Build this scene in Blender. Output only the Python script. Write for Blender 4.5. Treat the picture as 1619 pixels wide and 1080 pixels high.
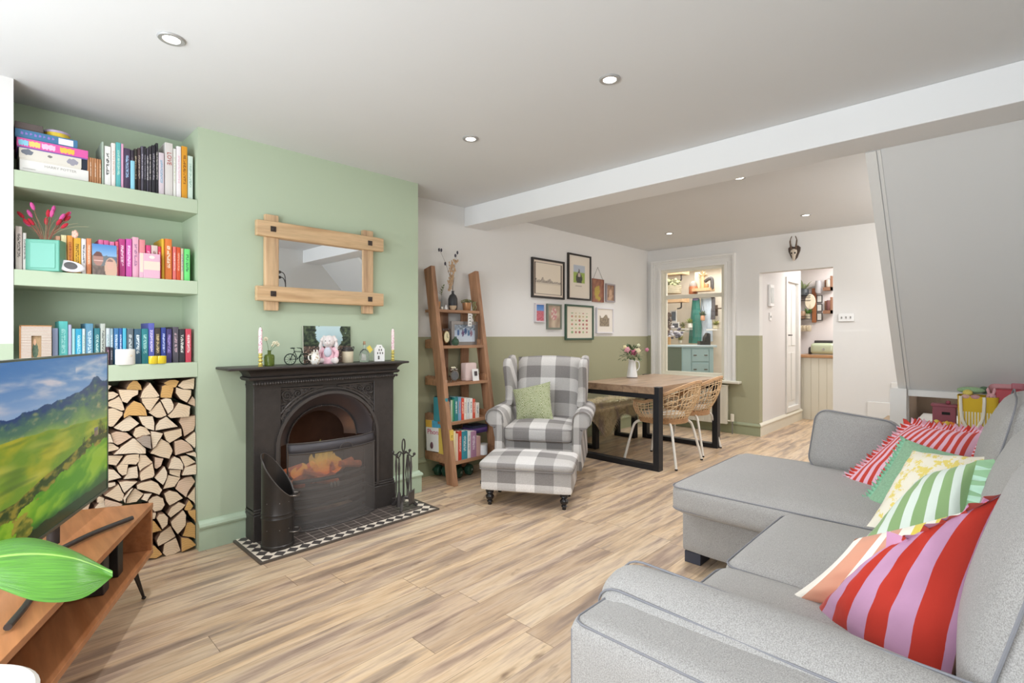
import bpy, bmesh, math, random
from mathutils import Vector, Matrix, noise
for _o in list(bpy.data.objects): bpy.data.objects.remove(_o)
R = math.radians
sc = bpy.context.scene
C = sc.collection
# ---------------------------------------------------------------- camera
EYE = 1.25; FPX = 805.0; YAW = R(43.9); HZ = 530.0; CX = 809.5
cam_d = bpy.data.cameras.new('camera'); cam = bpy.data.objects.new('camera', cam_d); C.objects.link(cam)
cam.location = (0, 0, EYE); cam.rotation_euler = (R(90), 0, YAW - R(90))
cam_d.sensor_width = 36; cam_d.lens = 36*FPX/1619; cam_d.shift_y = -(540-HZ)/1619; cam_d.clip_start = .02
sc.camera = cam
# ---------------------------------------------------------------- colour management and light
sc.view_settings.view_transform = 'Standard'; sc.view_settings.look = 'None'
sc.view_settings.gamma = 1; sc.view_settings.use_curve_mapping = False
sc.view_settings.exposure = 0.17
w = bpy.data.worlds.new('world'); sc.world = w; w.use_nodes = True
w.node_tree.nodes['Background'].inputs[0].default_value = (.86, .92, 1, 1)
w.node_tree.nodes['Background'].inputs[1].default_value = 1.0
def area(name, loc, rot, sx, sy, power, col=(1,1,1)):
    d = bpy.data.lights.new(name, 'AREA'); d.shape = 'RECTANGLE'; d.size = sx; d.size_y = sy; d.energy = power; d.color = col
    o = bpy.data.objects.new(name, d); C.objects.link(o); o.location = loc; o.rotation_euler = rot; return o
# daylight coming through the front windows behind the camera; the other area lamps are added fill
area('daylight_front_window', (-1.13, 1.25, 1.45), (0, R(-112), 0), 1.5, 3.0, 88, (.885, .95, 1))
area('fill_kitchen_ceiling', (8.3, 1.2, 2.4), (0, 0, 0), 1.4, 1.2, 38, (1, .985, .97))  # unseen area lamp added under the kitchen ceiling in place of daylight
area('fill_utility_ceiling', (7.6, 3.3, 2.36), (0, 0, 0), 1.4, 1.2, 34, (1, .98, .95))  # added ceiling panel that brightens the utility room, standing in for daylight
area('fill_rear_stair', (5.3, -.35, 2.2), (R(90), 0, 0), 1.6, .5, 26, (1, .98, .95))  # unseen fill lamp added beside the stairs, facing the dining side

def Zp(px, py, z=0.0):   # a point of the photo on a horizontal plane
    k=(px-CX)/FPX; t=(HZ-py)/FPX; a=math.cos(YAW)+k*math.sin(YAW); b=math.sin(YAW)-k*math.cos(YAW); s=(z-EYE)/t
    return Vector((a*s, b*s, z))
def Yp(px, py, y):
    k=(px-CX)/FPX; t=(HZ-py)/FPX; a=math.cos(YAW)+k*math.sin(YAW); b=math.sin(YAW)-k*math.cos(YAW); s=y/b
    return Vector((a*s, y, EYE+t*s))
def Xp(px, py, x):
    k=(px-CX)/FPX; t=(HZ-py)/FPX; a=math.cos(YAW)+k*math.sin(YAW); b=math.sin(YAW)-k*math.cos(YAW); s=x/a
    return Vector((x, b*s, EYE+t*s))
def Dp(px, py, d):
    k=(px-CX)/FPX; t=(HZ-py)/FPX; a=math.cos(YAW)+k*math.sin(YAW); b=math.sin(YAW)-k*math.cos(YAW)
    return Vector((a*d, b*d, EYE+t*d))
# ---------------------------------------------------------------- materials
def s2l(c):
    if isinstance(c, str):
        c = c.lstrip('#'); c = c if len(c) == 6 else ''.join(q*2 for q in c); c = [int(c[i:i+2], 16)/255 for i in (0, 2, 4)]
    return tuple((x/12.92 if x <= .04045 else ((x+.055)/1.055)**2.4) for x in c[:3])
MC = {}
def newmat(name):
    m = bpy.data.materials.new(name); m.use_nodes = True; nt = m.node_tree; b = nt.nodes['Principled BSDF']; return m, nt, b
def mixc(nt, fac, a, b, mode='MIX'):
    n = nt.nodes.new('ShaderNodeMix'); n.data_type = 'RGBA'; n.blend_type = mode
    def put(i, v):
        if hasattr(v, 'is_output'): nt.links.new(v, n.inputs[i])
        elif isinstance(v, (int, float)): n.inputs[i].default_value = v
        else: n.inputs[i].default_value = (*v[:3], 1)
    put(0, fac); put(6, a); put(7, b); return n.outputs[2]
def mth(nt, op, a, b=None, c=None):
    n = nt.nodes.new('ShaderNodeMath'); n.operation = op
    for i, v in enumerate((a, b, c)):
        if v is None: continue
        if hasattr(v, 'is_output'): nt.links.new(v, n.inputs[i])
        else: n.inputs[i].default_value = v
    return n.outputs[0]
def texco(nt, kind='Object', scale=(1,1,1), rot=(0,0,0)):
    t = nt.nodes.new('ShaderNodeTexCoord'); mp = nt.nodes.new('ShaderNodeMapping')
    mp.inputs['Scale'].default_value = scale; mp.inputs['Rotation'].default_value = rot
    nt.links.new(t.outputs[kind], mp.inputs[0]); return mp.outputs[0]
def noi(nt, vec, scale, detail=3, rough=.5):
    n = nt.nodes.new('ShaderNodeTexNoise'); n.inputs['Scale'].default_value = scale; n.inputs['Detail'].default_value = detail
    n.inputs['Roughness'].default_value = rough; nt.links.new(vec, n.inputs[0]); return n.outputs[0]
def rampn(nt, fac, stops, interp='LINEAR'):
    n = nt.nodes.new('ShaderNodeValToRGB'); n.color_ramp.interpolation = interp; e = n.color_ramp.elements
    while len(e) < len(stops): e.new(.5)
    for i, (p, c) in enumerate(stops): e[i].position = p; e[i].color = (*s2l(c), 1) if isinstance(c, str) else (*c[:3], 1)
    nt.links.new(fac, n.inputs[0]); return n.outputs[0]
def sep(nt, vec):
    n = nt.nodes.new('ShaderNodeSeparateXYZ'); nt.links.new(vec, n.inputs[0]); return n.outputs
def comb(nt, x, y, z):
    n = nt.nodes.new('ShaderNodeCombineXYZ')
    for i, v in enumerate((x, y, z)):
        if hasattr(v, 'is_output'): nt.links.new(v, n.inputs[i])
        else: n.inputs[i].default_value = v
    return n.outputs[0]
def bump(nt, b, h, strength=.3, dist=.01):
    n = nt.nodes.new('ShaderNodeBump'); n.inputs['Strength'].default_value = strength; n.inputs['Distance'].default_value = dist
    nt.links.new(h, n.inputs['Height']); nt.links.new(n.outputs[0], b.inputs['Normal'])
def pm(name, col, rough=.5, metal=0, var=0, vs=6, bs=0, bstr=.2, emit=0, alpha=1, trans=0, coat=0, sheen=0):
    key = name
    if key in MC: return MC[key]
    m, nt, b = newmat(name); c = s2l(col)
    b.inputs['Base Color'].default_value = (*c, 1); b.inputs['Roughness'].default_value = rough; b.inputs['Metallic'].default_value = metal
    if var:
        f = noi(nt, texco(nt), vs, 4); d = tuple(x*(1-var) for x in c); u = tuple(min(1, x*(1+var)) for x in c)
        nt.links.new(mixc(nt, f, d, u), b.inputs['Base Color'])
    if bs: bump(nt, b, noi(nt, texco(nt), bs, 3), bstr, .01)
    if emit: b.inputs['Emission Color'].default_value = (*c, 1); b.inputs['Emission Strength'].default_value = emit
    if alpha < 1: b.inputs['Alpha'].default_value = alpha
    if trans: b.inputs['Transmission Weight'].default_value = trans; b.inputs['IOR'].default_value = 1.3
    if coat: b.inputs['Coat Weight'].default_value = coat
    if sheen: b.inputs['Sheen Weight'].default_value = sheen
    MC[key] = m; return m
def col(hexv, rough=.55, **k): return pm('paint_'+hexv.lstrip('#').lower()+'_'+str(int(rough*100)), hexv, rough, **k)
def wood(name, c1, c2, axis='X', sc_=6, rough=.45, c3=None):
    if name in MC: return MC[name]
    m, nt, b = newmat(name)
    st = {'X': (.09, 1, 1), 'Y': (1, .09, 1), 'Z': (1, 1, .09)}[axis]
    v = texco(nt, 'Object', st)
    n1 = noi(nt, v, sc_*2.2, 5, .6); n2 = noi(nt, v, sc_*9, 3, .6)
    base = rampn(nt, n1, [(.3, c1), (.5, c2), (.7, c3 or c1)])
    fine = rampn(nt, n2, [(.35, (.72, .72, .72)), (.6, (1, 1, 1))])
    nt.links.new(mixc(nt, .6, base, fine, 'MULTIPLY'), b.inputs['Base Color']); b.inputs['Roughness'].default_value = rough
    bump(nt, b, n2, .08, .004); MC[name] = m; return m
def fabric(name, c, var=.16, sc_=260, rough=.95, c2=None):
    if name in MC: return MC[name]
    m, nt, b = newmat(name); v = texco(nt); f = noi(nt, v, sc_, 2); g = noi(nt, v, 3, 2)
    l = s2l(c); d = s2l(c2) if c2 else tuple(x*(1-var*2) for x in l); u = tuple(min(1, x*(1+var)) for x in l)
    a = mixc(nt, rampn(nt, f, [(.35, (0,0,0)), (.65, (1,1,1))]), d, u)
    nt.links.new(mixc(nt, .25, a, mixc(nt, g, tuple(x*.75 for x in l), tuple(min(1, x*1.2) for x in l))), b.inputs['Base Color'])
    b.inputs['Roughness'].default_value = rough; b.inputs['Sheen Weight'].default_value = .15
    bump(nt, b, f, .25, .002); MC[name] = m; return m
def attrmat(name, rough=.5, emit=0):
    if name in MC: return MC[name]
    m, nt, b = newmat(name); a = nt.nodes.new('ShaderNodeAttribute'); a.attribute_name = 'Col'
    b.inputs['Roughness'].default_value = rough
    if emit:
        b.inputs['Base Color'].default_value = (.01, .01, .01, 1)
        nt.links.new(a.outputs[0], b.inputs['Emission Color']); b.inputs['Emission Strength'].default_value = emit
    else: nt.links.new(a.outputs[0], b.inputs['Base Color'])
    MC[name] = m; return m
def wallmat(name, top, low=None, z=1.235, rough=.85):
    if name in MC: return MC[name]
    m, nt, b = newmat(name); v = texco(nt); g = noi(nt, v, 1.2, 3)
    def vv(c): l = s2l(c); return mixc(nt, g, tuple(x*.96 for x in l), tuple(min(1, x*1.03) for x in l))
    o = vv(top)
    if low:
        geo = nt.nodes.new('ShaderNodeNewGeometry'); s = sep(nt, geo.outputs['Position'])
        o = mixc(nt, mth(nt, 'LESS_THAN', s[2], z), o, vv(low))
    nt.links.new(o, b.inputs['Base Color']); b.inputs['Roughness'].default_value = rough
    bump(nt, b, noi(nt, v, 40, 3), .04, .004); MC[name] = m; return m
# ---------------------------------------------------------------- mesh building
class MB:
    def __init__(s): s.v = []; s.f = []; s.m = []; s.uv = {}; s.col = None
    def add(s, vs, fs, m=0, uvs=None):
        n = len(s.v); s.v += [Vector(p) for p in vs]
        for q in fs: s.f.append(tuple(i+n for i in q)); s.m.append(m)
        if uvs:
            for i, u in enumerate(uvs): s.uv[n+i] = u
        return s
    def box(s, x0, x1, y0, y1, z0, z1, m=0, M=None):
        vs = [Vector((x, y, z)) for z in (z0, z1) for y in (y0, y1) for x in (x0, x1)]
        if M is not None: vs = [M @ p for p in vs]
        return s.add(vs, [(0,2,3,1), (4,5,7,6), (0,1,5,4), (2,6,7,3), (0,4,6,2), (1,3,7,5)], m)
    def tube(s, pts, r, n=8, m=0, closed=False, cap=True):
        pts = [Vector(p) for p in pts]; k = len(pts); rr = r if isinstance(r, (list, tuple)) else [r]*k
        vs = []; up = None
        for i, p in enumerate(pts):
            if closed: t = pts[(i+1) % k]-pts[i-1]
            else: t = pts[min(i+1, k-1)]-pts[max(i-1, 0)]
            if t.length < 1e-9: t = Vector((0,0,1))
            t.normalize()
            if up is None: up = t.orthogonal().normalized()
            else:
                up = up - t*up.dot(t)
                if up.length < 1e-6: up = t.orthogonal()
                up.normalize()
            w_ = t.cross(up)
            for j in range(n):
                a = 2*math.pi*j/n; vs.append(p+(up*math.cos(a)+w_*math.sin(a))*rr[i])
        fs = []
        for i in range(k if closed else k-1):
            a = i*n; b = ((i+1) % k)*n
            for j in range(n): fs.append((a+j, a+(j+1) % n, b+(j+1) % n, b+j))
        if cap and not closed: fs += [tuple(range(n-1, -1, -1)), tuple(range((k-1)*n, k*n))]
        return s.add(vs, fs, m)
    def cyl(s, p0, p1, r, n=16, m=0, r1=None): return s.tube([p0, p1], [r, r if r1 is None else r1], n, m)
    def lathe(s, prof, c=(0,0,0), n=24, m=0, M=None, sx=1, sy=1):
        c = Vector(c); vs = []
        for (r, z) in prof:
            for j in range(n):
                a = 2*math.pi*j/n; p = Vector((r*math.cos(a)*sx, r*math.sin(a)*sy, z))
                vs.append((M @ p if M is not None else p)+c)
        fs = [(i*n+j, i*n+(j+1) % n, (i+1)*n+(j+1) % n, (i+1)*n+j) for i in range(len(prof)-1) for j in range(n)]
        fs += [tuple(range(n-1, -1, -1)), tuple(range((len(prof)-1)*n, len(prof)*n))]
        return s.add(vs, fs, m)
    def sph(s, c, r, nu=12, nv=8, m=0, M=None):
        if isinstance(r, (int, float)): r = (r, r, r)
        c = Vector(c); vs = []
        for i in range(nv+1):
            th = math.pi*(i+.02*(i == 0)-.02*(i == nv))/nv
            for j in range(nu):
                a = 2*math.pi*j/nu; p = Vector((r[0]*math.sin(th)*math.cos(a), r[1]*math.sin(th)*math.sin(a), -r[2]*math.cos(th)))
                vs.append((M @ p if M is not None else p)+c)
        fs = [(i*nu+j, i*nu+(j+1) % nu, (i+1)*nu+(j+1) % nu, (i+1)*nu+j) for i in range(nv) for j in range(nu)]
        return s.add(vs, fs, m)
    def prism(s, poly, d, m=0, mside=None):
        poly = [Vector(p) for p in poly]; d = Vector(d); n = len(poly)
        s.add(poly+[p+d for p in poly], [tuple(range(n-1, -1, -1)), tuple(range(n, 2*n))], m)
        k = len(s.v)-2*n
        for i in range(n): s.f.append((k+i, k+(i+1) % n, k+n+(i+1) % n, k+n+i)); s.m.append(m if mside is None else mside)
        return s
    def grid(s, f, nu, nv, m=0, uv=True, wrapu=False):
        vs = []; us = []
        for j in range(nv+1):
            for i in range(nu if wrapu else nu+1):
                u = i/nu; v = j/nv; vs.append(f(u, v)); us.append((u, v))
        k = nu if wrapu else nu+1; fs = []
        for j in range(nv):
            for i in range(nu):
                a = j*k+i; b = j*k+(i+1) % k; fs.append((a, b, b+k, a+k))
        return s.add(vs, fs, m, us if uv else None)
    def puff(s, x0, x1, y0, y1, z0, z1, r=.04, pt=.03, ps=.0, n=10, m=0, M=None, pinch=0):
        """soft box: rounded edges, domed top, bulging sides"""
        hx, hy, hz = (x1-x0)/2, (y1-y0)/2, (z1-z0)/2; c = Vector(((x0+x1)/2, (y0+y1)/2, (z0+z1)/2)); r = min(r, hx*.99, hy*.99, hz*.99)
        key = {}; vs = []; fs = []
        def sm(t): return math.sin(t*math.pi/2)*.35+t*.65
        def pt_(a, b, d):
            k = (round(a*n), round(b*n), round(d*n)); 
            if k in key: return key[k]
            a, b, d = sm(a), sm(b), sm(d)
            p = Vector((a*hx, b*hy, d*hz)); q = Vector((max(-hx+r, min(hx-r, p.x)), max(-hy+r, min(hy-r, p.y)), max(-hz+r, min(hz-r, p.z))))
            e = p-q
            if e.length > 1e-9: p = q+e.normalized()*r
            p.z += (pt if d > 0 else -pt*.3)*(1-a*a)*(1-b*b)*abs(d)
            if ps: p.x += math.copysign(ps, a)*(a*a)*(1-b*b)*(1-d*d); p.y += math.copysign(ps, b)*(b*b)*(1-a*a)*(1-d*d)
            if pinch: p.z *= 1-pinch*(a*a*b*b)
            p += c; p = M @ p if M is not None else p
            key[k] = len(vs); vs.append(p); return key[k]
        g = [-1+2*i/n for i in range(n+1)]
        for ax in range(3):
            for sg in (-1, 1):
                for i in range(n):
                    for j in range(n):
                        def P(u, v):
                            t = [0, 0, 0]; t[ax] = sg; t[(ax+1) % 3] = u; t[(ax+2) % 3] = v; return pt_(*t)
                        q = (P(g[i], g[j]), P(g[i+1], g[j]), P(g[i+1], g[j+1]), P(g[i], g[j+1]))
                        fs.append(q if sg > 0 else q[::-1])
        return s.add(vs, fs, m)
    def build(s, name, mats, parent=None, at=None, world=False, bevel=0, seg=2, sub=0, smooth=40, solid=0):
        """at: world authored, origin moved there. world: parent given but verts in world space"""
        vs = s.v; loc = Vector((0, 0, 0))
        if at is not None: loc = Vector(at); vs = [p-loc for p in vs]
        if world and parent is not None:
            Mi = pmat(parent).inverted(); vs = [Mi @ p for p in s.v]
        me = bpy.data.meshes.new(name); me.from_pydata([tuple(p) for p in vs], [], s.f)
        if not isinstance(mats, (list, tuple)): mats = [mats]
        for m in mats: me.materials.append(m)
        me.polygons.foreach_set('material_index', s.m)
        if s.uv:
            ul = me.uv_layers.new(name='UVMap')
            for lp in me.loops: ul.data[lp.index].uv = s.uv.get(lp.vertex_index, (0, 0))
        if s.col:
            ca = me.color_attributes.new('Col', 'FLOAT_COLOR', 'POINT')
            for i, c in enumerate(s.col): ca.data[i].color = (*c[:3], 1)
        bm = bmesh.new(); bm.from_mesh(me); bmesh.ops.recalc_face_normals(bm, faces=bm.faces); bm.to_mesh(me); bm.free()
        if smooth:
            me.polygons.foreach_set('use_smooth', [True]*len(me.polygons))
            try: me.set_sharp_from_angle(angle=R(smooth))
            except Exception: pass
        o = bpy.data.objects.new(name, me); C.objects.link(o); o.location = loc
        if parent is not None: o.parent = parent
        if bevel:
            b = o.modifiers.new('bevel', 'BEVEL'); b.width = bevel; b.segments = seg; b.limit_method = 'ANGLE'; b.angle_limit = R(35)
        if solid:
            b = o.modifiers.new('solid', 'SOLIDIFY'); b.thickness = solid; b.offset = 0
        if sub:
            b = o.modifiers.new('sub', 'SUBSURF'); b.levels = sub; b.render_levels = sub
        return o
def pmat(o):
    m = Matrix.LocRotScale(o.location, o.rotation_euler, o.scale)
    return pmat(o.parent) @ m if o.parent else m
def thing(name, label, cat, loc=(0,0,0), rz=0, group=None):
    o = bpy.data.objects.new(name, None); C.objects.link(o); o.location = loc; o.rotation_euler = (0, 0, rz)
    o.empty_display_size = .1; return tag(o, label, cat, group)
def tag(o, label, cat, group=None):
    o['label'] = label; o['category'] = cat
    if group: o['group'] = group
    return o
def struct(o): o['kind'] = 'structure'; return o
def lab(o, t): o['label'] = t; return o
def dup(root, loc, rz, label, group=None):
    r = root.copy(); C.objects.link(r); r.location = loc; r.rotation_euler = (0, 0, rz); r['label'] = label
    if group: r['group'] = group
    def rec(a, b):
        for ch in list(a.children):
            c = ch.copy(); C.objects.link(c); c.parent = b; rec(ch, c)
    rec(root, r); return r
def bez(p0, p1, p2, n=10):
    p0, p1, p2 = Vector(p0), Vector(p1), Vector(p2)
    return [p0*(1-t)**2+p1*2*t*(1-t)+p2*t*t for t in [i/n for i in range(n+1)]]
def spline(pts, n=6, closed=False):
    pts = [Vector(p) for p in pts]; k = len(pts); out = []
    for i in range(k if closed else k-1):
        g = lambda j: pts[j % k] if closed else pts[max(0, min(k-1, j))]
        a, b, c, d = g(i-1), g(i), g(i+1), g(i+2)
        for q in range(n):
            t = q/n; out.append(.5*((2*b)+(c-a)*t+(2*a-5*b+4*c-d)*t*t+(3*b-a-3*c+d)*t**3))
    if not closed: out.append(pts[-1])
    return out
def picture(c00, c10, c11, c01, nx, ny, fn):
    """flat panel whose points carry the printed image; fn(u, v) -> srgb, v up"""
    mb = MB(); c00, c10, c11, c01 = map(Vector, (c00, c10, c11, c01))
    mb.grid(lambda u, v: c00*(1-u)*(1-v)+c10*u*(1-v)+c11*u*v+c01*(1-u)*v, nx, ny)
    mb.col = [s2l([max(0, min(1, q)) for q in fn(i/nx, j/ny)]) for j in range(ny+1) for i in range(nx+1)]
    return mb
def hx(h): h = h.lstrip('#'); return tuple(int(h[i:i+2], 16)/255 for i in (0, 2, 4))
def mx(a, b, t): t = max(0, min(1, t)); return tuple(x*(1-t)+y*t for x, y in zip(a, b))
def nz(x, y, z=0): return noise.noise(Vector((x, y, z)))
def fbm(x, y, o=4, z=0): return sum(nz(x*2**i, y*2**i, z+i*7)/2**i for i in range(o))
def text(s, size, mat, M, parent, name='title', ext=.0004, alx='CENTER'):
    """raised lettering as a mesh part; M places the text's x-right / y-up plane"""
    cu = bpy.data.curves.new(name, 'FONT'); cu.body = s; cu.size = size; cu.extrude = ext; cu.align_x = alx; cu.align_y = 'CENTER'; cu.resolution_u = 2
    tmp = bpy.data.objects.new(name, cu); C.objects.link(tmp); bpy.context.view_layer.update()
    me = bpy.data.meshes.new_from_object(tmp.evaluated_get(bpy.context.evaluated_depsgraph_get())); bpy.data.objects.remove(tmp); me.materials.clear(); me.materials.append(mat)
    me.transform((pmat(parent).inverted() @ M) if parent else M)
    o = bpy.data.objects.new(name, me); C.objects.link(o)
    if parent: o.parent = parent
    return o
def frameM(o, x, y):
    x = Vector(x).normalized(); y = Vector(y).normalized(); z = x.cross(y)
    return Matrix(((x.x, y.x, z.x, o[0]), (x.y, y.y, z.y, o[1]), (x.z, y.z, z.z, o[2]), (0, 0, 0, 1)))
rnd = random.Random(7)
# ================================================================ the setting
SAGE = '#a9c09c'; OLIVE = '#a6a487'; WHITE = '#e3e1de'
m_white = wallmat('white_wall_paint', WHITE)
m_ceil = wallmat('ceiling_paint', '#dedede')
m_beam = wallmat('beam_paint', '#eeeeee')
m_sage = wallmat('sage_wall_paint', '#b9c7ad')
m_dado = wallmat('white_over_olive_paint', WHITE, OLIVE)
m_dados = wallmat('white_over_sage_paint', WHITE, '#b9c7ad', 1.21)
m_pass = wallmat('passage_wall_paint', '#dddad8')
m_trimw = pm('white_gloss_trim', '#e6e4e0', .4)
m_trimc = pm('cream_gloss_trim', '#e4dfcf', .4)
m_sagetrim = pm('sage_gloss_trim', '#b6c9b0', .42)
m_olivetrim = pm('olive_gloss_trim', '#9a9f80', .42)
CEIL = 2.46; YC = 3.36; YL = 3.68; XB = 6.65; YR = -.55; XF = -1.2; PW = .155
def floor_mat():
    m, nt, b = newmat('laminate_oak_planks')
    geo = nt.nodes.new('ShaderNodeNewGeometry'); p = sep(nt, geo.outputs['Position'])
    row = mth(nt, 'FLOOR', mth(nt, 'DIVIDE', mth(nt, 'ADD', p[1], -.05), PW))
    wn = nt.nodes.new('ShaderNodeTexWhiteNoise'); wn.noise_dimensions = '1D'; nt.links.new(row, wn.inputs['W'])
    xs = mth(nt, 'ADD', mth(nt, 'DIVIDE', p[0], 1.28), mth(nt, 'MULTIPLY', wn.outputs['Value'], 7.3))
    cx = mth(nt, 'FLOOR', xs)
    w2 = nt.nodes.new('ShaderNodeTexWhiteNoise'); w2.noise_dimensions = '2D'; nt.links.new(comb(nt, row, cx, 0), w2.inputs['Vector'])
    r = w2.outputs['Value']
    v = comb(nt, mth(nt, 'ADD', mth(nt, 'MULTIPLY', p[0], .55), mth(nt, 'MULTIPLY', r, 31)), mth(nt, 'ADD', mth(nt, 'MULTIPLY', p[1], 4.6), mth(nt, 'MULTIPLY', r, 17)), 0)
    n1 = noi(nt, v, 2.0, 5, .58)
    v3 = comb(nt, mth(nt, 'ADD', mth(nt, 'MULTIPLY', p[0], 1.6), mth(nt, 'MULTIPLY', r, 9)), mth(nt, 'MULTIPLY', p[1], 26.0), 0)
    n2 = noi(nt, v3, 2.6, 4, .6)
    base = rampn(nt, n1, [(.30, '#9b8d82'), (.40, '#baaa9b'), (.47, '#d9c4a9'), (.53, '#e4d3bb'), (.60, '#c9b7a7'), (.70, '#a08f84')])
    fine = rampn(nt, n2, [(.30, (.58, .54, .51)), (.52, (1, 1, 1)), (.8, (1.0, .97, .93))])
    c = mixc(nt, .55, base, fine, 'MULTIPLY')
    tint = rampn(nt, r, [(0, '#dfd3cb'), (.3, '#f3ebe2'), (.55, '#fdf0e0'), (.8, '#e8dcd3'), (1, '#fff9f1')])
    c = mixc(nt, 1.0, c, tint, 'MULTIPLY')
    vk = comb(nt, mth(nt, 'MULTIPLY', p[0], 2.2), mth(nt, 'MULTIPLY', p[1], 7.0), r)
    kn = noi(nt, vk, 1.7, 3, .6); c = mixc(nt, rampn(nt, kn, [(.66, (0, 0, 0)), (.76, (.7, .7, .7))]), c, s2l('#6d5543'))
    fy = mth(nt, 'FRACT', mth(nt, 'DIVIDE', mth(nt, 'ADD', p[1], -.05), PW)); fx = mth(nt, 'FRACT', xs)
    g = mth(nt, 'MAXIMUM', mth(nt, 'LESS_THAN', fy, .013), mth(nt, 'LESS_THAN', fx, .0022))
    c = mixc(nt, mth(nt, 'MULTIPLY', g, .6), c, s2l('#5f4a3a'))
    nt.links.new(c, b.inputs['Base Color']); b.inputs['Roughness'].default_value = .36
    bump(nt, b, n2, .05, .003); return m
m_floor = floor_mat()
fl = MB(); fl.box(XF-.1, 10.6, YR-.1, 4.6, -.05, 0); struct(fl.build('floor', m_floor, at=(0, 0, 0), smooth=0))
ce = MB(); ce.box(XF-.1, 10.6, YR-.1, 4.6, CEIL, CEIL+.08); struct(ce.build('ceiling', m_ceil, smooth=0))
bm_ = MB(); bm_.box(3.17, 3.45, YR, YL, 2.28, CEIL); struct(bm_.build('trim_1', m_beam, bevel=.004, smooth=0))
# right wall, front wall with the window opening behind the camera
q = MB(); q.box(XF, 10.5, YR-.1, YR, 0, CEIL); struct(q.build('wall_right', m_white, smooth=0))
q = MB(); q.box(XF-.1, XF, YR, 4.5, 0, .7); q.box(XF-.1, XF, YR, 4.5, 2.2, CEIL); q.box(XF-.1, XF, YR, -.25, .7, 2.2); q.box(XF-.1, XF, 2.75, 4.5, .7, 2.2)
struct(q.build('wall_front', m_white, smooth=0))
q = MB()
for a, b_ in ((-.25, -.19), (.72, .78), (1.72, 1.78), (2.69, 2.75)): q.box(XF-.07, XF-.02, a, b_, .7, 2.2)
for a, b_ in ((.7, .76), (1.42, 1.47), (2.14, 2.2)): q.box(XF-.07, XF-.02, -.25, 2.75, a, b_)
struct(q.build('window_1', m_trimw, smooth=0))
# left side: wall beside the alcove, alcove, chimney breast, wall behind the dining table
q = MB(); q.box(XF, .10, YC, 4.5, 0, CEIL); struct(q.build('wall_left', m_dados, smooth=0))
AX0, AX1 = .10, .865
q = MB(); q.box(AX0, AX1, YL+.02, YL+.12, 0, CEIL); struct(q.build('wall_alcove', m_sage, smooth=0))
q = MB()
q.box(AX1, 1.30, YC, YL+.12, 0, CEIL); q.box(1.94, 2.41, YC, YL+.12, 0, CEIL); q.box(1.30, 1.94, YC, YL+.12, .80, CEIL); q.box(1.30, 1.94, YL+.06, YL+.12, 0, .8)
struct(q.build('wall_chimney', m_sage, smooth=0))
q = MB(); q.box(2.41, XB+.1, YL, YL+.1, 0, CEIL); struct(q.build('wall_dining', m_dado, smooth=0))
# alcove shelves, built in and plastered
SH = [(1.955, 2.035), (1.487, 1.563), (1.008, 1.092)]
for z0, z1 in SH:
    q = MB(); q.box(AX0, AX1, YC+.003, YL+.02, z0, z1)
    tag(q.build('alcove_shelf', m_sage, at=((AX0+AX1)/2, YC+.16, z0), bevel=.003, smooth=0),
        'sage green built-in alcove shelf ' + {1.955: 'at the top, under the board games', 1.487: 'in the middle, under the pink and orange books', 1.008: 'at the bottom, above the stacked logs'}[z0], 'shelf', 'alcove shelves')
# skirting boards with a moulded top
def skirt(name, p0, p1, n, mat, h=.17, z0=0.0, ends=(0, 0)):
    p0, p1, n = Vector(p0), Vector(p1), Vector(n); d = (p1-p0).normalized()
    prof = [(0, 0), (.020, 0), (.020, h*.74), (.028, h*.76), (.030, h*.82), (.024, h*.9), (.012, h*.95), (.008, h), (0, h)]
    q = MB(); vs = []
    for e, (P, ext) in enumerate(((p0, ends[0]), (p1, ends[1]))):
        for (o, z) in prof: vs.append(P+n*o+d*(ext*o*(-1 if e == 0 else 1))+Vector((0, 0, z+z0)))
    k = len(prof); fs = [(i, (i+1) % k, k+(i+1) % k, k+i) for i in range(k)]+[tuple(range(k)), tuple(range(2*k-1, k-1, -1))]
    q.add(vs, fs); return struct(q.build(name, mat, smooth=30))
skirt('baseboard_chimney', (AX1, YC, 0), (1.13, YC, 0), (0, -1, 0), m_sagetrim)
skirt('baseboard_chimney_right', (2.09, YC, 0), (2.41, YC, 0), (0, -1, 0), m_sagetrim, ends=(0, 1))
skirt('baseboard_chimney_side', (2.41, YC, 0), (2.41, YL, 0), (1, 0, 0), m_sagetrim, ends=(1, 0))
skirt('baseboard_dining', (2.41, YL, 0), (XB, YL, 0), (0, -1, 0), m_olivetrim)
skirt('baseboard_left', (XF, YC, 0), (.10, YC, 0), (0, -1, 0), m_sagetrim)
skirt('baseboard_back', (XB, YL, 0), (XB, 2.16, 0), (-1, 0, 0), m_olivetrim, h=.15, ends=(0, 1))
skirt('baseboard_back_right', (XB, 1.37, 0), (XB, 1.16, 0), (-1, 0, 0), m_olivetrim, h=.12)
skirt('baseboard_passage', (XB, 2.16, 0), (8.45, 2.16, 0), (0, -1, 0), m_trimc, h=.16, ends=(1, 0))
# back wall with the interior window and the kitchen doorway
WY0, WY1, WZ0, WZ1 = 2.58, 3.47, .68, 2.16
DY0, DY1, DZ = 1.37, 2.16, 2.02
XE = XB+.12
q = MB()
q.box(XB, XE, WY1, YL+.1, 0, CEIL); q.box(XB, XE, WY0, WY1, 0, WZ0); q.box(XB, XE, WY0, WY1, WZ1, CEIL); q.box(XB, XE, DY1, WY0, 0, CEIL)
q.box(XB, XE, DY0, DY1, DZ, CEIL); q.box(XB, XE, YR, DY0, 0, CEIL)
struct(q.build('wall_back', wallmat('back_wall_paint', WHITE, OLIVE, 1.245), smooth=0))
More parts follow.
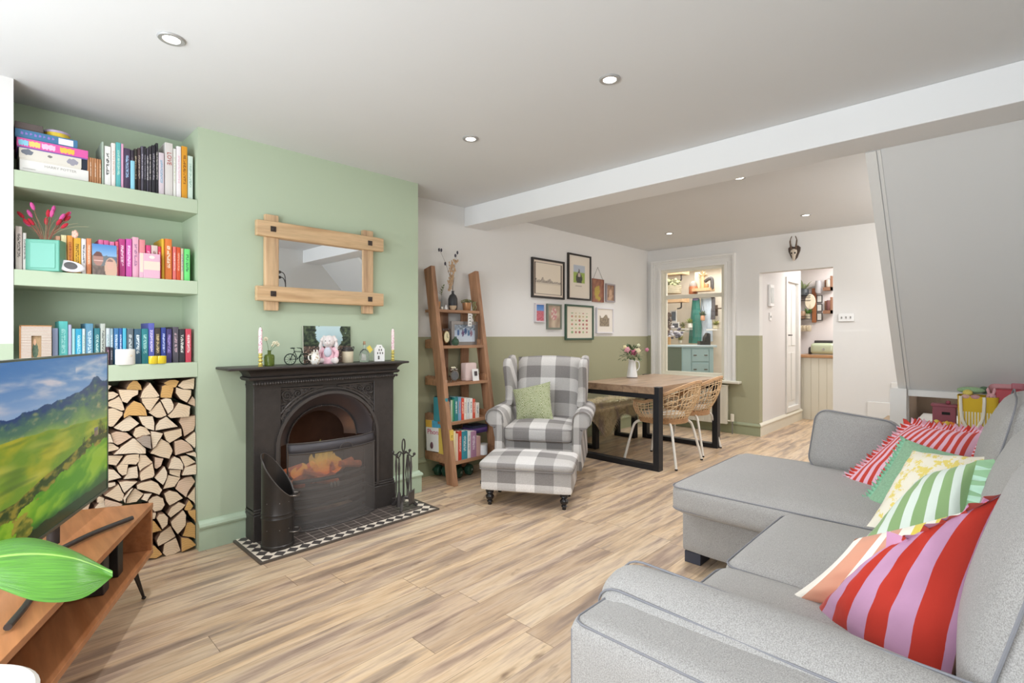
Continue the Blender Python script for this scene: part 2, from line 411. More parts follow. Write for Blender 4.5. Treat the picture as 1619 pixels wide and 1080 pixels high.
# the right part of the back wall carries no green band: a thin plaster skin over it
q = MB(); q.box(XB-.006, XB, YR, DY0, 0, 1.30); q.box(XB-.006, XE, DY0, DY0+.003, 0, DZ-.002); struct(q.build('wall_stair', m_white, smooth=0))
# window architrave, jambs, sashes and sill
q = MB()
oy0, oy1, oz1, aw = 2.43, 3.665, 2.33, .14
for (i0, i1, t) in ((0, .03, .045), (.03, .05, .03), (.05, .105, .022), (.105, .14, .034)):
    q.box(XB-t, XB+.001, WY0-aw+i0, WY0-aw+i1, WZ0-.03, WZ1+aw-i0); q.box(XB-t, XB+.001, WY1+aw-i1, WY1+aw-i0, WZ0-.03, WZ1+aw-i0)
    q.box(XB-t-.0006, XB+.001, WY0-aw+i0+.0007, WY1+aw-i0-.0007, WZ1+aw-i1, WZ1+aw-i0+.0008)
struct(q.build('trim_2', m_trimw, bevel=.004, smooth=0))
win = struct(MB().box(XB, XE, WY0, WY0+.03, WZ0+.03, WZ1-.03).box(XB, XE, WY1-.03, WY1, WZ0+.03, WZ1-.03).box(XB, XE, WY0, WY1, WZ1-.03, WZ1).box(XB, XE, WY0, WY1, WZ0, WZ0+.03).build('window_2', m_trimc, smooth=0))
q = MB(); q.box(XB+.03, XB+.07, WY0+.055, WY1-.06, 1.755, 1.805); q.box(XB+.03, XB+.07, WY1-.06, WY1-.03, WZ0+.07, WZ1-.03); q.box(XB+.03, XB+.07, WY0+.03, WY0+.055, WZ0+.07, WZ1-.03); q.box(XB+.03, XB+.07, WY0+.03, WY1-.03, WZ0+.03, WZ0+.07)
q.build('sash_bar', m_trimc, win, smooth=0)
q = MB(); q.box(XB-.09, XB+.03, 2.37, 3.66, .635, .668); struct(q.build('trim_3', m_trimc, bevel=.008, seg=3, smooth=0))
# glass panes of the interior window
mg, nt, b = newmat('clear_window_glass'); 
tr = nt.nodes.new('ShaderNodeBsdfTransparent'); gl = nt.nodes.new('ShaderNodeBsdfGlossy'); gl.inputs['Roughness'].default_value = .02
ms = nt.nodes.new('ShaderNodeMixShader'); ms.inputs[0].default_value = .05
nt.links.new(tr.outputs[0], ms.inputs[1]); nt.links.new(gl.outputs[0], ms.inputs[2]); nt.links.new(ms.outputs[0], nt.nodes['Material Output'].inputs[0]); m_pane = mg
q = MB(); q.box(XB+.048, XB+.052, WY0+.05, WY1-.05, WZ0+.06, 1.76); q.box(XB+.048, XB+.052, WY0+.05, WY1-.05, 1.80, WZ1-.03); q.build('window_pane', m_pane, win, smooth=0)
# passage to the kitchen: left wall with a white door, kitchen walls
q = MB(); q.box(XE, 7.72, DY1, DY1+.1, 0, CEIL); q.box(8.33, 9.6, DY1+.2, DY1+.3, 0, CEIL); q.box(7.72, 8.33, DY1, DY1+.1, 2.02, CEIL); q.box(8.33, 8.45, DY1, DY1+.3, 0, CEIL)
struct(q.build('wall_passage', m_pass, smooth=0))
q = MB(); q.box(7.70, 7.76, DY1-.02, DY1+.05, .24, 2.0); q.box(8.27, 8.33, DY1-.02, DY1+.05, .24, 2.0); q.box(7.70, 8.33, DY1-.02, DY1+.05, 2.0, 2.06); q.box(7.70, 8.33, DY1-.02, DY1+.05, .17, .24)
struct(q.build('trim_4', m_trimw, bevel=.003, smooth=0))
dr = MB(); dr.box(7.76, 8.27, DY1+.02, DY1+.06, .24, 2.0)
for a, b_ in ((.32, 1.0), (1.1, 1.9)): dr.box(7.82, 7.99, DY1+.012, DY1+.02, a, b_); dr.box(8.04, 8.21, DY1+.012, DY1+.02, a, b_)
dr = struct(dr.build('door_1', m_trimw, bevel=.003, smooth=0))
q = MB(); q.box(7.80, 7.83, DY1+.0, DY1+.02, 1.16, 1.28); q.cyl((7.815, DY1-.03, 1.25), (7.90, DY1-.03, 1.25), .008, 8); q.cyl((7.815, DY1+.01, 1.25), (7.815, DY1-.03, 1.25), .008, 8)
q.build('door_handle', pm('dark_bronze', '#2c2723', .4, .7), dr)
q = MB(); q.box(9.15, 9.25, -.55, 2.46, 0, CEIL); struct(q.build('wall_kitchen', wallmat('kitchen_wall_paint', '#e9e1de'), smooth=0))
# utility room walls
q = MB(); q.box(XE, 8.6, 4.45, 4.55, 0, CEIL); q.box(8.55, 8.65, DY1+.1, 4.5, 0, CEIL); struct(q.build('wall_utility', wallmat('utility_wall_paint', '#e6dccb'), smooth=0))
ud = MB(); ud.box(8.45, 8.50, DY1+.12, DY1+.78, .0, 2.0)
for a, b_ in ((.15, .85), (1.0, 1.85)): ud.box(8.44, 8.45, DY1+.2, DY1+.42, a, b_); ud.box(8.44, 8.45, DY1+.48, DY1+.70, a, b_)
ud = struct(ud.build('door_2', pm('pale_door_paint', '#dcd9cc', .5), bevel=.004, smooth=0))
# stairs: sloping underside, side panel, niche, steps along the back wall
q = MB()
prof = [(3.45, 2.28), (4.72, .85), (4.80, .85), (4.80, .95), (3.56, 2.36), (3.45, 2.36)]
q.prism([(x, .545, z) for x, z in prof], (0, -1.1, 0)); struct(q.build('wall_under_stairs', wallmat('soffit_paint', '#dcdbd9'), smooth=0))
q = MB()
for (ya, yb, t) in ((.555, .505, .012), (.50, .485, .006)):
    q.prism([(3.45-t*.7, ya, 2.28-t*.6), (4.72-t*.7, ya, .85-t*.6), (4.74, ya, .87), (3.47, ya, 2.30)], (0, yb-ya, 0))
struct(q.build('trim_5', m_trimw, smooth=0))
q = MB(); q.box(4.66, 4.80, .50, .60, 0, .86); q.box(4.70, 4.76, -.55, .51, .805, .852); q.box(4.70, 4.76, .495, .515, 0, .85); struct(q.build('trim_6', m_trimw, bevel=.003, smooth=0))
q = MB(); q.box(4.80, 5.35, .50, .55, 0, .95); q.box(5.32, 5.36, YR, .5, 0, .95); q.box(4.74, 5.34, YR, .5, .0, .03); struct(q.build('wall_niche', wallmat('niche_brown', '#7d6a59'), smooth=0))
q = MB(); q.prism([(4.80, .56, .85), (4.80, .56, .95), (3.56, .56, 2.36), (3.45, .56, 2.46), (6.65, .56, 2.46), (6.65, .56, 1.9), (5.5, .56, .85)][::-1], (0, -.05, 0)); 
st = MB()
for i in range(5):
    st.box(5.72, XB-.03, 1.05-.2*i-.2+.0, 1.05-.2*i, 0, .20*(i+1)-.02)
for i in range(1): st.box(5.72, XB-.03, 1.05, 1.15, 0, .18)
stt = MB()
for i in range(5): stt.box(5.70, XB-.03, 1.05-.2*i-.2, (1.07-.2*i if i else 1.18), .20*(i+1)-.02+.0, .20*(i+1)+.005)
sta = thing('staircase', 'white staircase with oak treads rising along the back wall past the doorway', 'staircase', (6.2, .8, 0))
st.build('riser', m_trimw, sta, world=True, smooth=0); stt.build('tread', wood('oak_tread', '#a98c6b', '#c3a683', 'X'), sta, world=True, bevel=.006, smooth=0)
q = MB()
stp = [(1.16, 0), (1.16, .33), (1.05, .33), (1.05, .535), (.842, .535), (.842, .75), (.64, .75), (.64, .95), (.44, .95), (.44, 0)]
q.prism([(XB-.026, y, z) for y, z in stp], (.018, 0, 0)); q.build('stringer', m_trimw, sta, world=True, bevel=.004, smooth=0)

# ================================================================ recessed downlights
m_lamp = pm('lamp_disc', '#fff6ea', .5, emit=9); m_nick = pm('brushed_nickel', '#bdbdbd', .45, .6)
DL = [(.533, 2.441, 'the one above the log store'), (2.053, 1.335, 'nearest above the sofa'), (2.08, 2.355, 'in front of the fireplace'),
      (3.957, 2.774, 'behind the beam above the table'), (4.03, 1.454, 'behind the beam near the stairs'), (5.745, 1.423, 'deepest, near the doorway'), (5.654, 2.849, 'deepest, near the interior window')]
d0 = None
for (x, y, t) in DL:
    L = 'round recessed ceiling spotlight with a nickel ring, '+t
    if d0 is None:
        d0 = thing('ceiling_spotlight', L, 'ceiling light', (x, y, CEIL), 0, 'recessed ceiling spotlights')
        q = MB(); q.lathe([(.030, -.002), (.032, -.006), (.046, -.007), (.050, -.003), (.050, .001), (.030, .001)], n=32); q.build('ring', m_nick, d0)
        q = MB(); q.lathe([(.0005, -.003), (.031, -.003), (.031, .0), (.0005, .0)], n=32); q.build('bulb', m_lamp, d0)
    else: dup(d0, (x, y, CEIL), 0, L)
    l = bpy.data.lights.new('spot', 'SPOT'); l.energy = 46 if x < 3.5 else 46; l.spot_size = R(120); l.spot_blend = 1; l.shadow_soft_size = .03; l.color = (.965, .98, 1)
    lo = bpy.data.objects.new('downlight_beam', l); C.objects.link(lo); lo.location = (x, y, CEIL-.03)
# ================================================================ fireplace
m_iron = pm('black_cast_iron', '#423d3b', .46, .25, var=.25, vs=30, bs=60, bstr=.06)
m_iron2 = pm('blackened_iron_light', '#544f4d', .42, .35, var=.2, vs=20)
m_soot = pm('sooty_iron', '#171412', .8)
fp = thing('fireplace', 'black cast iron fireplace with arched opening and ornate corner panels', 'fireplace', (1.61, YC-.05, 0))
FY = 3.245; FX0, FX1 = 1.135, 2.085; FXC = 1.61; AR = .345; AZ = .545   # arch centre height and radius
def arch_ring(mb, r0, r1, y0, y1, m=0, n=40, z0=.0):
    pts = []
    for r in (r0, r1):
        row = [(FXC-r, z0)]+[(FXC-r*math.cos(math.pi*i/n), AZ+r*.93*math.sin(math.pi*i/n)) for i in range(n+1)]+[(FXC+r, z0)]
        pts.append(row)
    k = len(pts[0]); vs = [(x, y, z) for row in pts for (x, z) in row for y in (y0, y1)]
    fs = []
    for i in range(k-1):
        a, b_ = 2*i, 2*(i+1); c, d = 2*k+2*i, 2*k+2*(i+1)
        fs += [(a, b_, d, c), (a+1, c+1, d+1, b_+1), (a, a+1, b_+1, b_), (c, d, d+1, c+1)]
    mb.add(vs, fs, m)
# face plate with the arched hole: strips from arch to outer rectangle
q = MB(); n = 40; X0, X1, ZT = FX0, FX1, .985
arc = [(FXC-AR, .0)]+[(FXC-AR*math.cos(math.pi*i/n), AZ+AR*.93*math.sin(math.pi*i/n)) for i in range(n+1)]+[(FXC+AR, .0)]
out = []
for (x, z) in arc:
    if z <= AZ and x < FXC: out.append((X0, z))
    elif z <= AZ: out.append((X1, z))
    else:
        dx, dz = x-FXC, z-AZ; t = min(((X1-FXC)/abs(dx)) if abs(dx) > 1e-6 else 9e9, (ZT-AZ)/dz); out.append((FXC+dx*t, AZ+dz*t))
vs = [(x, y, z) for y in (FY, YC+.02) for (x, z) in arc+out]; k = len(arc); K = 2*k
fs = [(i, i+1, k+i+1, k+i) for i in range(k-1)]+[(K+i, K+k+i, K+k+i+1, K+i+1) for i in range(k-1)]+[(i, K+i, K+i+1, i+1) for i in range(k-1)]
q.add(vs, fs)
# corner gaps of the radial fill
q.box(X0, X1, FY, YC, ZT-.12, ZT) if False else None
for sx in (-1, 1):
    cx = X0 if sx < 0 else X1
    tri = []
    ang = [p for p in out if abs(p[1]-ZT) < 1e-4 and (p[0]-FXC)*sx > 0]; sid = [p for p in out if abs(p[0]-cx) < 1e-4 and p[1] > AZ+.01]
    a = max(ang, key=lambda p: (p[0]-FXC)*sx); b_ = max(sid, key=lambda p: p[1])
    q.prism([(a[0], FY, a[1]), (cx, FY, ZT), (b_[0], FY, b_[1])], (0, .11, 0))
q.box(FX0-.001, FX0, FY, YC, 0, ZT); q.box(FX1, FX1+.001, FY, YC, 0, ZT)
q.build('face_plate', m_iron, fp, world=True, smooth=30)
# side pilasters, plinth blocks and frieze mouldings
q = MB()
for a, b_ in ((FX0-.012, FX0+.15), (FX1-.15, FX1+.012)):
    q = MB(); q.box(a, b_, FY-.016, YC, 0, .93); q.box(a-.006, b_+.006, FY-.034, YC, 0, .17); q.box(a-.003, b_+.003, FY-.028, YC, .17, .185); q.box(a, b_, FY-.024, YC, .185, .2)
    q.build('pilaster', m_iron, fp, world=True, bevel=.004, smooth=30)
q = MB()
for (z0, z1, o) in ((.925, .94, .02), (.94, .952, .028), (.952, .985, .02)): q.box(FX0-.006-o*.3, FX1+.006+o*.3, FY-o, YC, z0, z1)
# curved cornice
prof = [(.0, .975), (.035, .975), (.045, .985), (.045, .995), (.032, 1.0), (.034, 1.012), (.045, 1.026), (.062, 1.04), (.085, 1.046), (.0, 1.046)]
def swept(mb, prof, x0, x1, y, m=0):
    vs = []
    for (o, z) in prof: vs += [(x0-o, YC-.001, z), (x0-o, y-o, z), (x1+o, y-o, z), (x1+o, YC-.001, z)]
    fs = []
    for i in range(len(prof)-1):
        for j in range(3): a = 4*i+j; fs.append((a, a+1, a+5, a+4))
    mb.add(vs, fs, m)
swept(q, prof, FX0, FX1, FY)
q.build('cornice', m_iron, fp, world=True, smooth=50)
# beaded band under the cornice
q = MB()
for i in range(64):
    x = FX0-.02+(FX1-FX0+.04)*i/63; q.sph((x, FY-.046, .958), (.0085, .009, .0095), 8, 6)
q.build('beading', m_iron2, fp, world=True)
# mantel shelf
q = MB(); q.box(.955, 2.165, 3.125, YC, 1.046, 1.062); q.build('mantel_shelf', m_iron, fp, world=True, bevel=.006, seg=3, smooth=30)
# arch mouldings
q = MB()
arch_ring(q, AR+.028, AR+.04, FY-.010, FY+.005); arch_ring(q, AR-.006, AR+.014, FY-.028, FY+.01); q.build('arch_moulding', m_iron2, fp, world=True, smooth=30)
q = MB()   # splayed inner reveal, stepping back to the flue
rows = [(AR, FY), (AR-.03, FY+.02), (AR-.045, FY+.05), (AR-.10, FY+.09), (AR-.105, FY+.10), (AR-.15, YC+.06)]
nn = 40; vs = []
for (r, y) in rows:
    for i in range(nn+1): a = math.pi*i/nn; vs.append((FXC-r*math.cos(a), y, AZ+r*.93*math.sin(a)))
q.add(vs, [(j*(nn+1)+i, j*(nn+1)+i+1, (j+1)*(nn+1)+i+1, (j+1)*(nn+1)+i) for j in range(len(rows)-1) for i in range(nn)])
q.build('inner_arch', pm('iron_inner_arch', '#5c585c', .36, .5), fp, world=True)
q = MB()
for i in range(70):
    a = math.pi*i/69; q.sph((FXC-(AR-.102)*math.cos(a), FY+.085, AZ+(AR-.102)*.93*math.sin(a)), .006, 6, 4)
q.build('rope_edge', m_iron2, fp, world=True)
# spandrel frames and scroll ornament
def spandrel(sx):
    sp = MB(); orn = MB()
    xo = FXC+sx*.318*1.03+sx*.01; xi = FXC+sx*.055; zt = AZ+.372
    R2 = AR+.052
    arc = []
    for i in range(25):
        a = R(8)+(R(82)-R(8))*i/24; x = FXC+sx*R2*math.cos(a); z = AZ+R2*.93*math.sin(a)
        if abs(x-FXC) < abs(xo-FXC) and abs(x-FXC) > .055: arc.append((x, z))
    path = [(xo, arc[0][1])]+[(xo, zt), (xi, zt-.005)]+arc[::-1]
    for i in range(len(path)):
        a, b_ = path[i], path[(i+1) % len(path)]; sp.tube([(a[0], FY-.006, a[1]), (b_[0], FY-.006, b_[1])], .006, 6)
    # scrolls
    for (ux, uz, rr, tw) in ((.285, .325, .034, 0), (.215, .335, .028, 1), (.155, .349, .018, 0), (.297, .245, .027, 1), (.105, .353, .010, 1), (.305, .185, .018, 0), (.25, .29, .02, 1), (.307, .14, .010, 0), (.185, .352, .01, 0), (.255, .355, .012, 1)):
        c = Vector((FXC+sx*ux, FY-.004, AZ+uz)); pts = []
        for i in range(22):
            t = i/21; a = t*4.6*math.pi*.75*(1 if tw else -1)+ux*30; r = rr*(1-.8*t); pts.append(c+Vector((r*math.cos(a)*sx, -.005*t, r*math.sin(a))))
        orn.tube(pts, [max(.002, .0048*(1-.5*i/21)) for i in range(22)], 6); orn.sph(pts[-1], .006, 6, 4)
        for i in range(5):
            a = i*1.26+ux*9; orn.tube(bez(c+Vector((rr*.9*math.cos(a), 0, rr*.9*math.sin(a))), c+Vector((rr*1.3*math.cos(a+.4), -.004, rr*1.3*math.sin(a+.4))), c+Vector((rr*1.25*math.cos(a+.9), 0, rr*1.25*math.sin(a+.9))), 4), [.003, .004, .004, .003, .002], 5)
    sp.build('corner_frame', m_iron2, fp, world=True); orn.build('scroll_ornament', m_iron2, fp, world=True)
for sx in (-1, 1): spandrel(sx)
# firebox
q = MB(); q.box(1.30, 1.94, YL-.02, YL+.05, 0, .79); q.box(1.301, 1.31, YC, YL+.04, 0, .79); q.box(1.93, 1.939, YC, YL+.04, 0, .79); q.box(1.30, 1.94, YC, YL+.04, .78, .799)
q.build('firebox', pm('firebrick', '#4a352b', .9, var=.4, vs=12), fp, world=True, smooth=0)
# bowed grate bars
q = MB()
def bowed(z, r, dep, m=0, x0=1.36, x1=1.86, n=16, fl=1):
    pts = [(x0+(x1-x0)*i/n, 3.235-dep*math.sin(math.pi*i/n)**.8, z) for i in range(n+1)]; q.tube(pts, r, 8, m)
for (z, r) in ((.315, .013), (.262, .014), (.205, .016), (.150, .012), (.10, .014), (.05, .016)): bowed(z, r, .055)
for (z0, z1) in ((.165, .235), (.02, .085)):
    n = 20; vs = []
    for z in (z0, z1):
        for i in range(n+1): vs.append((1.37+.48*i/n, 3.24-.05*math.sin(math.pi*i/n)**.8, z))
    q.add(vs, [(i, i+1, n+2+i, n+1+i) for i in range(n)])
q.build('grate', pm('grate_iron', '#4a4745', .4, .5), fp, world=True)
q = MB()
for i, x in enumerate((1.585, 1.61, 1.635)): q.sph((x, 3.172, .268), (.012, .014, .02), 8, 6)
q.build('grate_rosette', pm('worn_steel', '#8d8a86', .35, .8), fp, world=True)
# fuel and flames
q = MB()
for i in range(16):
    x = 1.40+.40*rnd.random(); y = 3.30+.16*rnd.random(); z = .27+.10*rnd.random(); a = rnd.uniform(-.7, .7)
    q.tube([(x-.09*math.cos(a), y-.02, z-.03*math.sin(a)), (x+.09*math.cos(a), y+.02, z+.05*math.sin(a*2))], [.022, .026], 7)
tag(q.build('burning_logs', pm('ember_wood', '#c4714a', .9, var=.5, vs=25, emit=.03), at=(1.6, 3.38, .26)), 'glowing logs burning in the fireplace grate behind the screen', 'firewood'); bpy.context.scene.objects['burning_logs']['kind'] = 'stuff'
m, nt, b = newmat('flame'); v = texco(nt); zz = sep(nt, v)[2]
cr = rampn(nt, mth(nt, 'MULTIPLY', zz, 4.2), [(0, '#e8702c'), (.45, '#e8b04e'), (1, '#b9b66a')])
em = nt.nodes.new('ShaderNodeEmission'); nt.links.new(cr, em.inputs[0]); em.inputs[1].default_value = .8
tb = nt.nodes.new('ShaderNodeBsdfTransparent'); mxs = nt.nodes.new('ShaderNodeMixShader')
nt.links.new(rampn(nt, mth(nt, 'MULTIPLY', zz, 4.0), [(0, (.75,)*3), (1, (.12,)*3)]), mxs.inputs[0]); nt.links.new(tb.outputs[0], mxs.inputs[1]); nt.links.new(em.outputs[0], mxs.inputs[2]); nt.links.new(mxs.outputs[0], nt.nodes['Material Output'].inputs[0])
q = MB()
for (x, h, r) in ((1.585, .24, .026), (1.64, .22, .030), (1.54, .15, .03), (1.47, .10, .03), (1.70, .13, .035), (1.42, .08, .025), (1.61, .20, .035)):
    pts = [(x+.012*math.sin(7*t+x*40), 3.34+.01*math.cos(6*t), .30+h*t) for t in [i/9 for i in range(10)]]; q.tube(pts, [r*math.sin(math.pi*(.18+.8*i/9))+.001 for i in range(10)], 8)
fl_ = q.build('fire_flame', m, at=(1.6, 3.34, .30)); tag(fl_, 'orange and yellow flames rising from the grate behind the mesh screen', 'fire'); fl_['kind'] = 'stuff'
l = bpy.data.lights.new('fire_glow', 'POINT'); l.energy = .5; l.color = (1, .5, .22); l.shadow_soft_size = .06; o = bpy.data.objects.new('fire_glow', l); C.objects.link(o); o.location = (1.6, 3.36, .42)
# mesh spark guard: bowed wire gauze with a solid top band
sg = thing('spark_guard', 'bowed black mesh fire screen standing on the tiled hearth before the grate', 'fire screen', (1.665, 3.16, .012))
m, nt, b = newmat('wire_gauze'); b.inputs['Base Color'].default_value = (*s2l('#7a7674'), 1); b.inputs['Metallic'].default_value = .2; b.inputs['Roughness'].default_value = .6
v = texco(nt, 'UV'); s_ = sep(nt, v)
gx = mth(nt, 'LESS_THAN', mth(nt, 'FRACT', mth(nt, 'MULTIPLY', s_[0], 220)), .33); gy = mth(nt, 'LESS_THAN', mth(nt, 'FRACT', mth(nt, 'MULTIPLY', s_[1], 200)), .33)
nt.links.new(mth(nt, 'MAXIMUM', gx, gy), b.inputs['Alpha']); m_gauze = m
def gy_(u): return 3.205-.075*(1-abs(2*u-1)**2.6)
G0, G1, GZ = 1.32, 1.925, .565
q = MB(); q.grid(lambda u, v: Vector((G0+(G1-G0)*u, gy_(u)+.002*math.sin(9*u+5*v), .014+(GZ-.075)*v)), 30, 8); q.build('mesh_panel', m_gauze, sg, world=True)
q = MB(); q.grid(lambda u, v: Vector((G0+(G1-G0)*u, gy_(u)+.02*v, GZ-.06+.06*v)), 30, 2); q.build('top_band', pm('guard_band', '#4b484c', .5, .3), sg, world=True, solid=.003)
q = MB()
for (z, dy) in ((.016, 0), (GZ-.062, 0), (GZ, .02)): q.tube([(G0+(G1-G0)*i/30, gy_(i/30)+dy, z) for i in range(31)], .005, 6)
for x, u in ((G0, 0), (G1, 1)): q.tube([(x, gy_(u), .016), (x, gy_(u)+.02, GZ)], .005, 6)
q.tube([(1.665+.045*math.cos(math.pi*i/10), gy_(.5)-.008, GZ-.062+.04*math.sin(math.pi*i/10)) for i in range(11)], .003, 6)
q.build('wire_rim', m_iron2, sg, world=True)
# hearth of tiles flush with the floor
hm, nt, b = newmat('hearth_tiles'); geo = nt.nodes.new('ShaderNodeNewGeometry'); p = sep(nt, geo.outputs['Position'])
HX0, HX1, HY0, HY1 = 1.045, 2.265, 2.90, YC
dl = mth(nt, 'SUBTRACT', p[0], HX0); drr = mth(nt, 'SUBTRACT', HX1, p[0]); df = mth(nt, 'SUBTRACT', p[1], HY0)
dmin = mth(nt, 'MINIMUM', mth(nt, 'MINIMUM', dl, drr), df)
brd = mth(nt, 'LESS_THAN', dmin, .016); band = mth(nt, 'LESS_THAN', dmin, .088)
S = .048; ab = lambda v: mth(nt, 'ABSOLUTE', mth(nt, 'SUBTRACT', mth(nt, 'FRACT', v), .5))
X_ = mth(nt, 'DIVIDE', mth(nt, 'SUBTRACT', p[0], HX0+.016), .072); Y_ = mth(nt, 'DIVIDE', mth(nt, 'SUBTRACT', p[1], HY0+.016), .072)
dia = mth(nt, 'LESS_THAN', mth(nt, 'ADD', ab(X_), ab(Y_)), .5)
TS = .052; fx = mth(nt, 'FRACT', mth(nt, 'DIVIDE', p[0], TS*1.5)); fy = mth(nt, 'FRACT', mth(nt, 'DIVIDE', p[1], TS))
gr = mth(nt, 'MAXIMUM', mth(nt, 'LESS_THAN', fx, .04), mth(nt, 'LESS_THAN', fy, .06))
inner = mixc(nt, gr, s2l('#514944'), s2l('#b5a79d'))
c = mixc(nt, band, inner, mixc(nt, dia, s2l('#e9dccb'), s2l('#4d4846'))); c = mixc(nt, brd, c, s2l('#5b534c'))
nt.links.new(c, b.inputs['Base Color']); b.inputs['Roughness'].default_value = .45
q = MB(); q.box(HX0, HX1, HY0, YC-.001, .0, .012); struct(q.build('trim_hearth', hm, smooth=0))
# ---------------------------------------------------------------- coal bucket
cb = thing('coal_bucket', 'tall black metal coal scuttle with slanted top, standing on the hearth', 'coal scuttle', (1.205, 3.075, .012), R(-42))
q = MB(); n = 40; rows = []
def zt(a): return .415+.125*math.cos(a)   # slanted mouth
vs = []; H_ = [(0, .088), (.004, .092), (.02, .092), (.024, .087), (.17, .0885), (.176, .092), (.184, .0885), (.196, .0885), (.20, .092), (.208, .0885), (.30, .0885)]
for (z, r) in H_: vs += [(r*math.cos(2*math.pi*j/n), r*math.sin(2*math.pi*j/n), z) for j in range(n)]
for t in (.5, 1): vs += [(.0885*math.cos(2*math.pi*j/n)+.0*t, .0885*math.sin(2*math.pi*j/n), .30+(zt(2*math.pi*j/n+math.pi)-.30)*t) for j in range(n)]
for t in (1, 0): vs += [(.083*math.cos(2*math.pi*j/n), .083*math.sin(2*math.pi*j/n), .04+(zt(2*math.pi*j/n+math.pi)-.04)*t) for j in range(n)]
L_ = len(H_)+4; q.add(vs, [(i*n+j, i*n+(j+1) % n, (i+1)*n+(j+1) % n, (i+1)*n+j) for i in range(L_-1) for j in range(n)]+[tuple(range(n-1, -1, -1)), tuple(range((L_-1)*n, L_*n))])
q.build('body', pm('scuttle_black', '#403c3a', .35, .5, var=.15, vs=8), cb)
q = MB(); q.tube([(.089*math.cos(2*math.pi*j/n), .089*math.sin(2*math.pi*j/n), zt(2*math.pi*j/n+math.pi)) for j in range(n)], .0035, 6, closed=True); q.build('rolled_rim', m_iron2, cb)
for z in (.30, .09):
    q = MB(); q.tube(spline([(.08, -.035, z), (.115, -.035, z), (.122, 0, z-.004), (.115, .035, z), (.08, .035, z)], 5), .0045, 6); q.build('carrying_handle', pm('handle_steel', '#77706a', .35, .8), cb)
q = MB()
for z in (.115, .27): 
    for a in (-1.9, -1.1, -.5): q = MB(); q.sph((.0895*math.cos(a), .0895*math.sin(a), z), .003, 6, 4); q.build('rivet', pm('rivet_steel', '#8d8a86', .35, .8), cb)
# ---------------------------------------------------------------- companion set
cs = thing('fire_companion_set', 'black wrought iron stand of fire tools at the right end of the hearth', 'fire tools', (2.09, 3.09, .012), R(25))
q = MB()
for a in (R(200), R(320), R(80)):
    q.tube(spline([(0, 0, .075), (.05*math.cos(a), .05*math.sin(a), .06), (.085*math.cos(a), .085*math.sin(a), .018), (.105*math.cos(a), .105*math.sin(a), .008)], 5), [.011]*15+[.007], 6)
q.build('base', m_iron2, cs)
q = MB(); q.tube([(0, 0, .07), (0, 0, .40)], .007, 8); q.tube(spline([(0, 0, .395), (-.018, 0, .43), (-.016, 0, .475), (0, 0, .493), (.016, 0, .475), (.018, 0, .43), (0, 0, .395)], 6), .005, 6); q.build('pole', m_iron, cs)
q = MB()
for a in (0, 90, 180, 270):
    a = R(a); q.tube(spline([(0, 0, .385), (.03*math.cos(a), .03*math.sin(a), .40), (.055*math.cos(a), .055*math.sin(a), .38), (.075*math.cos(a), .075*math.sin(a), .375), (.085*math.cos(a), .085*math.sin(a), .392)], 5), .0048, 6); q.sph((.087*math.cos(a), .087*math.sin(a), .394), .011, 8, 6)
q.build('hook_arm', m_iron, cs)
def tool(nm, ang, tip):
    a = R(ang); x, y = .06*math.cos(a), .06*math.sin(a); q = MB()
    q.tube([(x, y, .37), (x, y, .12)], .005, 6); q.tube([(x, y, .34), (x, y, .30), (x, y, .25)], [.006, .009, .006], 8)
    if tip == 'brush': q.tube([(x, y, .13), (x, y, .10), (x, y, .03)], [.008, .016, .022], 8)
    if tip == 'shovel':
        M = Matrix.Translation((x, y, .085)) @ Matrix.Rotation(a, 4, 'Z')
        q.grid(lambda u, v: M @ Vector((.006*math.cos((u-.5)*3)+.004, (u-.5)*.085*(1-.15*v*v), (.5-v)*.10)), 8, 6, uv=False)
    if tip == 'tongs':
        q.tube(spline([(x, y-.004, .37), (x+.012, y-.01, .24), (x-.01, y-.012, .12), (x+.004, y-.006, .05)], 5), .0045, 6); q.tube(spline([(x, y+.004, .37), (x-.012, y+.01, .24), (x+.01, y+.012, .12), (x-.004, y+.006, .05)], 5), .0045, 6)
    if tip == 'poker': q.tube(bez((x, y, .12), (x, y, .05), (x+.03*math.cos(a), y+.03*math.sin(a), .06)), .0045, 6)
    q.build(nm, m_iron2 if tip != 'brush' else m_iron, cs, solid=.002 if tip == 'shovel' else 0)
tool('fire_brush', 180, 'brush'); tool('shovel', 270, 'shovel'); tool('tongs', 0, 'tongs'); tool('poker', 90, 'poker')

# ================================================================ mirror
mr = thing('wall_mirror', 'rustic mirror in a chunky crossed pine frame hung above the fireplace', 'mirror', (1.61, YC-.02, 1.72))
wpine = wood('limed_pine_X', '#c49a6f', '#d9b78d', 'X', 5, .6, '#ab8768'); wpz = wood('limed_pine_Z', '#c2986f', '#d8b68e', 'Z', 5, .6, '#a98668')
for nm, (x0, x1, z0, z1) in (('top_rail', (1.165, 2.055, 1.865, 1.965)), ('bottom_rail', (1.165, 2.055, 1.462, 1.558))):
    MB().puff(x0, x1, 3.29, 3.333, z0, z1, r=.008, pt=0, n=10).build(nm, wpine, mr, world=True)
for x in (1.222, 1.898): MB().puff(x, x+.085, 3.315, 3.35, 1.405, 2.01, r=.006, pt=0, n=8).build('side_rail', wpz, mr, world=True)
q = MB()
for x in (1.262, 1.94):
    for z in (1.915, 1.51): q = MB(); q.prism([(x-.017, 3.292, z-.017), (x+.017, 3.292, z-.017), (x+.017, 3.292, z+.017), (x-.017, 3.292, z+.017)], (0, -.006, 0)); q.sph((x, 3.285, z), (.009, .004, .009), 8, 6); q.build('stud', pm('dark_stud', '#463c37', .5, .5), mr, world=True, bevel=.002)
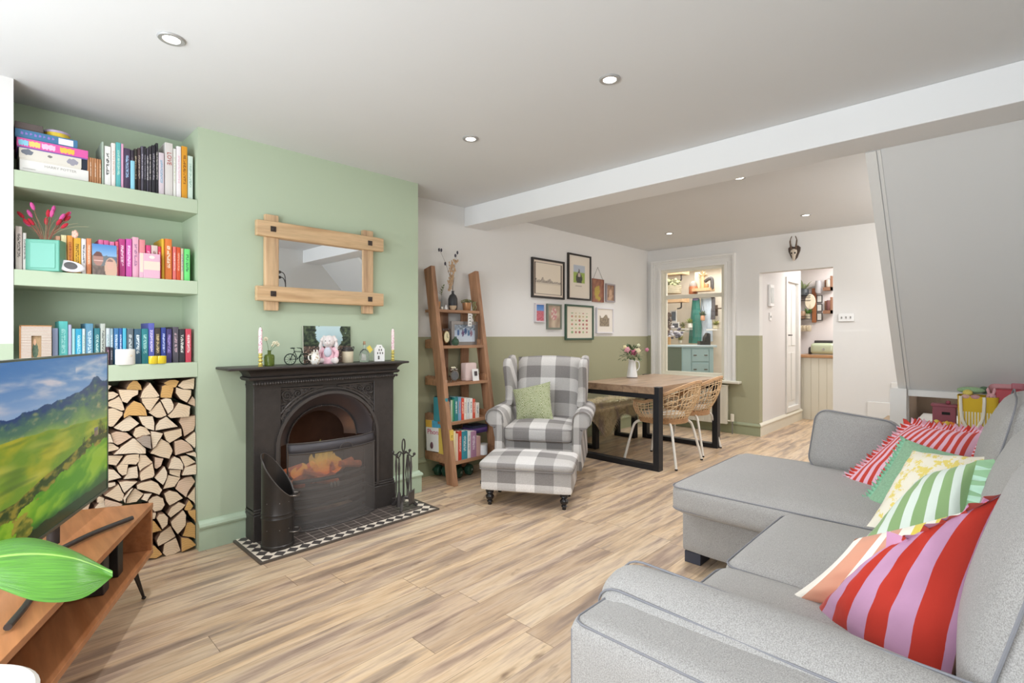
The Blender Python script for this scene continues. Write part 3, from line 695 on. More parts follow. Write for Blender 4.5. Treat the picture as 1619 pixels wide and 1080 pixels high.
q = MB(); q.box(1.30, 1.90, 3.325, 3.329, 1.55, 1.875); g = q.build('mirror_glass', pm('mirror_silver', '#f2f4f5', .01, 1.0), mr, world=True, smooth=0)

# ================================================================ mantel ornaments
MZ = 1.062
def candle(x, y, nm, l):
    t = thing('candle_holder', l, 'candle', (x, y, MZ), 0, 'patterned candles on the mantel')
    q = MB(); prof = [(.013, 0), (.014, .003), (.009, .006)]
    for z in (.014, .034, .056): prof += [(.007, z-.008), (.0125, z-.003), (.0135, z), (.0125, z+.004), (.007, z+.009)]
    prof += [(.011, .068), (.011, .085), (.009, .086)]; q.lathe(prof, n=16); q.build('holder', pm('yellow_gold_beads', '#d3c26a', .3, .3), t)
    m, nt, b = newmat('pink_patterned_wax') if 'pinkwax' not in MC else (MC['pinkwax'], None, None)
    if nt:
        v = texco(nt, 'Object', (1, 1, 1)); vo = nt.nodes.new('ShaderNodeTexVoronoi'); vo.inputs['Scale'].default_value = 110; nt.links.new(v, vo.inputs[0])
        nt.links.new(mixc(nt, mth(nt, 'LESS_THAN', vo.outputs['Distance'], .33), s2l('#f3dede'), s2l('#dd93b0')), b.inputs['Base Color']); MC['pinkwax'] = m
    q = MB(); q.lathe([(.0112, .08), (.011, .215), (.006, .232), (.001, .236)], n=16); q.build('candle', m, t)
    q = MB(); q.cyl((0, 0, .234), (0, 0, .242), .001, 5); q.build('wick', m_soot, t)
a = Zp(388.5, 577, MZ); candle(a.x, 3.20, '', 'pink patterned dinner candle in a yellow beaded holder at the left end of the mantel')
candle(2.085, 3.22, '', 'pink patterned dinner candle in a yellow beaded holder at the right end of the mantel')
# green glass bottle vase with white flowers
m_green = pm('olive_glass', '#76863c', .12, 0, trans=.55); m_clear = pm('clear_glass', '#eef3f2', .05, 0, trans=.93)
t = thing('bottle_vase', 'small olive green glass bottle vase with white blossoms on the mantel', 'vase', (1.215, 3.23, MZ))
q = MB(); q.lathe([(.025, 0), (.029, .004), (.030, .055), (.026, .068), (.010, .074), (.009, .09), (.012, .094), (.010, .095)], n=20); q.build('bottle', m_green, t)
q = MB()
for s_ in ((-.02, .0, .165), (.03, .0, .14), (.055, .01, .13)): q.tube(bez((0, 0, .06), (s_[0]*.2, 0, .11), s_), .0012, 5)
q.build('stem', pm('leaf_green_dark', '#5b7245', .7), t)
q = MB()
for s_ in ((-.02, .0, .165, .013), (.03, .0, .14, .011), (.055, .01, .13, .012), (.045, 0, .145, .007), (.02, 0, .125, .008)):
    for i in range(6): a = i*1.05; q.sph((s_[0]+s_[3]*.6*math.cos(a), s_[1]+.003, s_[2]+s_[3]*.6*math.sin(a)), (s_[3]*.5, .004, s_[3]*.5), 6, 5)
q.build('blossom', pm('cream_blossom', '#ece4c8', .7), t)
# model bicycle
t = thing('model_bicycle', 'small dark wire model bicycle on the mantel beside the green vase', 'ornament', (1.385, 3.22, MZ), R(-8))
mw = pm('dark_wire', '#23302c', .4, .6)
for x in (-.045, .045):
    q = MB(); q.tube([(x+.034*math.cos(2*math.pi*i/24), 0, .036+.034*math.sin(2*math.pi*i/24)) for i in range(24)], .0032, 6, closed=True)
    for i in range(5): a = math.pi*i/5; q.tube([(x+.034*math.cos(a), 0, .036+.034*math.sin(a)), (x-.034*math.cos(a), 0, .036-.034*math.sin(a))], .0011, 4)
    q.cyl((x, -.006, .036), (x, .006, .036), .004, 8); q.build('wheel', mw, t)
q = MB()
for a, b_ in (((-.045, 0, .036), (-.02, 0, .085)), ((-.02, 0, .085), (.028, 0, .082)), ((0, 0, .036), (.028, 0, .082)), ((0, 0, .036), (-.02, 0, .085)), ((0, 0, .036), (-.045, 0, .036)), ((.045, 0, .036), (.022, 0, .10)), ((-.02, 0, .085), (-.024, 0, .105))): q.tube([a, b_], .0024, 6)
q.build('frame', mw, t)
q = MB(); q.tube(spline([(.0, -.02, .108), (.02, -.012, .104), (.022, 0, .1), (.02, .012, .104), (.0, .02, .108)], 4), .0022, 6); q.build('handlebar', mw, t)
q = MB(); q.sph((-.03, 0, .106), (.016, .007, .004), 8, 6); q.build('saddle', mw, t)
# photo print of an outdoor crowd
def crowd(u, v):
    if v > .45:
        tr_ = fbm(u*5, v*5, 4)*.5+abs(u-.56)*2.4-(.9-v)*.1
        if v > .95-.42*max(0, 1-abs(u-.56)*3.2)-.3 and tr_ < .55+nz(u*9, v*9)*.1: return mx(hx('#a9cdd6'), hx('#c6dde0'), v)
        g = fbm(u*14, v*14, 3); return mx(hx('#1f2a22'), hx('#5b6a4a'), .4+g)
    g = nz(u*26, v*26); g2 = nz(u*30+9, v*30); return mx(mx(hx('#2b2a2b'), hx('#7c5a48'), .5+g), hx('#c7b6a2'), max(0, g2)*1.4)
ph = picture((1.475, 3.335, MZ), (1.815, 3.335, MZ), (1.815, 3.345, MZ+.25), (1.475, 3.345, MZ+.25), 70, 52, crowd)
t = thing('photo_canvas', 'square photo print of an outdoor crowd under trees leaning behind the mantel ornaments', 'photo', (1.645, 3.345, MZ))
ph.build('print', attrmat('photo_print', .5), t, world=True)
q = MB(); q.prism([(1.475, 3.338, MZ), (1.815, 3.338, MZ), (1.815, 3.348, MZ+.25), (1.475, 3.348, MZ+.25)], (0, .008, 0)); q.build('backing', col('#d8d2c4'), t, world=True)
# rabbit plush
t = thing('plush_rabbit', 'pale plush rabbit with long ears in a pink floral dress sitting on the mantel', 'soft toy', (1.60, 3.235, MZ), R(-40))
mfur = fabric('cream_plush', '#e3dad8', sc_=400); mdr = pm('pink_floral_cotton', '#dfb3bd', .9, var=.35, vs=45); mdr2 = pm('pale_blue_print', '#c7c9d3', .9, var=.25, vs=60)
q = MB(); q.sph((0, 0, .145), (.040, .037, .042), 16, 12); q.sph((0, -.030, .134), (.020, .016, .015), 12, 8); q.build('head', mfur, t)
for sx in (-1, 1):
    q = MB(); q.tube(spline([(sx*.022, .008, .178), (sx*.040, .0, .165), (sx*.050, -.004, .125), (sx*.050, -.010, .075)], 5), [.008, .010, .012, .014]*4, 8); q.build('ear', mfur, t)
    q = MB(); q.tube(spline([(sx*.03, 0, .10), (sx*.055, -.012, .07), (sx*.05, -.035, .035)], 5), [.018, .017, .017, .016, .015, .014, .014, .014, .014, .014, .012], 10); q.build('arm', mdr, t)
    q = MB(); q.tube(spline([(sx*.02, 0, .022), (sx*.04, -.035, .02), (sx*.058, -.062, .018)], 4), .018, 10); q.sph((sx*.06, -.066, .022), (.019, .019, .022), 10, 8); q.build('leg', mfur, t)
q = MB(); q.lathe([(.052, .0), (.056, .02), (.040, .07), (.024, .105), (.02, .112)], n=20, sy=.75); q.build('dress', mdr, t)
q = MB(); q.sph((0, -.030, .075), (.026, .018, .034), 12, 8); q.build('bib', mdr2, t)
for x in (-.014, .014): MB().sph((x, -.036, .150), .003, 6, 5).build('eye', m_soot, t)
q = MB(); q.sph((0, -.046, .137), .003, 6, 5); q.build('nose', col('#c98a8f'), t)
# white cat-like ceramic jug with pattern, small wicker pot, tin with clip lid, photo card, clear bottle, house
t = thing('floral_jug', 'small white jug painted with blossoms, left of the plush rabbit', 'jug', (1.495, 3.21, MZ))
mj = newmat('blossom_glaze'); m, nt, b = mj; v = texco(nt); vo = nt.nodes.new('ShaderNodeTexVoronoi'); vo.inputs['Scale'].default_value = 60; nt.links.new(v, vo.inputs[0])
nt.links.new(mixc(nt, mth(nt, 'LESS_THAN', vo.outputs['Distance'], .36), s2l('#eeeae2'), s2l('#c9b49a')), b.inputs['Base Color']); b.inputs['Roughness'].default_value = .3
q = MB(); q.lathe([(.022, 0), (.030, .012), (.032, .03), (.026, .055), (.022, .068), (.026, .078), (.022, .078), (.02, .06)], n=18); q.build('body', m, t)
q = MB(); q.tube(spline([(-.024, 0, .065), (-.042, 0, .06), (-.043, 0, .035), (-.028, 0, .02)], 5), .0045, 6); q.build('handle', m, t)
q = MB(); q.sph((.012, 0, .083), (.006, .004, .012), 6, 5); q.sph((-.008, 0, .083), (.006, .004, .012), 6, 5); q.build('spout', m, t)
t = thing('storage_jar', 'cream labelled candle jar with a black clip lid on the mantel', 'jar', (1.735, 3.235, MZ))
q = MB(); q.lathe([(.034, 0), (.037, .004), (.038, .075), (.036, .08)], n=22); q.build('jar', pm('cream_label', '#d9ccb0', .5, var=.18, vs=40), t)
q = MB(); q.lathe([(.040, .078), (.041, .092), (.034, .094), (.032, .105), (.026, .106)], n=22); q.tube(spline([(.03, 0, .10), (.045, 0, .108), (.048, 0, .096), (.04, 0, .088)], 4), .003, 6); q.build('lid', m_iron, t)
t = thing('glass_bottle', 'clear glass bottle with a cork and a yellow tag on the mantel', 'bottle', (1.865, 3.24, MZ))
q = MB(); q.lathe([(.030, 0), (.034, .006), (.034, .05), (.026, .075), (.010, .09), (.009, .125), (.012, .128), (.0095, .13)], n=22); q.build('bottle', m_clear, t)
q = MB(); q.cyl((0, 0, .12), (0, 0, .145), .0085, 10); q.build('cork', col('#b08a68'), t)
q = MB(); q.prism([(-.002, -.034, .10), (.02, -.036, .118), (.045, -.037, .085), (.022, -.036, .062)], (0, -.0015, 0)); q.build('tag', col('#e6cf5e'), t)
q = MB(); q.prism([(-.022, -.002, .012), (.01, -.002, .012), (.008, -.002, .05), (-.018, -.002, .06)], (0, .003, 0)); q.build('paper_note', col('#ece6da'), t)
t = thing('ceramic_house', 'white ceramic tealight house with cut-out windows on the mantel', 'ornament', (1.985, 3.245, MZ), R(-20))
q = MB(); q.prism([(-.037, -.022, 0), (.037, -.022, 0), (.037, -.022, .088), (.022, -.022, .105), (.016, -.022, .118), (-.016, -.022, .118), (-.022, -.022, .105), (-.037, -.022, .088)], (0, .045, 0)); q.build('walls', col('#f0efec', .35), t, bevel=.002)
q = MB()
for (x, z, w_, h_) in ((-.013, .052, .008, .014), (.004, .052, .008, .014), (.021, .052, .008, .014), (-.003, .075, .008, .014), (.013, .075, .008, .014), (.004, .10, .008, .008), (-.006, .014, .012, .026)): q.box(x-w_/2, x+w_/2, -.0228, -.0218, z, z+h_)
q.build('window_opening', col('#6d6a66'), t, smooth=0)
# ================================================================ sofa
m_sofa = fabric('grey_marl_weave', '#aeaba8', .12, 420, c2='#868380'); m_pipe = pm('grey_piping', '#85858a', .9)
sofa = thing('corner_sofa', 'large grey fabric sofa with a chaise end along the right wall', 'sofa', (2.3, .3, 0))
def rect_pipe(q, x0, x1, y0, y1, z, r=.05, rad=.0035):
    pts = []
    for cx, cy, a0 in ((x1-r, y1-r, 0), (x0+r, y1-r, 90), (x0+r, y0+r, 180), (x1-r, y0+r, 270)):
        for i in range(5): a = R(a0+22.5*i); pts.append((cx+r*math.cos(a), cy+r*math.sin(a), z))
    q.tube(pts, rad, 6, closed=True)
q = MB(); q.puff(1.20, 2.62, -.45, .655, .06, .31, r=.025, pt=0, n=8); q.puff(2.665, 3.52, -.45, 1.275, .06, .305, r=.03, pt=0, n=8); q.build('base', m_sofa, sofa, world=True)
for i, (x0, x1, y1, z0, z1, pt) in enumerate(((1.19, 1.765, .70, .30, .475, .025), (1.775, 2.47, .70, .30, .475, .025), (2.50, 3.50, 1.26, .315, .48, .03))):
    q = MB(); q.puff(x0, x1, .02 if i < 2 else .0, y1, z0, z1, r=.05, pt=pt, ps=.012, n=14); c = q.build('seat_cushion', m_sofa, sofa, world=True)
    q = MB(); rect_pipe(q, x0+.004, x1-.004, .03, y1-.002, z1-.022, .05); rect_pipe(q, x0+.004, x1-.004, .03, y1-.002, z0+.03, .05); q.build('piping', m_pipe, c, world=True)
# near arm
for (x0, x1, y1, z1) in ((.955, 1.20, .745, .585), (3.52, 3.75, .70, .60)):
    q = MB(); q.puff(x0, x1, -.45, y1, .05, z1, r=.035, pt=.012, n=12); c = q.build('arm', m_sofa, sofa, world=True)
    q = MB(); q.tube([(x0+.012, -.44, z1-.010), (x0+.012, y1-.04, z1-.010), (x0+.020, y1-.022, z1-.010), (x0+.04, y1-.012, z1-.010), (x1-.04, y1-.012, z1-.010), (x1-.020, y1-.022, z1-.010), (x1-.012, y1-.04, z1-.010), (x1-.012, -.44, z1-.010)], .0032, 6)
    q.tube([(x0+.012, y1-.012, z1-.03), (x0+.012, y1-.012, .06)], .0032, 6); q.tube([(x1-.012, y1-.012, z1-.03), (x1-.012, y1-.012, .06)], .0032, 6); q.build('piping', m_pipe, c, world=True)
q = MB(); q.puff(.98, 3.74, -.50, -.27, .06, .80, r=.06, pt=.0, n=14); q.build('back_frame', m_sofa, sofa, world=True)
# back cushions, leaning
def bcush(x0, x1, nm, lean, y, z=.47, h=.50, t=.20, wr=0):
    M = Matrix.Translation(((x0+x1)/2, y, z)) @ Matrix.Rotation(R(lean), 4, 'X'); hw = (x1-x0)/2
    q = MB(); q.puff(-hw, hw, -t/2, t/2, 0, h, r=.08, pt=.02, n=16, ps=.0)
    for i, v in enumerate(q.v):
        v.y += math.copysign(.045, v.y)*max(0, 1-(v.x/hw)**2)*max(0, 1-((v.z-h/2)/(h/2))**2)
        v.y += .006*nz(v.x*6, v.z*6, x0*9); v.z += .012*nz(v.x*5, v.y*5, x0*3)
    q.v = [M @ v for v in q.v]; c = q.build(nm, m_sofa, sofa, world=True)
    p = MB(); pts = [(x, t/2-.02, z_) for x, z_ in ([(-hw+.03, .03), (-hw+.008, h/2), (-hw+.03, h-.03), (0, h-.004), (hw-.03, h-.03), (hw-.008, h/2), (hw-.03, .03)])]
    p.tube([M @ v for v in spline(pts, 5)], .0035, 6); p.build('piping', m_pipe, c, world=True); return c
bcush(1.22, 1.86, 'back_cushion', 14, -.03); bcush(1.88, 2.58, 'back_cushion', 15, -.03); bcush(2.62, 3.42, 'back_cushion', 13, .0, h=.53)
q = MB()
for (x, y) in ((1.01, .66), (3.42, .68), (2.72, 1.22), (3.46, 1.22), (1.01, -.4), (3.68, -.4)): q.box(x-.04, x+.10, y-.05, y+.05, 0, .055)
sv = [(1.01, .66), (3.60, .62), (2.725, 1.225), (3.40, 1.225), (1.01, -.4), (3.60, -.4)]
for (x, y) in sv: q = MB(); q.box(x-.035, x+.09, y-.05, y+.04, 0, .062); q.build('foot', pm('navy_block_foot', '#3a3d4a', .5), sofa, world=True, bevel=.003)
# loose arm cushions
def slab(nm, L, c, ux, uz, t, w_, h, cat='cushion', kx=0, bend=0, sag=0):
    """soft rectangular cushion in the plane (ux, uz) centred at c"""
    ux = Vector(ux).normalized(); uz = Vector(uz).normalized(); ny = ux.cross(uz); M = Matrix.Translation(Vector(c)) @ Matrix(((ux.x, ny.x, uz.x, 0), (ux.y, ny.y, uz.y, 0), (ux.z, ny.z, uz.z, 0), (0, 0, 0, 1)))
    o = thing(nm, L, cat, c)
    q = MB(); q.puff(-w_/2, w_/2, -t/2, t/2, -h/2, h/2, r=t*.45, pt=.0, n=18)
    for v in q.v:
        b_ = max(0, 1-(2*v.x/w_)**2)*max(0, 1-(2*v.z/h)**2); v.y += math.copysign(t*.28, v.y)*b_; v.z -= sag*(2*v.x/w_)**2; v.y += .009*nz(v.x*7, v.z*7, w_*9)
    q.v = [M @ v for v in q.v]; q.build('cover', m_sofa, o, world=True)
    q = MB()
    for sy in (-1, 1):
        pts = []; hw, hh, rr = w_/2-.010, h/2-.010, t*.42
        for cx, cz, a0 in ((hw-rr, -hh+rr, -90), (hw-rr, hh-rr, 0), (-hw+rr, hh-rr, 90), (-hw+rr, -hh+rr, 180)):
            for i in range(6): a = R(a0+18*i); pts.append(Vector((cx+rr*math.cos(a), sy*t*.36, cz+rr*math.sin(a))))
        for p_ in pts: p_.z -= sag*(2*p_.x/w_)**2
        q.tube([M @ p_ for p_ in pts], .003, 6, closed=True)
    q.build('piping', m_pipe, o, world=True); return o
slab('arm_cushion', 'grey sofa cushion leaning against the far arm of the sofa', (3.44, .61, .62), (0, -1, -.10), (.20, -.10, 1), .16, .42, .36)
slab('arm_cushion', 'large grey sofa cushion slumped over the near arm, in the front right of the photo', (1.20, .345, .495), (.0, -1, -.02), (-.28, .0, 1), .17, .86, .29, sag=.012)

# ---------------------------------------------------------------- scatter cushions
def stripes(name, cs, n, axis=0, wob=0):
    if name in MC: return MC[name]
    m, nt, b = newmat(name); s_ = sep(nt, texco(nt, 'UV')); f = mth(nt, 'FRACT', mth(nt, 'MULTIPLY', mth(nt, 'ADD', s_[axis], mth(nt, 'MULTIPLY', s_[1-axis], wob)), n)); k = len(cs); pos = 0; st = []
    for c, w_ in cs: st.append((pos, c)); pos += w_
    nt.links.new(rampn(nt, f, st, 'CONSTANT'), b.inputs['Base Color']); b.inputs['Roughness'].default_value = .85; b.inputs['Sheen Weight'].default_value = .2
    bump(nt, b, noi(nt, texco(nt), 30, 3), .12, .01); MC[name] = m; return m
def floral(name, bg, fg, sc_=7):
    m, nt, b = newmat(name); v = texco(nt, 'UV'); a = noi(nt, v, sc_, 4, .7); c = mixc(nt, rampn(nt, a, [(.52, (0, 0, 0)), (.56, (1, 1, 1))]), s2l(bg), s2l(fg))
    nt.links.new(c, b.inputs['Base Color']); b.inputs['Roughness'].default_value = .85; return m
def cushion(L, BL, BR, TR, TL, t, mf, mb_, frill=None, fw=.04, fm=None, waves=22, sides=(0, 1, 2, 3), grp=None):
    BL, BR, TR, TL = map(Vector, (BL, BR, TR, TL)); c = (BL+BR+TR+TL)/4; nrm = (BR-BL).cross(TL-BL).normalized()
    o = thing('scatter_cushion', L, 'cushion', (c.x, c.y, min(BL.z, BR.z)), 0, grp)
    def P(u, v, s):
        p = BL*(1-u)*(1-v)+BR*u*(1-v)+TR*u*v+TL*(1-u)*v; cx = 2*u-1; cy = 2*v-1
        pin = .07; p = c+(p-c)-((BR-BL)*(cx*pin*(1-cy*cy)*cx*cx*.5)+(TL-BL)*(cy*pin*(1-cx*cx)*cy*cy*.5))
        h = (max(0, (1-abs(cx)**2.2)*(1-abs(cy)**2.2)))**.55*t/2
        wr = .006*nz(u*7, v*7, t*50+c.x*9)*min(1, h/(t*.2)) if t else 0
        return p+nrm*(s*h+wr)
    for s, m, nm in ((1, mf, 'front_cover'), (-1, mb_, 'back_cover')):
        q = MB(); q.grid(lambda u, v: P(u, v, s), 26, 26); q.build(nm, m, o, world=True, smooth=70)
    if frill is not None:
        edge = []
        N = 36
        segs = {0: lambda t_: (t_, 0), 1: lambda t_: (1, t_), 2: lambda t_: (1-t_, 1), 3: lambda t_: (0, 1-t_)}
        for k in sides:
            q = MB(); rows = []
            for i in range(N*3+1):
                t_ = i/(N*3); u, v = segs[k](t_); p = P(u, v, 0); u2, v2 = (u-.5)*2, (v-.5)*2
                d = (BR-BL)*({0: 0, 1: 1, 2: 0, 3: -1}[k])+(TL-BL)*({0: -1, 1: 0, 2: 1, 3: 0}[k])
                e = max(0, abs(t_-.5)*2-.93)/.07*.7; al = {0: (BR-BL), 1: (TL-BL), 2: (BL-BR), 3: (BL-TL)}[k]
                d = (d.normalized()+al.normalized()*math.copysign(e, t_-.5)*.9).normalized()
                rows.append((p, d, t_))
            def F(u, v, rows=rows):
                p, d, t_ = rows[round(u*N*3)]; ph = t_*waves*2*math.pi
                return p+d*(fw*v*(1+.15*math.sin(ph*.5+1)))+nrm*(.016*v**1.2*math.sin(ph)+.006*v*math.sin(ph*2.3+k))
            q.grid(F, N*3, 4); f_ = q.build('frill', frill, o, world=True, smooth=80)
    return o
Pk = '#e8b9cc'; Rd = '#c93b2b'
m_rp = stripes('red_pink_stripe', [(Rd, .5), (Pk, .5)], 12, 0); m_rpf = stripes('red_pink_frill', [(Rd, .5), ('#f0c6d6', .5)], 22, 0)
m_big = stripes('big_red_lilac_stripe', [('#b92c19', .5), ('#bf8fae', .5)], 3.6, 0, .0); m_bigf = stripes('big_red_lilac_frill', [('#cf4128', .55), ('#d9a0c2', .45)], 7, 0)
m_pch = stripes('peach_white_stripe', [('#f3e6d8', .4), ('#d79a7b', .6)], 3, 1); m_gs = stripes('green_white_stripe', [('#dfeadf', .45), ('#8faf77', .55)], 4.0, 0, .25); m_gsf = stripes('green_white_frill', [('#b9dcc6', .5), ('#93bb92', .5)], 12)
m_yf = floral('yellow_floral_print', '#f3ecd9', '#ecd878'); m_mint = fabric('mint_linen', '#8fb795', .08, 120); m_mintf = pm('mint_frill', '#8dc0a0', .9)
m_yw = stripes('yellow_white_stripe', [('#f4efe2', .45), ('#e7cf4e', .55)], 9, 0)
# far red and pink striped cushion
G_ = 'scatter cushions on the sofa'
cushion('red and pink striped cushion with frilled edges, furthest back on the sofa', Zp(1330, 764, .475), (2.88, .14, .485), Xp(1554, 684, 3.28), Xp(1440, 670, 3.30), .14, m_rp, m_rp, m_rpf, .035, waves=26, grp=G_)
cushion('plain mint green cushion tucked behind the yellow floral one', Zp(1366, 798, .475), (2.62, .12, .485), Xp(1562, 728, 2.95), Xp(1432, 694, 3.10), .09, m_mint, m_mint, m_mintf, .022, waves=20, sides=(0, 3), grp=G_)
cushion('white cushion with a yellow floral print between the mint and green striped ones', Zp(1370, 832, .475), (2.34, .12, .485), Xp(1558, 722, 2.72), Xp(1443, 712, 2.80), .12, m_yf, m_yf, None, grp=G_)
cushion('green and white striped cushion with a pale green frill, behind the big red one', Zp(1342, 878, .475), (1.98, .10, .485), Xp(1545, 728, 2.36), Xp(1462, 752, 2.38), .13, m_gs, m_gs, m_gsf, .05, waves=9, sides=(1,), grp=G_)
m_mix = stripes('peach_white_yellow_bands', [('#f4ece0', .07), ('#d99b80', .17), ('#f4ece0', .07), ('#dba088', .10), ('#f5f0e2', .10), ('#e8d158', .08), ('#f5f0e2', .08), ('#e8d158', .08), ('#f5f0e2', .25)], 1, 0)
cushion('cushion with peach, white and yellow bands just behind the big red cushion', Zp(1246, 946, .475), (1.68, .10, .485), Xp(1556, 800, 1.80), Xp(1352, 852, 1.72), .13, m_mix, m_pch, None, grp=G_)
cushion('big red and lilac striped cushion with a ruffled edge, nearest on the sofa', Zp(1284, 968, .45), (1.42, .09, .44), (1.75, -.01, .862), Xp(1400, 872, 1.58), .19, m_big, m_pch, m_bigf, .045, waves=6, sides=(2,), grp=G_)

# ================================================================ armchair and footstool
m, nt, b = newmat('buffalo_check_wool'); v = texco(nt); p = sep(nt, v)
def bands(x, off):
    f = mth(nt, 'FRACT', mth(nt, 'ADD', mth(nt, 'DIVIDE', x, .55), off))
    return rampn(nt, f, [(0, (.86, .86, .86)), (.25, (.26, .25, .25)), (.5, (.60, .59, .58)), (.75, (.26, .25, .25))], 'CONSTANT')
bx = bands(p[0], .625-.5); by = bands(mth(nt, 'ADD', mth(nt, 'MULTIPLY', p[1], 1.0), p[2]), .30)
c = mixc(nt, .5, bx, by); f = noi(nt, v, 300, 2)
c = mixc(nt, 1.0, c, rampn(nt, f, [(.3, (.82, .82, .82)), (.7, (1.1, 1.1, 1.1))]), 'MULTIPLY'); c = mixc(nt, 1.0, c, (1.0, .965, .935), 'MULTIPLY')
nt.links.new(c, b.inputs['Base Color']); b.inputs['Roughness'].default_value = .95; bump(nt, b, f, .2, .002); m_chk = m
m_blk = pm('black_turned_wood', '#1f1d1f', .3)
def turned(x, y, h, r=.028): return [(x, y), [(r*.42, 0), (r*.5, .006), (r*.45, h*.12), (r*.75, h*.22), (r*.5, h*.30), (r*.95, h*.42), (r*1.05, h*.55), (r*.7, h*.66), (r*.6, h*.7), (r, h*.78), (r*.9, h*.84), (r*1.1, h*.9), (r*1.1, h)]]
ROT = math.atan2(-.852, .523)
ac = thing('armchair', 'wing armchair in grey and white buffalo check beside the ladder shelf', 'armchair', (3.50, 2.965, 0), ROT)
q = MB(); q.puff(-.33, .33, -.33, .34, .15, .37, r=.02, pt=0, n=6); q.build('seat_base', m_chk, ac)
q = MB(); q.puff(-.285, .285, -.385, .20, .36, .49, r=.04, pt=.03, ps=.01, n=12); c = q.build('seat_cushion', m_chk, ac)
q = MB(); rect_pipe(q, -.283, .283, -.383, .19, .47, .04, .003); rect_pipe(q, -.283, .283, -.383, .19, .38, .04, .003); q.build('piping', pm('chair_piping', '#8f8a88', .9), c)
for sx in (-1, 1):
    q = MB()   # arm: rolled scroll over an upright panel
    n = 18; X = sx*.355; vs = []
    sec = [(sx*.285, .15), (sx*.285, .52)]
    for i in range(13): a = R(180-24*i) if sx > 0 else R(24*i); sec.append((X+.078*math.cos(a)+sx*.012, .565+.072*math.sin(a)))
    sec += [(sx*.375, .48), (sx*.36, .40), (sx*.365, .15)]
    ys = [(-.37, .90), (-.385, .97), (-.38, 1.0), (-.1, 1.0), (.12, 1.0), (.30, .98)]
    cx, cz = X, .42
    for (y, s_) in [(-.39, .80)]+ys: vs += [(cx+(x-cx)*s_, y, cz+(z-cz)*(s_ if z > .3 else 1)) for (x, z) in sec]
    k = len(sec); L_ = len(ys)+1
    q.add(vs, [(i*k+j, i*k+(j+1) % k, (i+1)*k+(j+1) % k, (i+1)*k+j) for i in range(L_-1) for j in range(k)]+[tuple(range(k)), tuple(range(L_*k-1, (L_-1)*k-1, -1))])
    arm = q.build('arm', m_chk, ac, smooth=60)
    q = MB(); q.tube([((cx+(x-cx)*.97), -.388, cz+(z-cz)*.97) for (x, z) in sec[1:-1]], .004, 6); q.build('piping', pm('chair_piping', '#8f8a88', .9), arm)
    q = MB()   # wing
    poly = [(-.02, .60), (.0, .66), (.015, .74), (-.005, .84), (-.03, .93), (-.035, .985), (-.01, 1.025), (.05, 1.04), (.14, 1.035), (.30, 1.03), (.33, .60)]
    ring = []; C_ = Vector((0, .16, .82))
    for (off, sc2) in ((-.035, .90), (-.028, .97), (0, 1.0), (.028, .97), (.035, .90)):
        ring.append([(sx*.325+off+sx*.03*(z-.6), C_.y+(y-C_.y)*sc2, C_.z+(z-C_.z)*sc2) for (y, z) in spline([Vector((a, b_, 0)) for a, b_ in poly], 3, True) for (y, z) in [(y, z)]] if False else [(sx*.325+off+sx*.05*(pp.y-.6), C_.y+(pp.x-C_.y)*sc2, C_.z+(pp.y-C_.z)*sc2) for pp in spline([Vector((a, b_, 0)) for a, b_ in poly], 3, True)])
    k = len(ring[0]); q.add([p_ for r_ in ring for p_ in r_], [(i*k+j, i*k+(j+1) % k, (i+1)*k+(j+1) % k, (i+1)*k+j) for i in range(4) for j in range(k)]+[tuple(range(k)), tuple(range(5*k-1, 4*k-1, -1))])
    q.build('wing', m_chk, ac, smooth=60)
q = MB()   # back pad, leaning and arched
def BK(u, v, s):
    x = (u-.5)*.60; zt_ = 1.03+.025*math.cos((u-.5)*2.6); z = .30+(zt_-.30)*v; y = .17+.15*v; h = (max(0, (1-abs(2*u-1)**5)*(1-abs(2*v-1)**7)))**.5
    return Vector((x, y-s*(.06*h) if s > 0 else y+.10*h, z))
q.grid(lambda u, v: BK(u, v, 1), 16, 16); q.grid(lambda u, v: BK(u, v, -1), 16, 16); q.build('backrest', m_chk, ac, smooth=70)
for (x, y) in ((-.29, -.28), (.29, -.28), (-.27, .28), (.27, .28)):
    (cx, cy), pr = turned(x, y, .16); q = MB(); q.lathe(pr, (cx, cy, 0), 16); q.build('leg', m_blk, ac)
fs = thing('footstool', 'checked footstool with black turned legs in front of the armchair', 'footstool', (2.875, 2.575, 0), ROT)
q = MB(); q.puff(-.335, .335, -.205, .205, .115, .28, r=.018, pt=0, n=8); q.build('base', m_chk, fs)
q = MB(); q.puff(-.345, .345, -.222, .222, .265, .335, r=.034, pt=.03, ps=.004, n=14); c = q.build('pad', m_chk, fs)
q = MB(); rect_pipe(q, -.342, .342, -.218, .218, .275, .03, .004); q.build('piping', pm('chair_piping', '#8f8a88', .9), c)
for (x, y) in ((-.275, -.155), (.275, -.155), (-.275, .155), (.275, .155)):
    (cx, cy), pr = turned(x, y, .118, .030); q = MB(); q.lathe(pr, (cx, cy, 0), 18); q.build('leg', m_blk, fs)
q = MB(); q.box(-.339, -.336, -.19, -.175, .155, .18); q.build('label_tag', m_blk, fs)
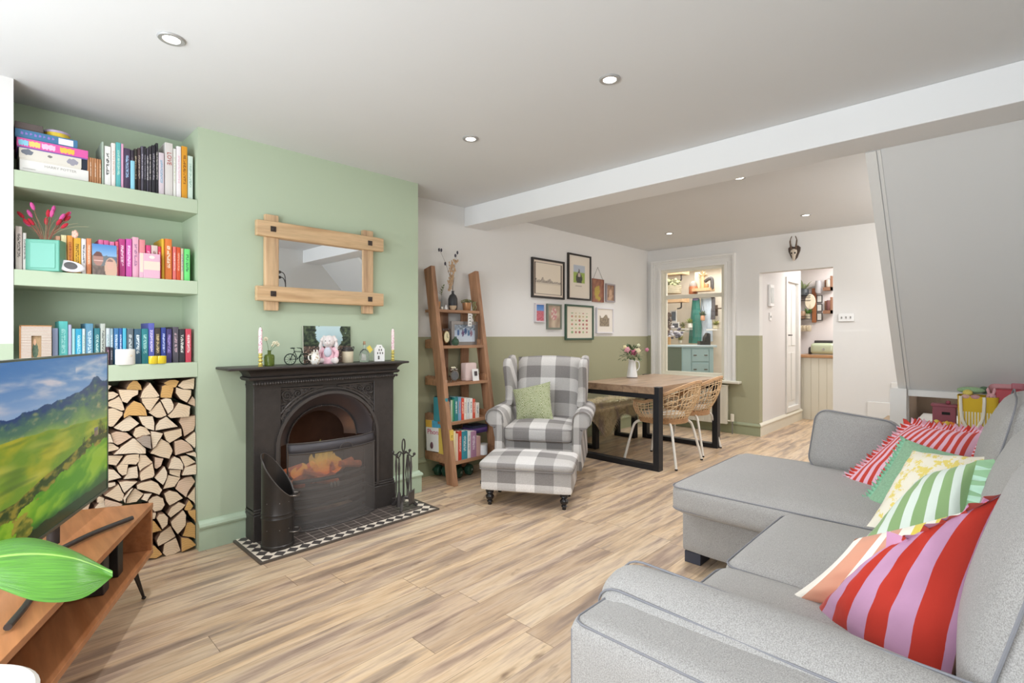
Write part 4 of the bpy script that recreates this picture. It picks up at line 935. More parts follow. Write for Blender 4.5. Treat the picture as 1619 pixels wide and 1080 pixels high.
# green textured cushion on the armchair
m, nt, b = newmat('green_tufted_chevron'); s_ = sep(nt, texco(nt, 'UV'))
zig = mth(nt, 'ABSOLUTE', mth(nt, 'SUBTRACT', mth(nt, 'FRACT', mth(nt, 'MULTIPLY', s_[0], 2)), .5)); ff = mth(nt, 'FRACT', mth(nt, 'MULTIPLY', mth(nt, 'ADD', s_[1], mth(nt, 'MULTIPLY', zig, 1.1)), 13))
ln = mth(nt, 'LESS_THAN', ff, .38); dots = mth(nt, 'GREATER_THAN', noi(nt, texco(nt), 120, 2), .40)
nt.links.new(mixc(nt, mth(nt, 'MULTIPLY', ln, dots), s2l('#868f60'), s2l('#dedfc4')), b.inputs['Base Color']); b.inputs['Roughness'].default_value = .95; bump(nt, b, ln, .4, .006); mgc = m
MA = pmat(ac); Pc = lambda x, y, z: MA @ Vector((x, y, z))
cushion('green cushion with a raised pale chevron weave sitting on the armchair', Pc(-.235, -.10, .50), Pc(.10, -.12, .505), Pc(.045, .06, .83), Pc(-.30, .04, .75), .14, mgc, mgc)

# ================================================================ dining table, bench, chairs
wtab = wood('table_oak', '#947761', '#ae9176', 'X', 4, .35, '#826854'); m_mb = pm('matt_black_steel', '#25262a', .45, .3); wtab_end = wood('table_oak_end', '#9b7d5e', '#b3977a', 'Y', 4, .5, '#84684e')
tb = thing('dining_table', 'oak plank dining table on black steel box legs', 'table', (5.0, 2.7, 0))
q = MB()
for i in range(5): y0 = 2.30+.166*i; q.box(4.27, 5.80, y0+.001, y0+.165, .705, .77)
q.build('tabletop', wtab, tb, world=True, bevel=.002, smooth=0)
for x in (4.315, 5.64):
    q = MB(); q.box(x-.04, x+.04, 2.255, 2.315, 0, .772); q.box(x-.04, x+.04, 3.115, 3.175, 0, .772); q.box(x-.04, x+.04, 2.315, 3.115, 0, .05); q.box(x-.04, x+.04, 2.315, 3.115, .66, .704)
    q.build('leg_frame', m_mb, tb, world=True, bevel=.003, smooth=0)
bn = thing('bench', 'low wooden bench on black steel legs along the wall side of the table', 'bench', (5.05, 3.29, 0))
q = MB(); q.box(4.42, 5.72, 3.19, 3.50, .40, .45); q.build('seat', wtab, bn, world=True, bevel=.003, smooth=0)
for x in (4.68, 5.5):
    q = MB(); q.box(x-.035, x+.035, 3.20, 3.25, 0, .40); q.box(x-.035, x+.035, 3.44, 3.49, 0, .40); q.box(x-.035, x+.035, 3.25, 3.44, 0, .04); q.build('leg_frame', m_mb, bn, world=True, bevel=.003, smooth=0)
# sheepskin draped over bench
m, nt, b = newmat('sheepskin_fur'); v = texco(nt, 'Object', (1, 1, .35)); a = noi(nt, v, 5, 3); f = noi(nt, v, 90, 3)
c = rampn(nt, a, [(.36, '#d9cabc'), (.48, '#fbeecb'), (.6, '#fff6d6')]); c = mixc(nt, .6, c, rampn(nt, f, [(.3, (.78, .78, .78)), (.65, (1.1, 1.1, 1.1))]), 'MULTIPLY')
nt.links.new(c, b.inputs['Base Color']); b.inputs['Roughness'].default_value = 1; bump(nt, b, f, .8, .02); m_fur = m
fr_ = random.Random(3)
def skin(u, v, up=.0):
    x = 4.40+1.15*u; w_ = 1
    d = v*.72    # arc length across bench from wall side over the front edge
    if d < .34: y = 3.50-d; z = .478
    else:
        e = min(1, (d-.34)/.06); y = 3.16-.03*e; z = .478-.02*e-(d-.40 if d > .40 else 0)
    drop = .18+.82*math.exp(-((u-.28)/.17)**2)+.25*math.exp(-((u-.75)/.15)**2)
    if d > .40: z = .458-(d-.40)*drop
    y += .015*nz(u*8, v*6)-(.02 if d > .40 else 0); z += .014*nz(u*9, v*9, 3); return Vector((x, y, z))
q = MB(); q.grid(skin, 48, 30)
sk = q.build('sheepskin_throw', m_fur, at=(4.95, 3.3, .47), solid=.02); tag(sk, 'shaggy cream and brown sheepskin draped over the bench', 'throw')
fib = MB()
for i in range(7000):
    u, v = fr_.random(), fr_.random(); p0 = skin(u, v); side = p0.z < .455
    dirn = Vector((fr_.uniform(-.3, .3), -1 if side else fr_.uniform(-.5, .2), -.9 if side else .8)).normalized(); L_ = fr_.uniform(.03, .06)
    p1 = p0+dirn*L_*.6; p2 = p1+Vector((dirn.x, dirn.y*.4, -.6)).normalized()*L_*.6; w_ = Vector((.003, .001, 0))
    fib.add([p0-w_, p0+w_, p1+w_*.7, p1-w_*.7, p2], [(0, 1, 2, 3), (3, 2, 4)])
h_ = fib.build('wool_pile', m_fur, sk, world=True, smooth=0); h_['kind'] = 'stuff'
# rattan tub chairs
wr1 = pm('rattan_honey', '#c9a077', .55, var=.25, vs=30); wr2 = pm('rattan_pale', '#dcbc93', .55, var=.2, vs=30); m_cream = pm('cream_powder_coat', '#e9e4da', .4); m_wht = fabric('cream_seat_pad', '#e6dccb', .08, 300)
chr_ = thing('rattan_chair', 'rattan tub chair with cream metal legs, the nearer of the two', 'chair', (4.71, 2.44, 0), 0, 'rattan chairs at the dining table')
def rimp(a):   # a in -1..1 around the open-fronted tub; a = 0 is the back (-y)
    th = a*R(128); r = .295+.035*math.cos(th*.7); c = math.cos(th)
    z = .615+.20*max(0, (c+.15)/1.15)**1.3; x = r*math.sin(th)*1.0; y = -r*c*1.02-.03*max(0, c)
    return Vector((x, y, z))
def botp(a):
    th = a*R(128); return Vector((.235*math.sin(th)*1.03, -.235*math.cos(th), .445))
def wp(a, t): return botp(a).lerp(rimp(a), t)+Vector((0, 0, 0))+(Vector((math.sin(a*R(128)), -math.cos(a*R(128)), 0))*.03*math.sin(math.pi*t))
q = MB(); rim = [rimp(-1+2*i/48) for i in range(49)]; b0 = [botp(-1+2*i/48) for i in range(49)]
for dz in (0, -.012): q.tube([wp(-1, 0)]+[p+Vector((0, 0, dz)) for p in rim]+[wp(1, 0)], .0085, 8, m=0)
q.tube([wp(1, t) for t in (0, .3, .6, 1)], .009, 8); q.tube([wp(-1, t) for t in (0, .3, .6, 1)], .009, 8)
q.build('rim', wr1, chr_)
q = MB()
for i in range(33):
    a = -1+2*i/32; bk = abs(a) < .62
    q.tube([wp(a, t) for t in (0, .25, .5, .75, 1)], .0035 if not bk else .0042, 5)
for t in (.08, .16, .24): q.tube([wp(-1+2*i/48, t) for i in range(49)], .0038, 5)
for t in (.86, .92): q.tube([wp(-1+2*i/48, t) for i in range(49)], .0036, 5)
for t in (.45, .62): q.tube([wp(-.62+1.24*i/30, t+.02*math.sin(i*1.6)) for i in range(31)], .0034, 5)
for t in (.42, .60, .74):
    for s_ in (-1, 1): q.tube([wp(s_*(.62+.38*i/12), t) for i in range(13)], .0034, 5)
for k in (-.42, -.14, .14, .42):
    for t in (.36, .56): q.tube([wp(k+.11*math.cos(2*math.pi*i/12), t+.12+.13*math.sin(2*math.pi*i/12)) for i in range(12)], .0036, 5, closed=True)
q.build('weave', wr2, chr_)
q = MB()
for k in range(6): q.tube([(.238*math.cos(2*math.pi*i/40), .232*math.sin(2*math.pi*i/40)+.0, .405+.009*k) for i in range(40)], .0062, 6, closed=True)
q.lathe([(.001, .43), (.235, .43), (.235, .445), (.001, .447)], n=40)
q.build('seat', pm('rattan_dark', '#b78c62', .6, var=.35, vs=60, bs=120, bstr=.6), chr_)
q = MB(); q.puff(-.205, .205, -.20, .20, .448, .485, r=.018, pt=.012, n=12)
for v_ in q.v:
    rr = math.hypot(v_.x, v_.y)
    if rr > .21: v_.x *= .21/rr; v_.y *= .21/rr
q.build('seat_pad', m_wht, chr_)
for (sx, sy) in ((-1, -1), (1, -1), (-1, 1), (1, 1)):
    q = MB(); q.tube(spline([(sx*.06, sy*.06, .408), (sx*.16, sy*.15, .402), (sx*.20, sy*.185, .385), (sx*.225, sy*.21, .32), (sx*.275, sy*.275, .012)], 5), .0125, 10); g = q.build('leg', m_cream, chr_)
    q = MB(); q.cyl((sx*.275, sy*.275, 0), (sx*.2745, sy*.2745, .014), .0135, 10); q.build('rubber_foot', m_soot, g)
dup(chr_, (5.37, 2.50, 0), R(4), 'rattan tub chair with cream metal legs, the farther one by the window')
# enamel jug with flowers on table
jp = Zp(1024, 595, .77); jp = Vector((jp.x, jp.y, .77))
jug = thing('enamel_jug', 'tall white enamel jug with roses and greenery on the dining table', 'vase', (5.10, 3.02, .772))
q = MB(); q.lathe([(.060, 0), (.062, .004), (.060, .02), (.048, .10), (.040, .16), (.041, .18), (.047, .20), (.044, .20), (.036, .17), (.036, .10)], n=28); c_ = q.build('body', pm('white_enamel', '#ececea', .25), jug)
q = MB(); q.lathe([(.0605, -.001), (.0625, .002), (.0615, .006), (.0605, .006)], n=28); q.build('chipped_base_rim', pm('navy_chip', '#33343c', .5), jug)
q = MB(); a = R(-40); q.tube(spline([(.042*math.cos(a), .042*math.sin(a), .185), (.078*math.cos(a), .078*math.sin(a), .17), (.082*math.cos(a), .082*math.sin(a), .11), (.052*math.cos(a), .052*math.sin(a), .07)], 5), .006, 6); q.build('handle', pm('white_enamel', '#ececea', .25), jug)
fr_ = random.Random(11)
q = MB()
def leaf(q, p, d, L, w_, m=0, fold=.2):
    d = Vector(d).normalized(); s_ = d.cross(Vector((0, 0, 1)))
    s_ = s_.normalized() if s_.length > 1e-3 else Vector((1, 0, 0)); n_ = s_.cross(d)
    pts = [p, p+d*L*.35+s_*w_+n_*fold*w_, p+d*L*.35-n_*0, p+d*L*.35-s_*w_+n_*fold*w_, p+d*L*.72+s_*w_*.7-n_*L*.05, p+d*L*.72-n_*L*.06, p+d*L*.72-s_*w_*.7-n_*L*.05, p+d*L-n_*L*.16]
    q.add(pts, [(0, 1, 2), (0, 2, 3), (1, 4, 5, 2), (2, 5, 6, 3), (4, 7, 5), (5, 7, 6)], m)
for i in range(150):
    th = fr_.uniform(0, 2*math.pi); el = fr_.uniform(-.15, 1.3); r = fr_.uniform(.05, .13); d = Vector((math.cos(th)*math.cos(el), math.sin(th)*math.cos(el), math.sin(el)))
    leaf(q, Vector((0, 0, .22))+d*r*Vector((1, 1, .9)).length*.62, d+Vector((0, 0, fr_.uniform(-.6, .3))), fr_.uniform(.03, .065), fr_.uniform(.008, .015))
q.build('foliage', pm('bouquet_green', '#4a5f3a', .7, var=.4, vs=20), jug, smooth=0)['kind'] = 'stuff'
q = MB()
for i in range(12): a = i*.55; q.tube(bez((0, 0, .12), (.02*math.cos(a), .02*math.sin(a), .24), (.09*math.cos(a), .09*math.sin(a), .30+.02*(i % 3))), .002, 5)
q.build('stem', pm('leaf_green_dark', '#5b7245', .7), jug)
UX = Vector((.693, -.72, 0)); FW = Vector((-.72, -.693, 0))
for (dx, dz, r, cc) in ((-.075, .315, .030, '#dfa0ac'), (.0, .285, .030, '#b9627b'), (.042, .305, .030, '#ece0bd'), (-.10, .345, .020, '#e8dcae'), (.145, .315, .020, '#c77f95'), (.05, .365, .018, '#e4e6c4')):
    q = MB(); c0 = UX*dx+FW*.085+Vector((0, 0, dz)); q.sph(c0, r*.62, 10, 8)
    for k in range(3):
        for j in range(5):
            a = j*1.257+k*.6; d = (UX*math.cos(a)+Vector((0, 0, 1))*math.sin(a)); q.sph(c0+d*r*(.35+.25*k)+FW*(r*(.45-.22*k)), (r*.42, r*.42, r*.36), 8, 6)
    q.build('rose_bloom', col(cc, .7), jug)
# ================================================================ television, its stand and the unit below
DU = Vector((-.42, -.907, 0)).normalized(); DN = Vector((.907, -.42, 0)).normalized()   # along the unit towards the camera / out into the room
wt = wood('teak_unit', '#a86b42', '#bd7f53', 'Y', 4, .4, '#96592f')
tvu = thing('tv_unit', 'low open teak television unit on black hairpin legs at the left edge', 'tv unit', (.33, 2.35, 0), math.atan2(DU.x, -DU.y)*-1 if False else 0)
U0 = Vector((.567, 2.935, 0)); LU = 1.62; DP = .37
def UM(a, b_, z): return U0+DU*a-DN*b_+Vector((0, 0, z))   # a along, b depth from the front
def ubox(q, a0, a1, b0, b1, z0, z1, m=0):
    vs = [UM(a, b_, z) for z in (z0, z1) for b_ in (b0, b1) for a in (a0, a1)]; q.add(vs, [(0,2,3,1), (4,5,7,6), (0,1,5,4), (2,6,7,3), (0,4,6,2), (1,3,7,5)], m)
for nm, a in (('top', (0, LU, 0, DP, .424, .447)), ('bottom', (0, LU, 0, DP, .205, .228)), ('side_panel', (.0, .022, 0.002, DP, .228, .424)), ('side_panel', (LU-.022, LU, .002, DP, .228, .424)), ('back_panel', (.022, LU-.022, DP-.012, DP, .228, .424))):
    q = MB(); ubox(q, *a); q.build(nm, wt, tvu, world=True, bevel=.0015, smooth=0)
m_hp = pm('hairpin_steel', '#3b3633', .4, .7)
for a, b_ in ((.06, .05), (.06, DP-.05), (LU-.08, .05), (LU-.08, DP-.05)):
    q = MB(); f = UM(a-.03, b_-.02 if b_ < .2 else b_+.02, .006); q.tube([UM(a, b_+.035, .205), f+Vector((0, 0, .004)), UM(a+.07, b_-.01, .205)], .0055, 8); q.cyl(UM(a, b_+.035, .2), UM(a, b_+.035, .205), .014, 8)
    q.sph(f+Vector((0, 0, .004)), (.010, .010, .007), 8, 6); q.build('leg', m_hp, tvu, world=True)
bxq = thing('media_box', 'black set-top box standing inside the television unit', 'media box', UM(.36, .15, .229))
q = MB(); ubox(q, .24, .30, .05, .26, .229, .41); q.build('box_body', pm('black_plastic', '#262423', .4), bxq, world=True, bevel=.003)
q = MB(); ubox(q, .40, .46, .05, .26, .229, .38); tag(q.build('media_speaker', pm('black_plastic2', '#34302e', .5), at=UM(.43, .15, .229), bevel=.004), 'dark grey speaker box inside the television unit, left of the set-top box', 'speaker')
# television
TV0 = Vector((.400, 2.982, 0)); WT = 1.13; TB, TT = .535, 1.172
tv = thing('television', 'flat television showing a green hill landscape, standing on the teak unit', 'television', tuple(TV0+DU*WT/2+Vector((0, 0, .449))))
def TM(a, z, n=0): return TV0+DU*a+Vector((0, 0, z))-DN*n
q = MB()
def tbox(q, a0, a1, z0, z1, n0, n1):
    vs = [TM(a, z, n_) for z in (z0, z1) for n_ in (n0, n1) for a in (a0, a1)]; q.add(vs, [(0,2,3,1), (4,5,7,6), (0,1,5,4), (2,6,7,3), (0,4,6,2), (1,3,7,5)])
tbox(q, 0, WT, TB, TT, .002, .022); tbox(q, .2, WT-.2, TB+.05, TT-.25, .022, .05)
tbox(q, 0, .007, TB, TT, -.003, .002); tbox(q, WT-.007, WT, TB, TT, -.003, .002); tbox(q, 0, WT, TT-.007, TT, -.003, .002); tbox(q, 0, WT, TB, TB+.011, -.003, .002)
q.build('housing', pm('tv_bezel', '#6d7369', .35, .5), tv, world=True, smooth=0)
def landscape(u, v):
    # u: 0 left .. 1 right, v: 0 bottom .. 1 top (right part is what the photo shows)
    y = 1-v; x = u; n1 = fbm(x*5, y*7, 5, 1); n2 = fbm(x*18, y*26, 4, 5)
    ridge = .285-.05*max(0, min(1, (x-.3)/.5))-.04*max(0, (x-.62)/.38)-.055*math.exp(-((x-.885)/.05)**2)+.018*nz(x*9, 1)+.010*fbm(x*24, 2, 4)
    if y < ridge:
        c = mx(hx('#3f72b0'), hx('#8fa9cc'), y/.30); cl = fbm(x*3.5+y*3, y*14-x*2.5, 5, 3); st_ = math.exp(-((y-.16+.06*(x-.5))/.07)**2)
        c = mx(c, hx('#cbc6cf'), max(0, cl+.25)*1.0*st_+max(0, cl)*.4); c = mx(c, hx('#d8cfd2'), .8*max(0, 1-abs((y-.02)-.5*(1.0-x)*.45)/.03)*(.5+n1)*(x > .7)); return c
    low = .40+.10*max(0, x-.3)+.012*nz(x*9, 4)
    if y < low:
        t = (y-ridge)/max(.03, low-ridge); c = mx(hx('#2b4270'), hx('#4c6f5e'), t*2+n2*.8); c = mx(c, hx('#7f9c52'), (t-.40)*1.7+n1*.9); return mx(c, hx('#a39c73'), max(0, n2-.2)*1.2)
    for (cx, h, w_) in ((.915, .09, .006), (.926, .11, .007), (.938, .105, .006), (.951, .08, .007), (.846, .065, .004), (.857, .05, .004), (.765, .05, .005), (.777, .055, .005), (.966, .07, .006)):
        base = .575+.18*max(0, .93-cx)
        if base-h < y < base and abs(x-cx) < w_*(.3+.7*(y-base+h)/h): return hx('#22301c')
    if .868 < x < .905 and .515 < y < .575: return hx('#6b6a72') if y < .535 else mx(hx('#6f5a4e'), hx('#8d7765'), .5+n2)
    hd = .60+.17*max(0, min(1, (.86-x)/.55))+.01*n1
    if y < hd-.045:
        c = mx(hx('#a8a52b'), hx('#6f8f2c'), .5+n1*1.3); c = mx(c, hx('#c9bd55'), max(0, nz(x*6, y*24, 2))*.9); return mx(c, hx('#55702a'), max(0, -nz(x*5, y*30, 6)-.2)*1.5)
    if y < hd+.03+.03*n2: return mx(hx('#31421c'), hx('#8f8030'), .35+n2*1.8)
    c = mx(hx('#4f8c1c'), hx('#8bb02b'), .5+n1*1.2+.2*math.sin(x*50+y*70+n1*6)); sh = .835+.03*n1+.10*(1-x)
    if y > sh and x > .33: c = mx(c, hx('#0f4a26'), min(.85, (y-sh)*18))
    if y > .93+.012*n2: c = hx('#12301b')
    if ((x-.345)/.055)**2+((y-.90)/.075)**2 < 1+n2: c = mx(hx('#4d5c20'), hx('#9a8f35'), .5+n2*1.3)
    return c
scr = picture(TM(WT-.007, TB+.011, -.0005), TM(.007, TB+.011, -.0005), TM(.007, TT-.007, -.0005), TM(WT-.007, TT-.007, -.0005), 420, 240, landscape)
m, nt, b = newmat('lit_screen'); a_ = nt.nodes.new('ShaderNodeAttribute'); a_.attribute_name = 'Col'; b.inputs['Base Color'].default_value = (.01, .01, .01, 1); b.inputs['Roughness'].default_value = .25
nt.links.new(a_.outputs[0], b.inputs['Emission Color']); b.inputs['Emission Strength'].default_value = .75
scr.build('screen', m, tv, world=True, smooth=0)
q = MB(); pts = spline([Zp(209, 819, .462), Zp(150, 842, .462), Zp(100, 866, .462), UM(.62, .17, .462), Zp(52, 940, .462), Zp(12, 992, .462)], 6)
q.tube(pts, .0095, 10); q.build('curved_foot', m_iron, tv, world=True)
q = MB(); c0 = TM(WT*.42, TB-.0, .02); q.tube([c0+Vector((0, 0, .05)), c0+Vector((0, 0, -.066))], .02, 10); q.build('stand_neck', m_iron, tv, world=True)

# ================================================================ big leaf and round side table in the foreground
pl = thing('potted_plant', 'houseplant with one broad glossy green leaf reaching in from the left edge', 'plant', (-.12, .80, .0))
m, nt, b = newmat('leaf_blade'); s_ = sep(nt, texco(nt, 'UV')); st_ = noi(nt, comb(nt, mth(nt, 'MULTIPLY', s_[0], 2.5), mth(nt, 'MULTIPLY', s_[1], 46), 0), 1.6, 3)
c = rampn(nt, st_, [(.3, '#37700f'), (.7, '#5a9a22')]); nt.links.new(mixc(nt, mth(nt, 'LESS_THAN', mth(nt, 'ABSOLUTE', mth(nt, 'SUBTRACT', s_[1], .62)), .012), c, s2l('#93bf55')), b.inputs['Base Color'])
b.inputs['Roughness'].default_value = .28; b.inputs['Transmission Weight'].default_value = .0; b.inputs['Subsurface Weight'].default_value = .0; bump(nt, b, st_, .3, .004); m_leafb = m
LB = [Dp(-75, 912, .86), Dp(-20, 900, .86), Dp(50, 893, .86), Dp(120, 896, .86), Dp(178, 912, .87)]
TOP = [Dp(-75, 905, .93), Dp(-20, 862, .95), Dp(45, 850, .97), Dp(110, 868, .93), Dp(178, 912, .87)]; BOT = [Dp(-75, 918, .85), Dp(-20, 925, .83), Dp(60, 951, .80), Dp(130, 946, .82), Dp(178, 912, .87)]
T_, M_, B_ = spline(TOP, 6), spline(LB, 6), spline(BOT, 6)
q = MB(); N = len(T_)-1
def LF(u, v):
    i = round(u*N); t, mid, bt = T_[i], M_[i]+Vector((0, 0, .0)), B_[i]
    return bt.lerp(mid, v/.5) if v < .5 else mid.lerp(t, (v-.5)/.5)+Vector((0, 0, .010*math.sin((v-.5)*2*math.pi)))
q.grid(LF, N, 12); q.build('leaf', m_leafb, pl, world=True, smooth=80)
q = MB(); q.tube(spline([Dp(-75, 911, .86), Vector((-.10, .84, .66)), Vector((-.12, .82, .55)), Vector((-.12, .80, .42))], 5), .006, 8); q.build('stem', pm('leaf_stem', '#6fa33c', .5), pl, world=True)
q = MB(); q.lathe([(.09, 0), (.12, .02), (.14, .30), (.13, .30), (.125, .27)], (-.12, .80, .0), 28); q.lathe([(.001, .26), (.125, .262), (.001, .264)], (-.12, .80, .0), 28); q.build('pot', pm('white_pot', '#e8e4de', .5), pl, world=True)
q = MB(); q.tube([(-.12, .80, .255), (-.12, .80, .43)], .02, 8); q.build('trunk', pm('plant_trunk', '#7b8a4a', .7), pl, world=True)
sd = thing('side_table', 'small round white side table in the bottom left corner', 'side table', (-.115, 1.44, 0))
mt_ = wood('whitewashed_top', '#d8cfc6', '#ece6df', 'X', 5, .5)
q = MB(); q.lathe([(.17, 0), (.182, .004), (.182, .022), (.174, .028)], (-.095, 1.515, .475), 48); q.build('table_top', mt_, sd, world=True, smooth=30)
for i in range(3):
    a = i*2.094+.4; q = MB(); q.tube([(-.095+.06*math.cos(a), 1.515+.06*math.sin(a), .475), (-.095+.14*math.cos(a), 1.515+.14*math.sin(a), 0)], [.014, .009], 10); q.build('leg', wood('pale_leg', '#b89b78', '#cdb08b', 'Z', 4), sd, world=True)

# ================================================================ stacked logs
LOGA = [[(75,180),(158,198),(95,275),(75,280)],[(395,235),(430,175),(500,115),(560,125),(615,190),(632,262),(400,258)],[(270,258),(575,268),(570,330),(480,375),(405,465),(330,440),(290,340)],[(60,292),(190,290),(272,330),(180,395),(60,440)],[(85,470),(275,362),(320,430),(362,570),(320,585),(85,505)],[(60,565),(180,545),(335,610),(330,650),(185,825),(140,832),(60,790)],[(760,150),(905,355),(850,378),(610,385),(640,290)],[(630,392),(905,383),(760,590),(700,550),(640,460)],[(350,640),(400,530),(510,432),(620,470),(690,560),(712,662),(430,655),(355,700)],[(970,155),(1060,110),(1150,105),(1208,125),(1160,215),(1080,230),(1000,170)],[(920,345),(945,205),(1000,180),(1125,235),(1090,385),(925,378)],[(1448,78),(1435,248),(1290,248),(1190,200),(1270,120)],[(1165,222),(1270,254),(1398,266),(1395,340),(1330,455),(1230,400),(1160,310)],[(1415,360),(1465,430),(1465,520),(1345,465)],[(925,420),(1000,390),(1080,402),(1125,490),(1120,550),(1038,632),(960,480)],[(915,440),(1015,655),(930,690),(860,690),(738,612)],[(1200,460),(1385,520),(1365,676),(1080,698),(1035,662),(1130,560)],[(585,673),(800,673),(826,780),(822,890),(730,865),(640,800)],[(435,660),(590,780),(430,895),(330,903),(195,845)],[(848,820),(900,740),(1010,675),(1190,832),(842,890)],[(1235,690),(1480,655),(1480,760),(1430,890),(1290,982),(1255,830),(1210,760)],[(497,960),(530,860),(610,825),(700,850),(766,948),(540,1005)],[(155,940),(230,907),(400,928),(478,988),(300,1098),(250,1115),(192,1080)],[(975,922),(1240,865),(1253,970),(1065,1083),(1010,1040)],[(768,902),(958,937),(850,1130),(800,1175),(777,1000)],[(548,1033),(650,972),(763,978),(780,1178),(640,1118)],[(1450,915),(1515,1000),(1510,1080),(1445,1163),(1305,1035)],[(60,905),(145,955),(188,1080),(60,1085)]]
LOGB = [[(490,34),(520,38),(688,190),(692,266),(430,266),(195,283),(312,164)],[(60,100),(190,118),(272,172),(268,200),(60,255)],[(930,38),(1048,102),(1108,220),(1060,347),(930,318),(764,265)],[(1138,77),(1250,52),(1350,102),(1428,213),(1152,292)],[(1318,270),(1450,243),(1518,310),(1500,328)],[(1228,312),(1330,302),(1468,398),(1300,477)],[(1300,483),(1518,428),(1503,583),(1258,606)],[(1042,500),(1090,352),(1140,316),(1220,352),(1273,440),(1268,516)],[(1062,520),(1236,520),(1223,633),(1062,580)],[(60,300),(338,302),(230,453),(60,430)],[(292,428),(400,293),(588,278),(588,380),(540,437)],[(602,283),(690,293),(798,400),(640,498),(602,538),(572,440)],[(242,480),(290,434),(418,438),(393,590),(330,608),(272,560)],[(422,492),(558,463),(573,620),(560,648),(344,662),(392,600)],[(798,418),(828,600),(798,638),(620,688),(602,620),(612,562)],[(832,323),(968,347),(928,458),(860,503),(832,490)],[(980,468),(1023,560),(1018,640),(960,753),(828,640)],[(1042,603),(1228,643),(1140,778),(962,817)],[(60,500),(200,522),(313,640),(60,708)],[(1202,700),(1300,643),(1400,622),(1458,700),(1340,878),(1320,947),(1153,810)],[(1460,784),(1523,870),(1528,990),(1490,1062),(1382,980),(1338,940)],[(278,712),(400,693),(563,703),(360,877)],[(553,760),(620,722),(780,688),(880,733),(948,830),(900,907),(790,868),(562,818)],[(60,735),(218,713),(223,758),(150,788),(60,790)],[(50,920),(268,748),(353,900),(323,998),(280,1008)],[(520,808),(657,890),(545,1018),(392,1038),(402,960)],[(978,890),(1060,843),(1180,872),(1268,960),(1060,1072),(1012,1000)],[(668,892),(788,888),(710,1008),(622,978)],[(732,1000),(800,940),(870,922),(958,962),(988,1060),(940,1138),(830,1168),(760,1080)],[(60,973),(328,1052),(310,1090),(60,1085)],[(-60,925),(48,960),(30,1028),(-60,1030)],[(342,960),(468,812),(500,808),(392,950),(372,1040)]]
LOGC = [[(1033,230),(1100,113),(1200,44),(1308,82),(1260,138),(1080,277)],[(1313,100),(1360,6),(1428,100),(1380,176),(1292,157)],[(1343,180),(1500,153),(1552,230),(1490,362),(1372,240)],[(1083,350),(1270,168),(1318,240),(1308,400),(1190,537),(1102,420)],[(863,290),(900,228),(980,223),(1037,280),(1028,380),(950,457)],[(760,320),(825,335),(938,480),(760,520)],[(1333,362),(1400,353),(1488,430),(1508,598),(1262,563)],[(863,640),(920,522),(1078,413),(1153,570),(960,687),(886,722)],[(983,692),(1158,593),(1232,790),(1100,867),(1010,877),(958,830)],[(1243,592),(1350,603),(1488,700),(1252,812)],[(760,700),(833,722),(948,850),(860,907),(750,912)],[(760,210),(848,203),(830,298),(760,300)]]
polys = []
for lst, y0 in ((LOGA, 590), (LOGB, 690), (LOGC, 790)):
    for P_ in lst: polys.append([(160+x/9.82, y0+y/9.82) for x, y in P_])
polys += [[(x-88, y+dy) for x, y in polys[i]] for i, dy in ((2, 3), (7, 2), (18, 6), (28, 5), (40, 8))][:0]
endm = {}
def endmat(k, base):
    if k in endm: return endm[k]
    m, nt, b = newmat('split_wood_'+base.lstrip('#')); v = texco(nt, 'Object', (1, .05, 1)); w_ = nt.nodes.new('ShaderNodeTexWave'); w_.wave_type = 'RINGS'; w_.rings_direction = 'Y'
    w_.inputs['Scale'].default_value = 26; w_.inputs['Distortion'].default_value = 2.5; nt.links.new(texco(nt, 'Object'), w_.inputs[0]); l = s2l(base)
    c = mixc(nt, rampn(nt, w_.outputs['Fac'], [(0, (0, 0, 0)), (1, (1, 1, 1))]), tuple(x*.86 for x in l), l); c = mixc(nt, rampn(nt, noi(nt, v, 14, 3), [(.5, (0, 0, 0)), (.75, (.6, .6, .6))]), c, tuple(x*y for x, y in zip(l, (.82, .66, .48))))
    nt.links.new(c, b.inputs['Base Color']); b.inputs['Roughness'].default_value = .85; endm[k] = m; return m
TONES = [('pale', '#e3ccae'), ('honey', '#d8ab6b'), ('cream', '#e8d5bb'), ('pinkish', '#d9bca2'), ('grey', '#a8998c')]
m_bark = pm('log_bark', '#8b6b55', .9, var=.4, vs=30)
ymin = 598; infos = []
for i, P_ in enumerate(polys):
    cx = sum(p[0] for p in P_)/len(P_); cy = sum(p[1] for p in P_)/len(P_); infos.append((i, cx, cy))
rows_ = {}
lt = {}
ordn = ['first', 'second', 'third', 'fourth', 'fifth', 'sixth', 'seventh', 'eighth', 'ninth', 'tenth', 'eleventh', 'twelfth', 'thirteenth', 'fourteenth', 'fifteenth']
for i, cx, cy in infos: rows_.setdefault(int((cy-602)//21.5), []).append((cx, i))
for r_, L_ in rows_.items():
    for k, (cx, i) in enumerate(sorted(L_, reverse=True)): lt[i] = (r_, k)
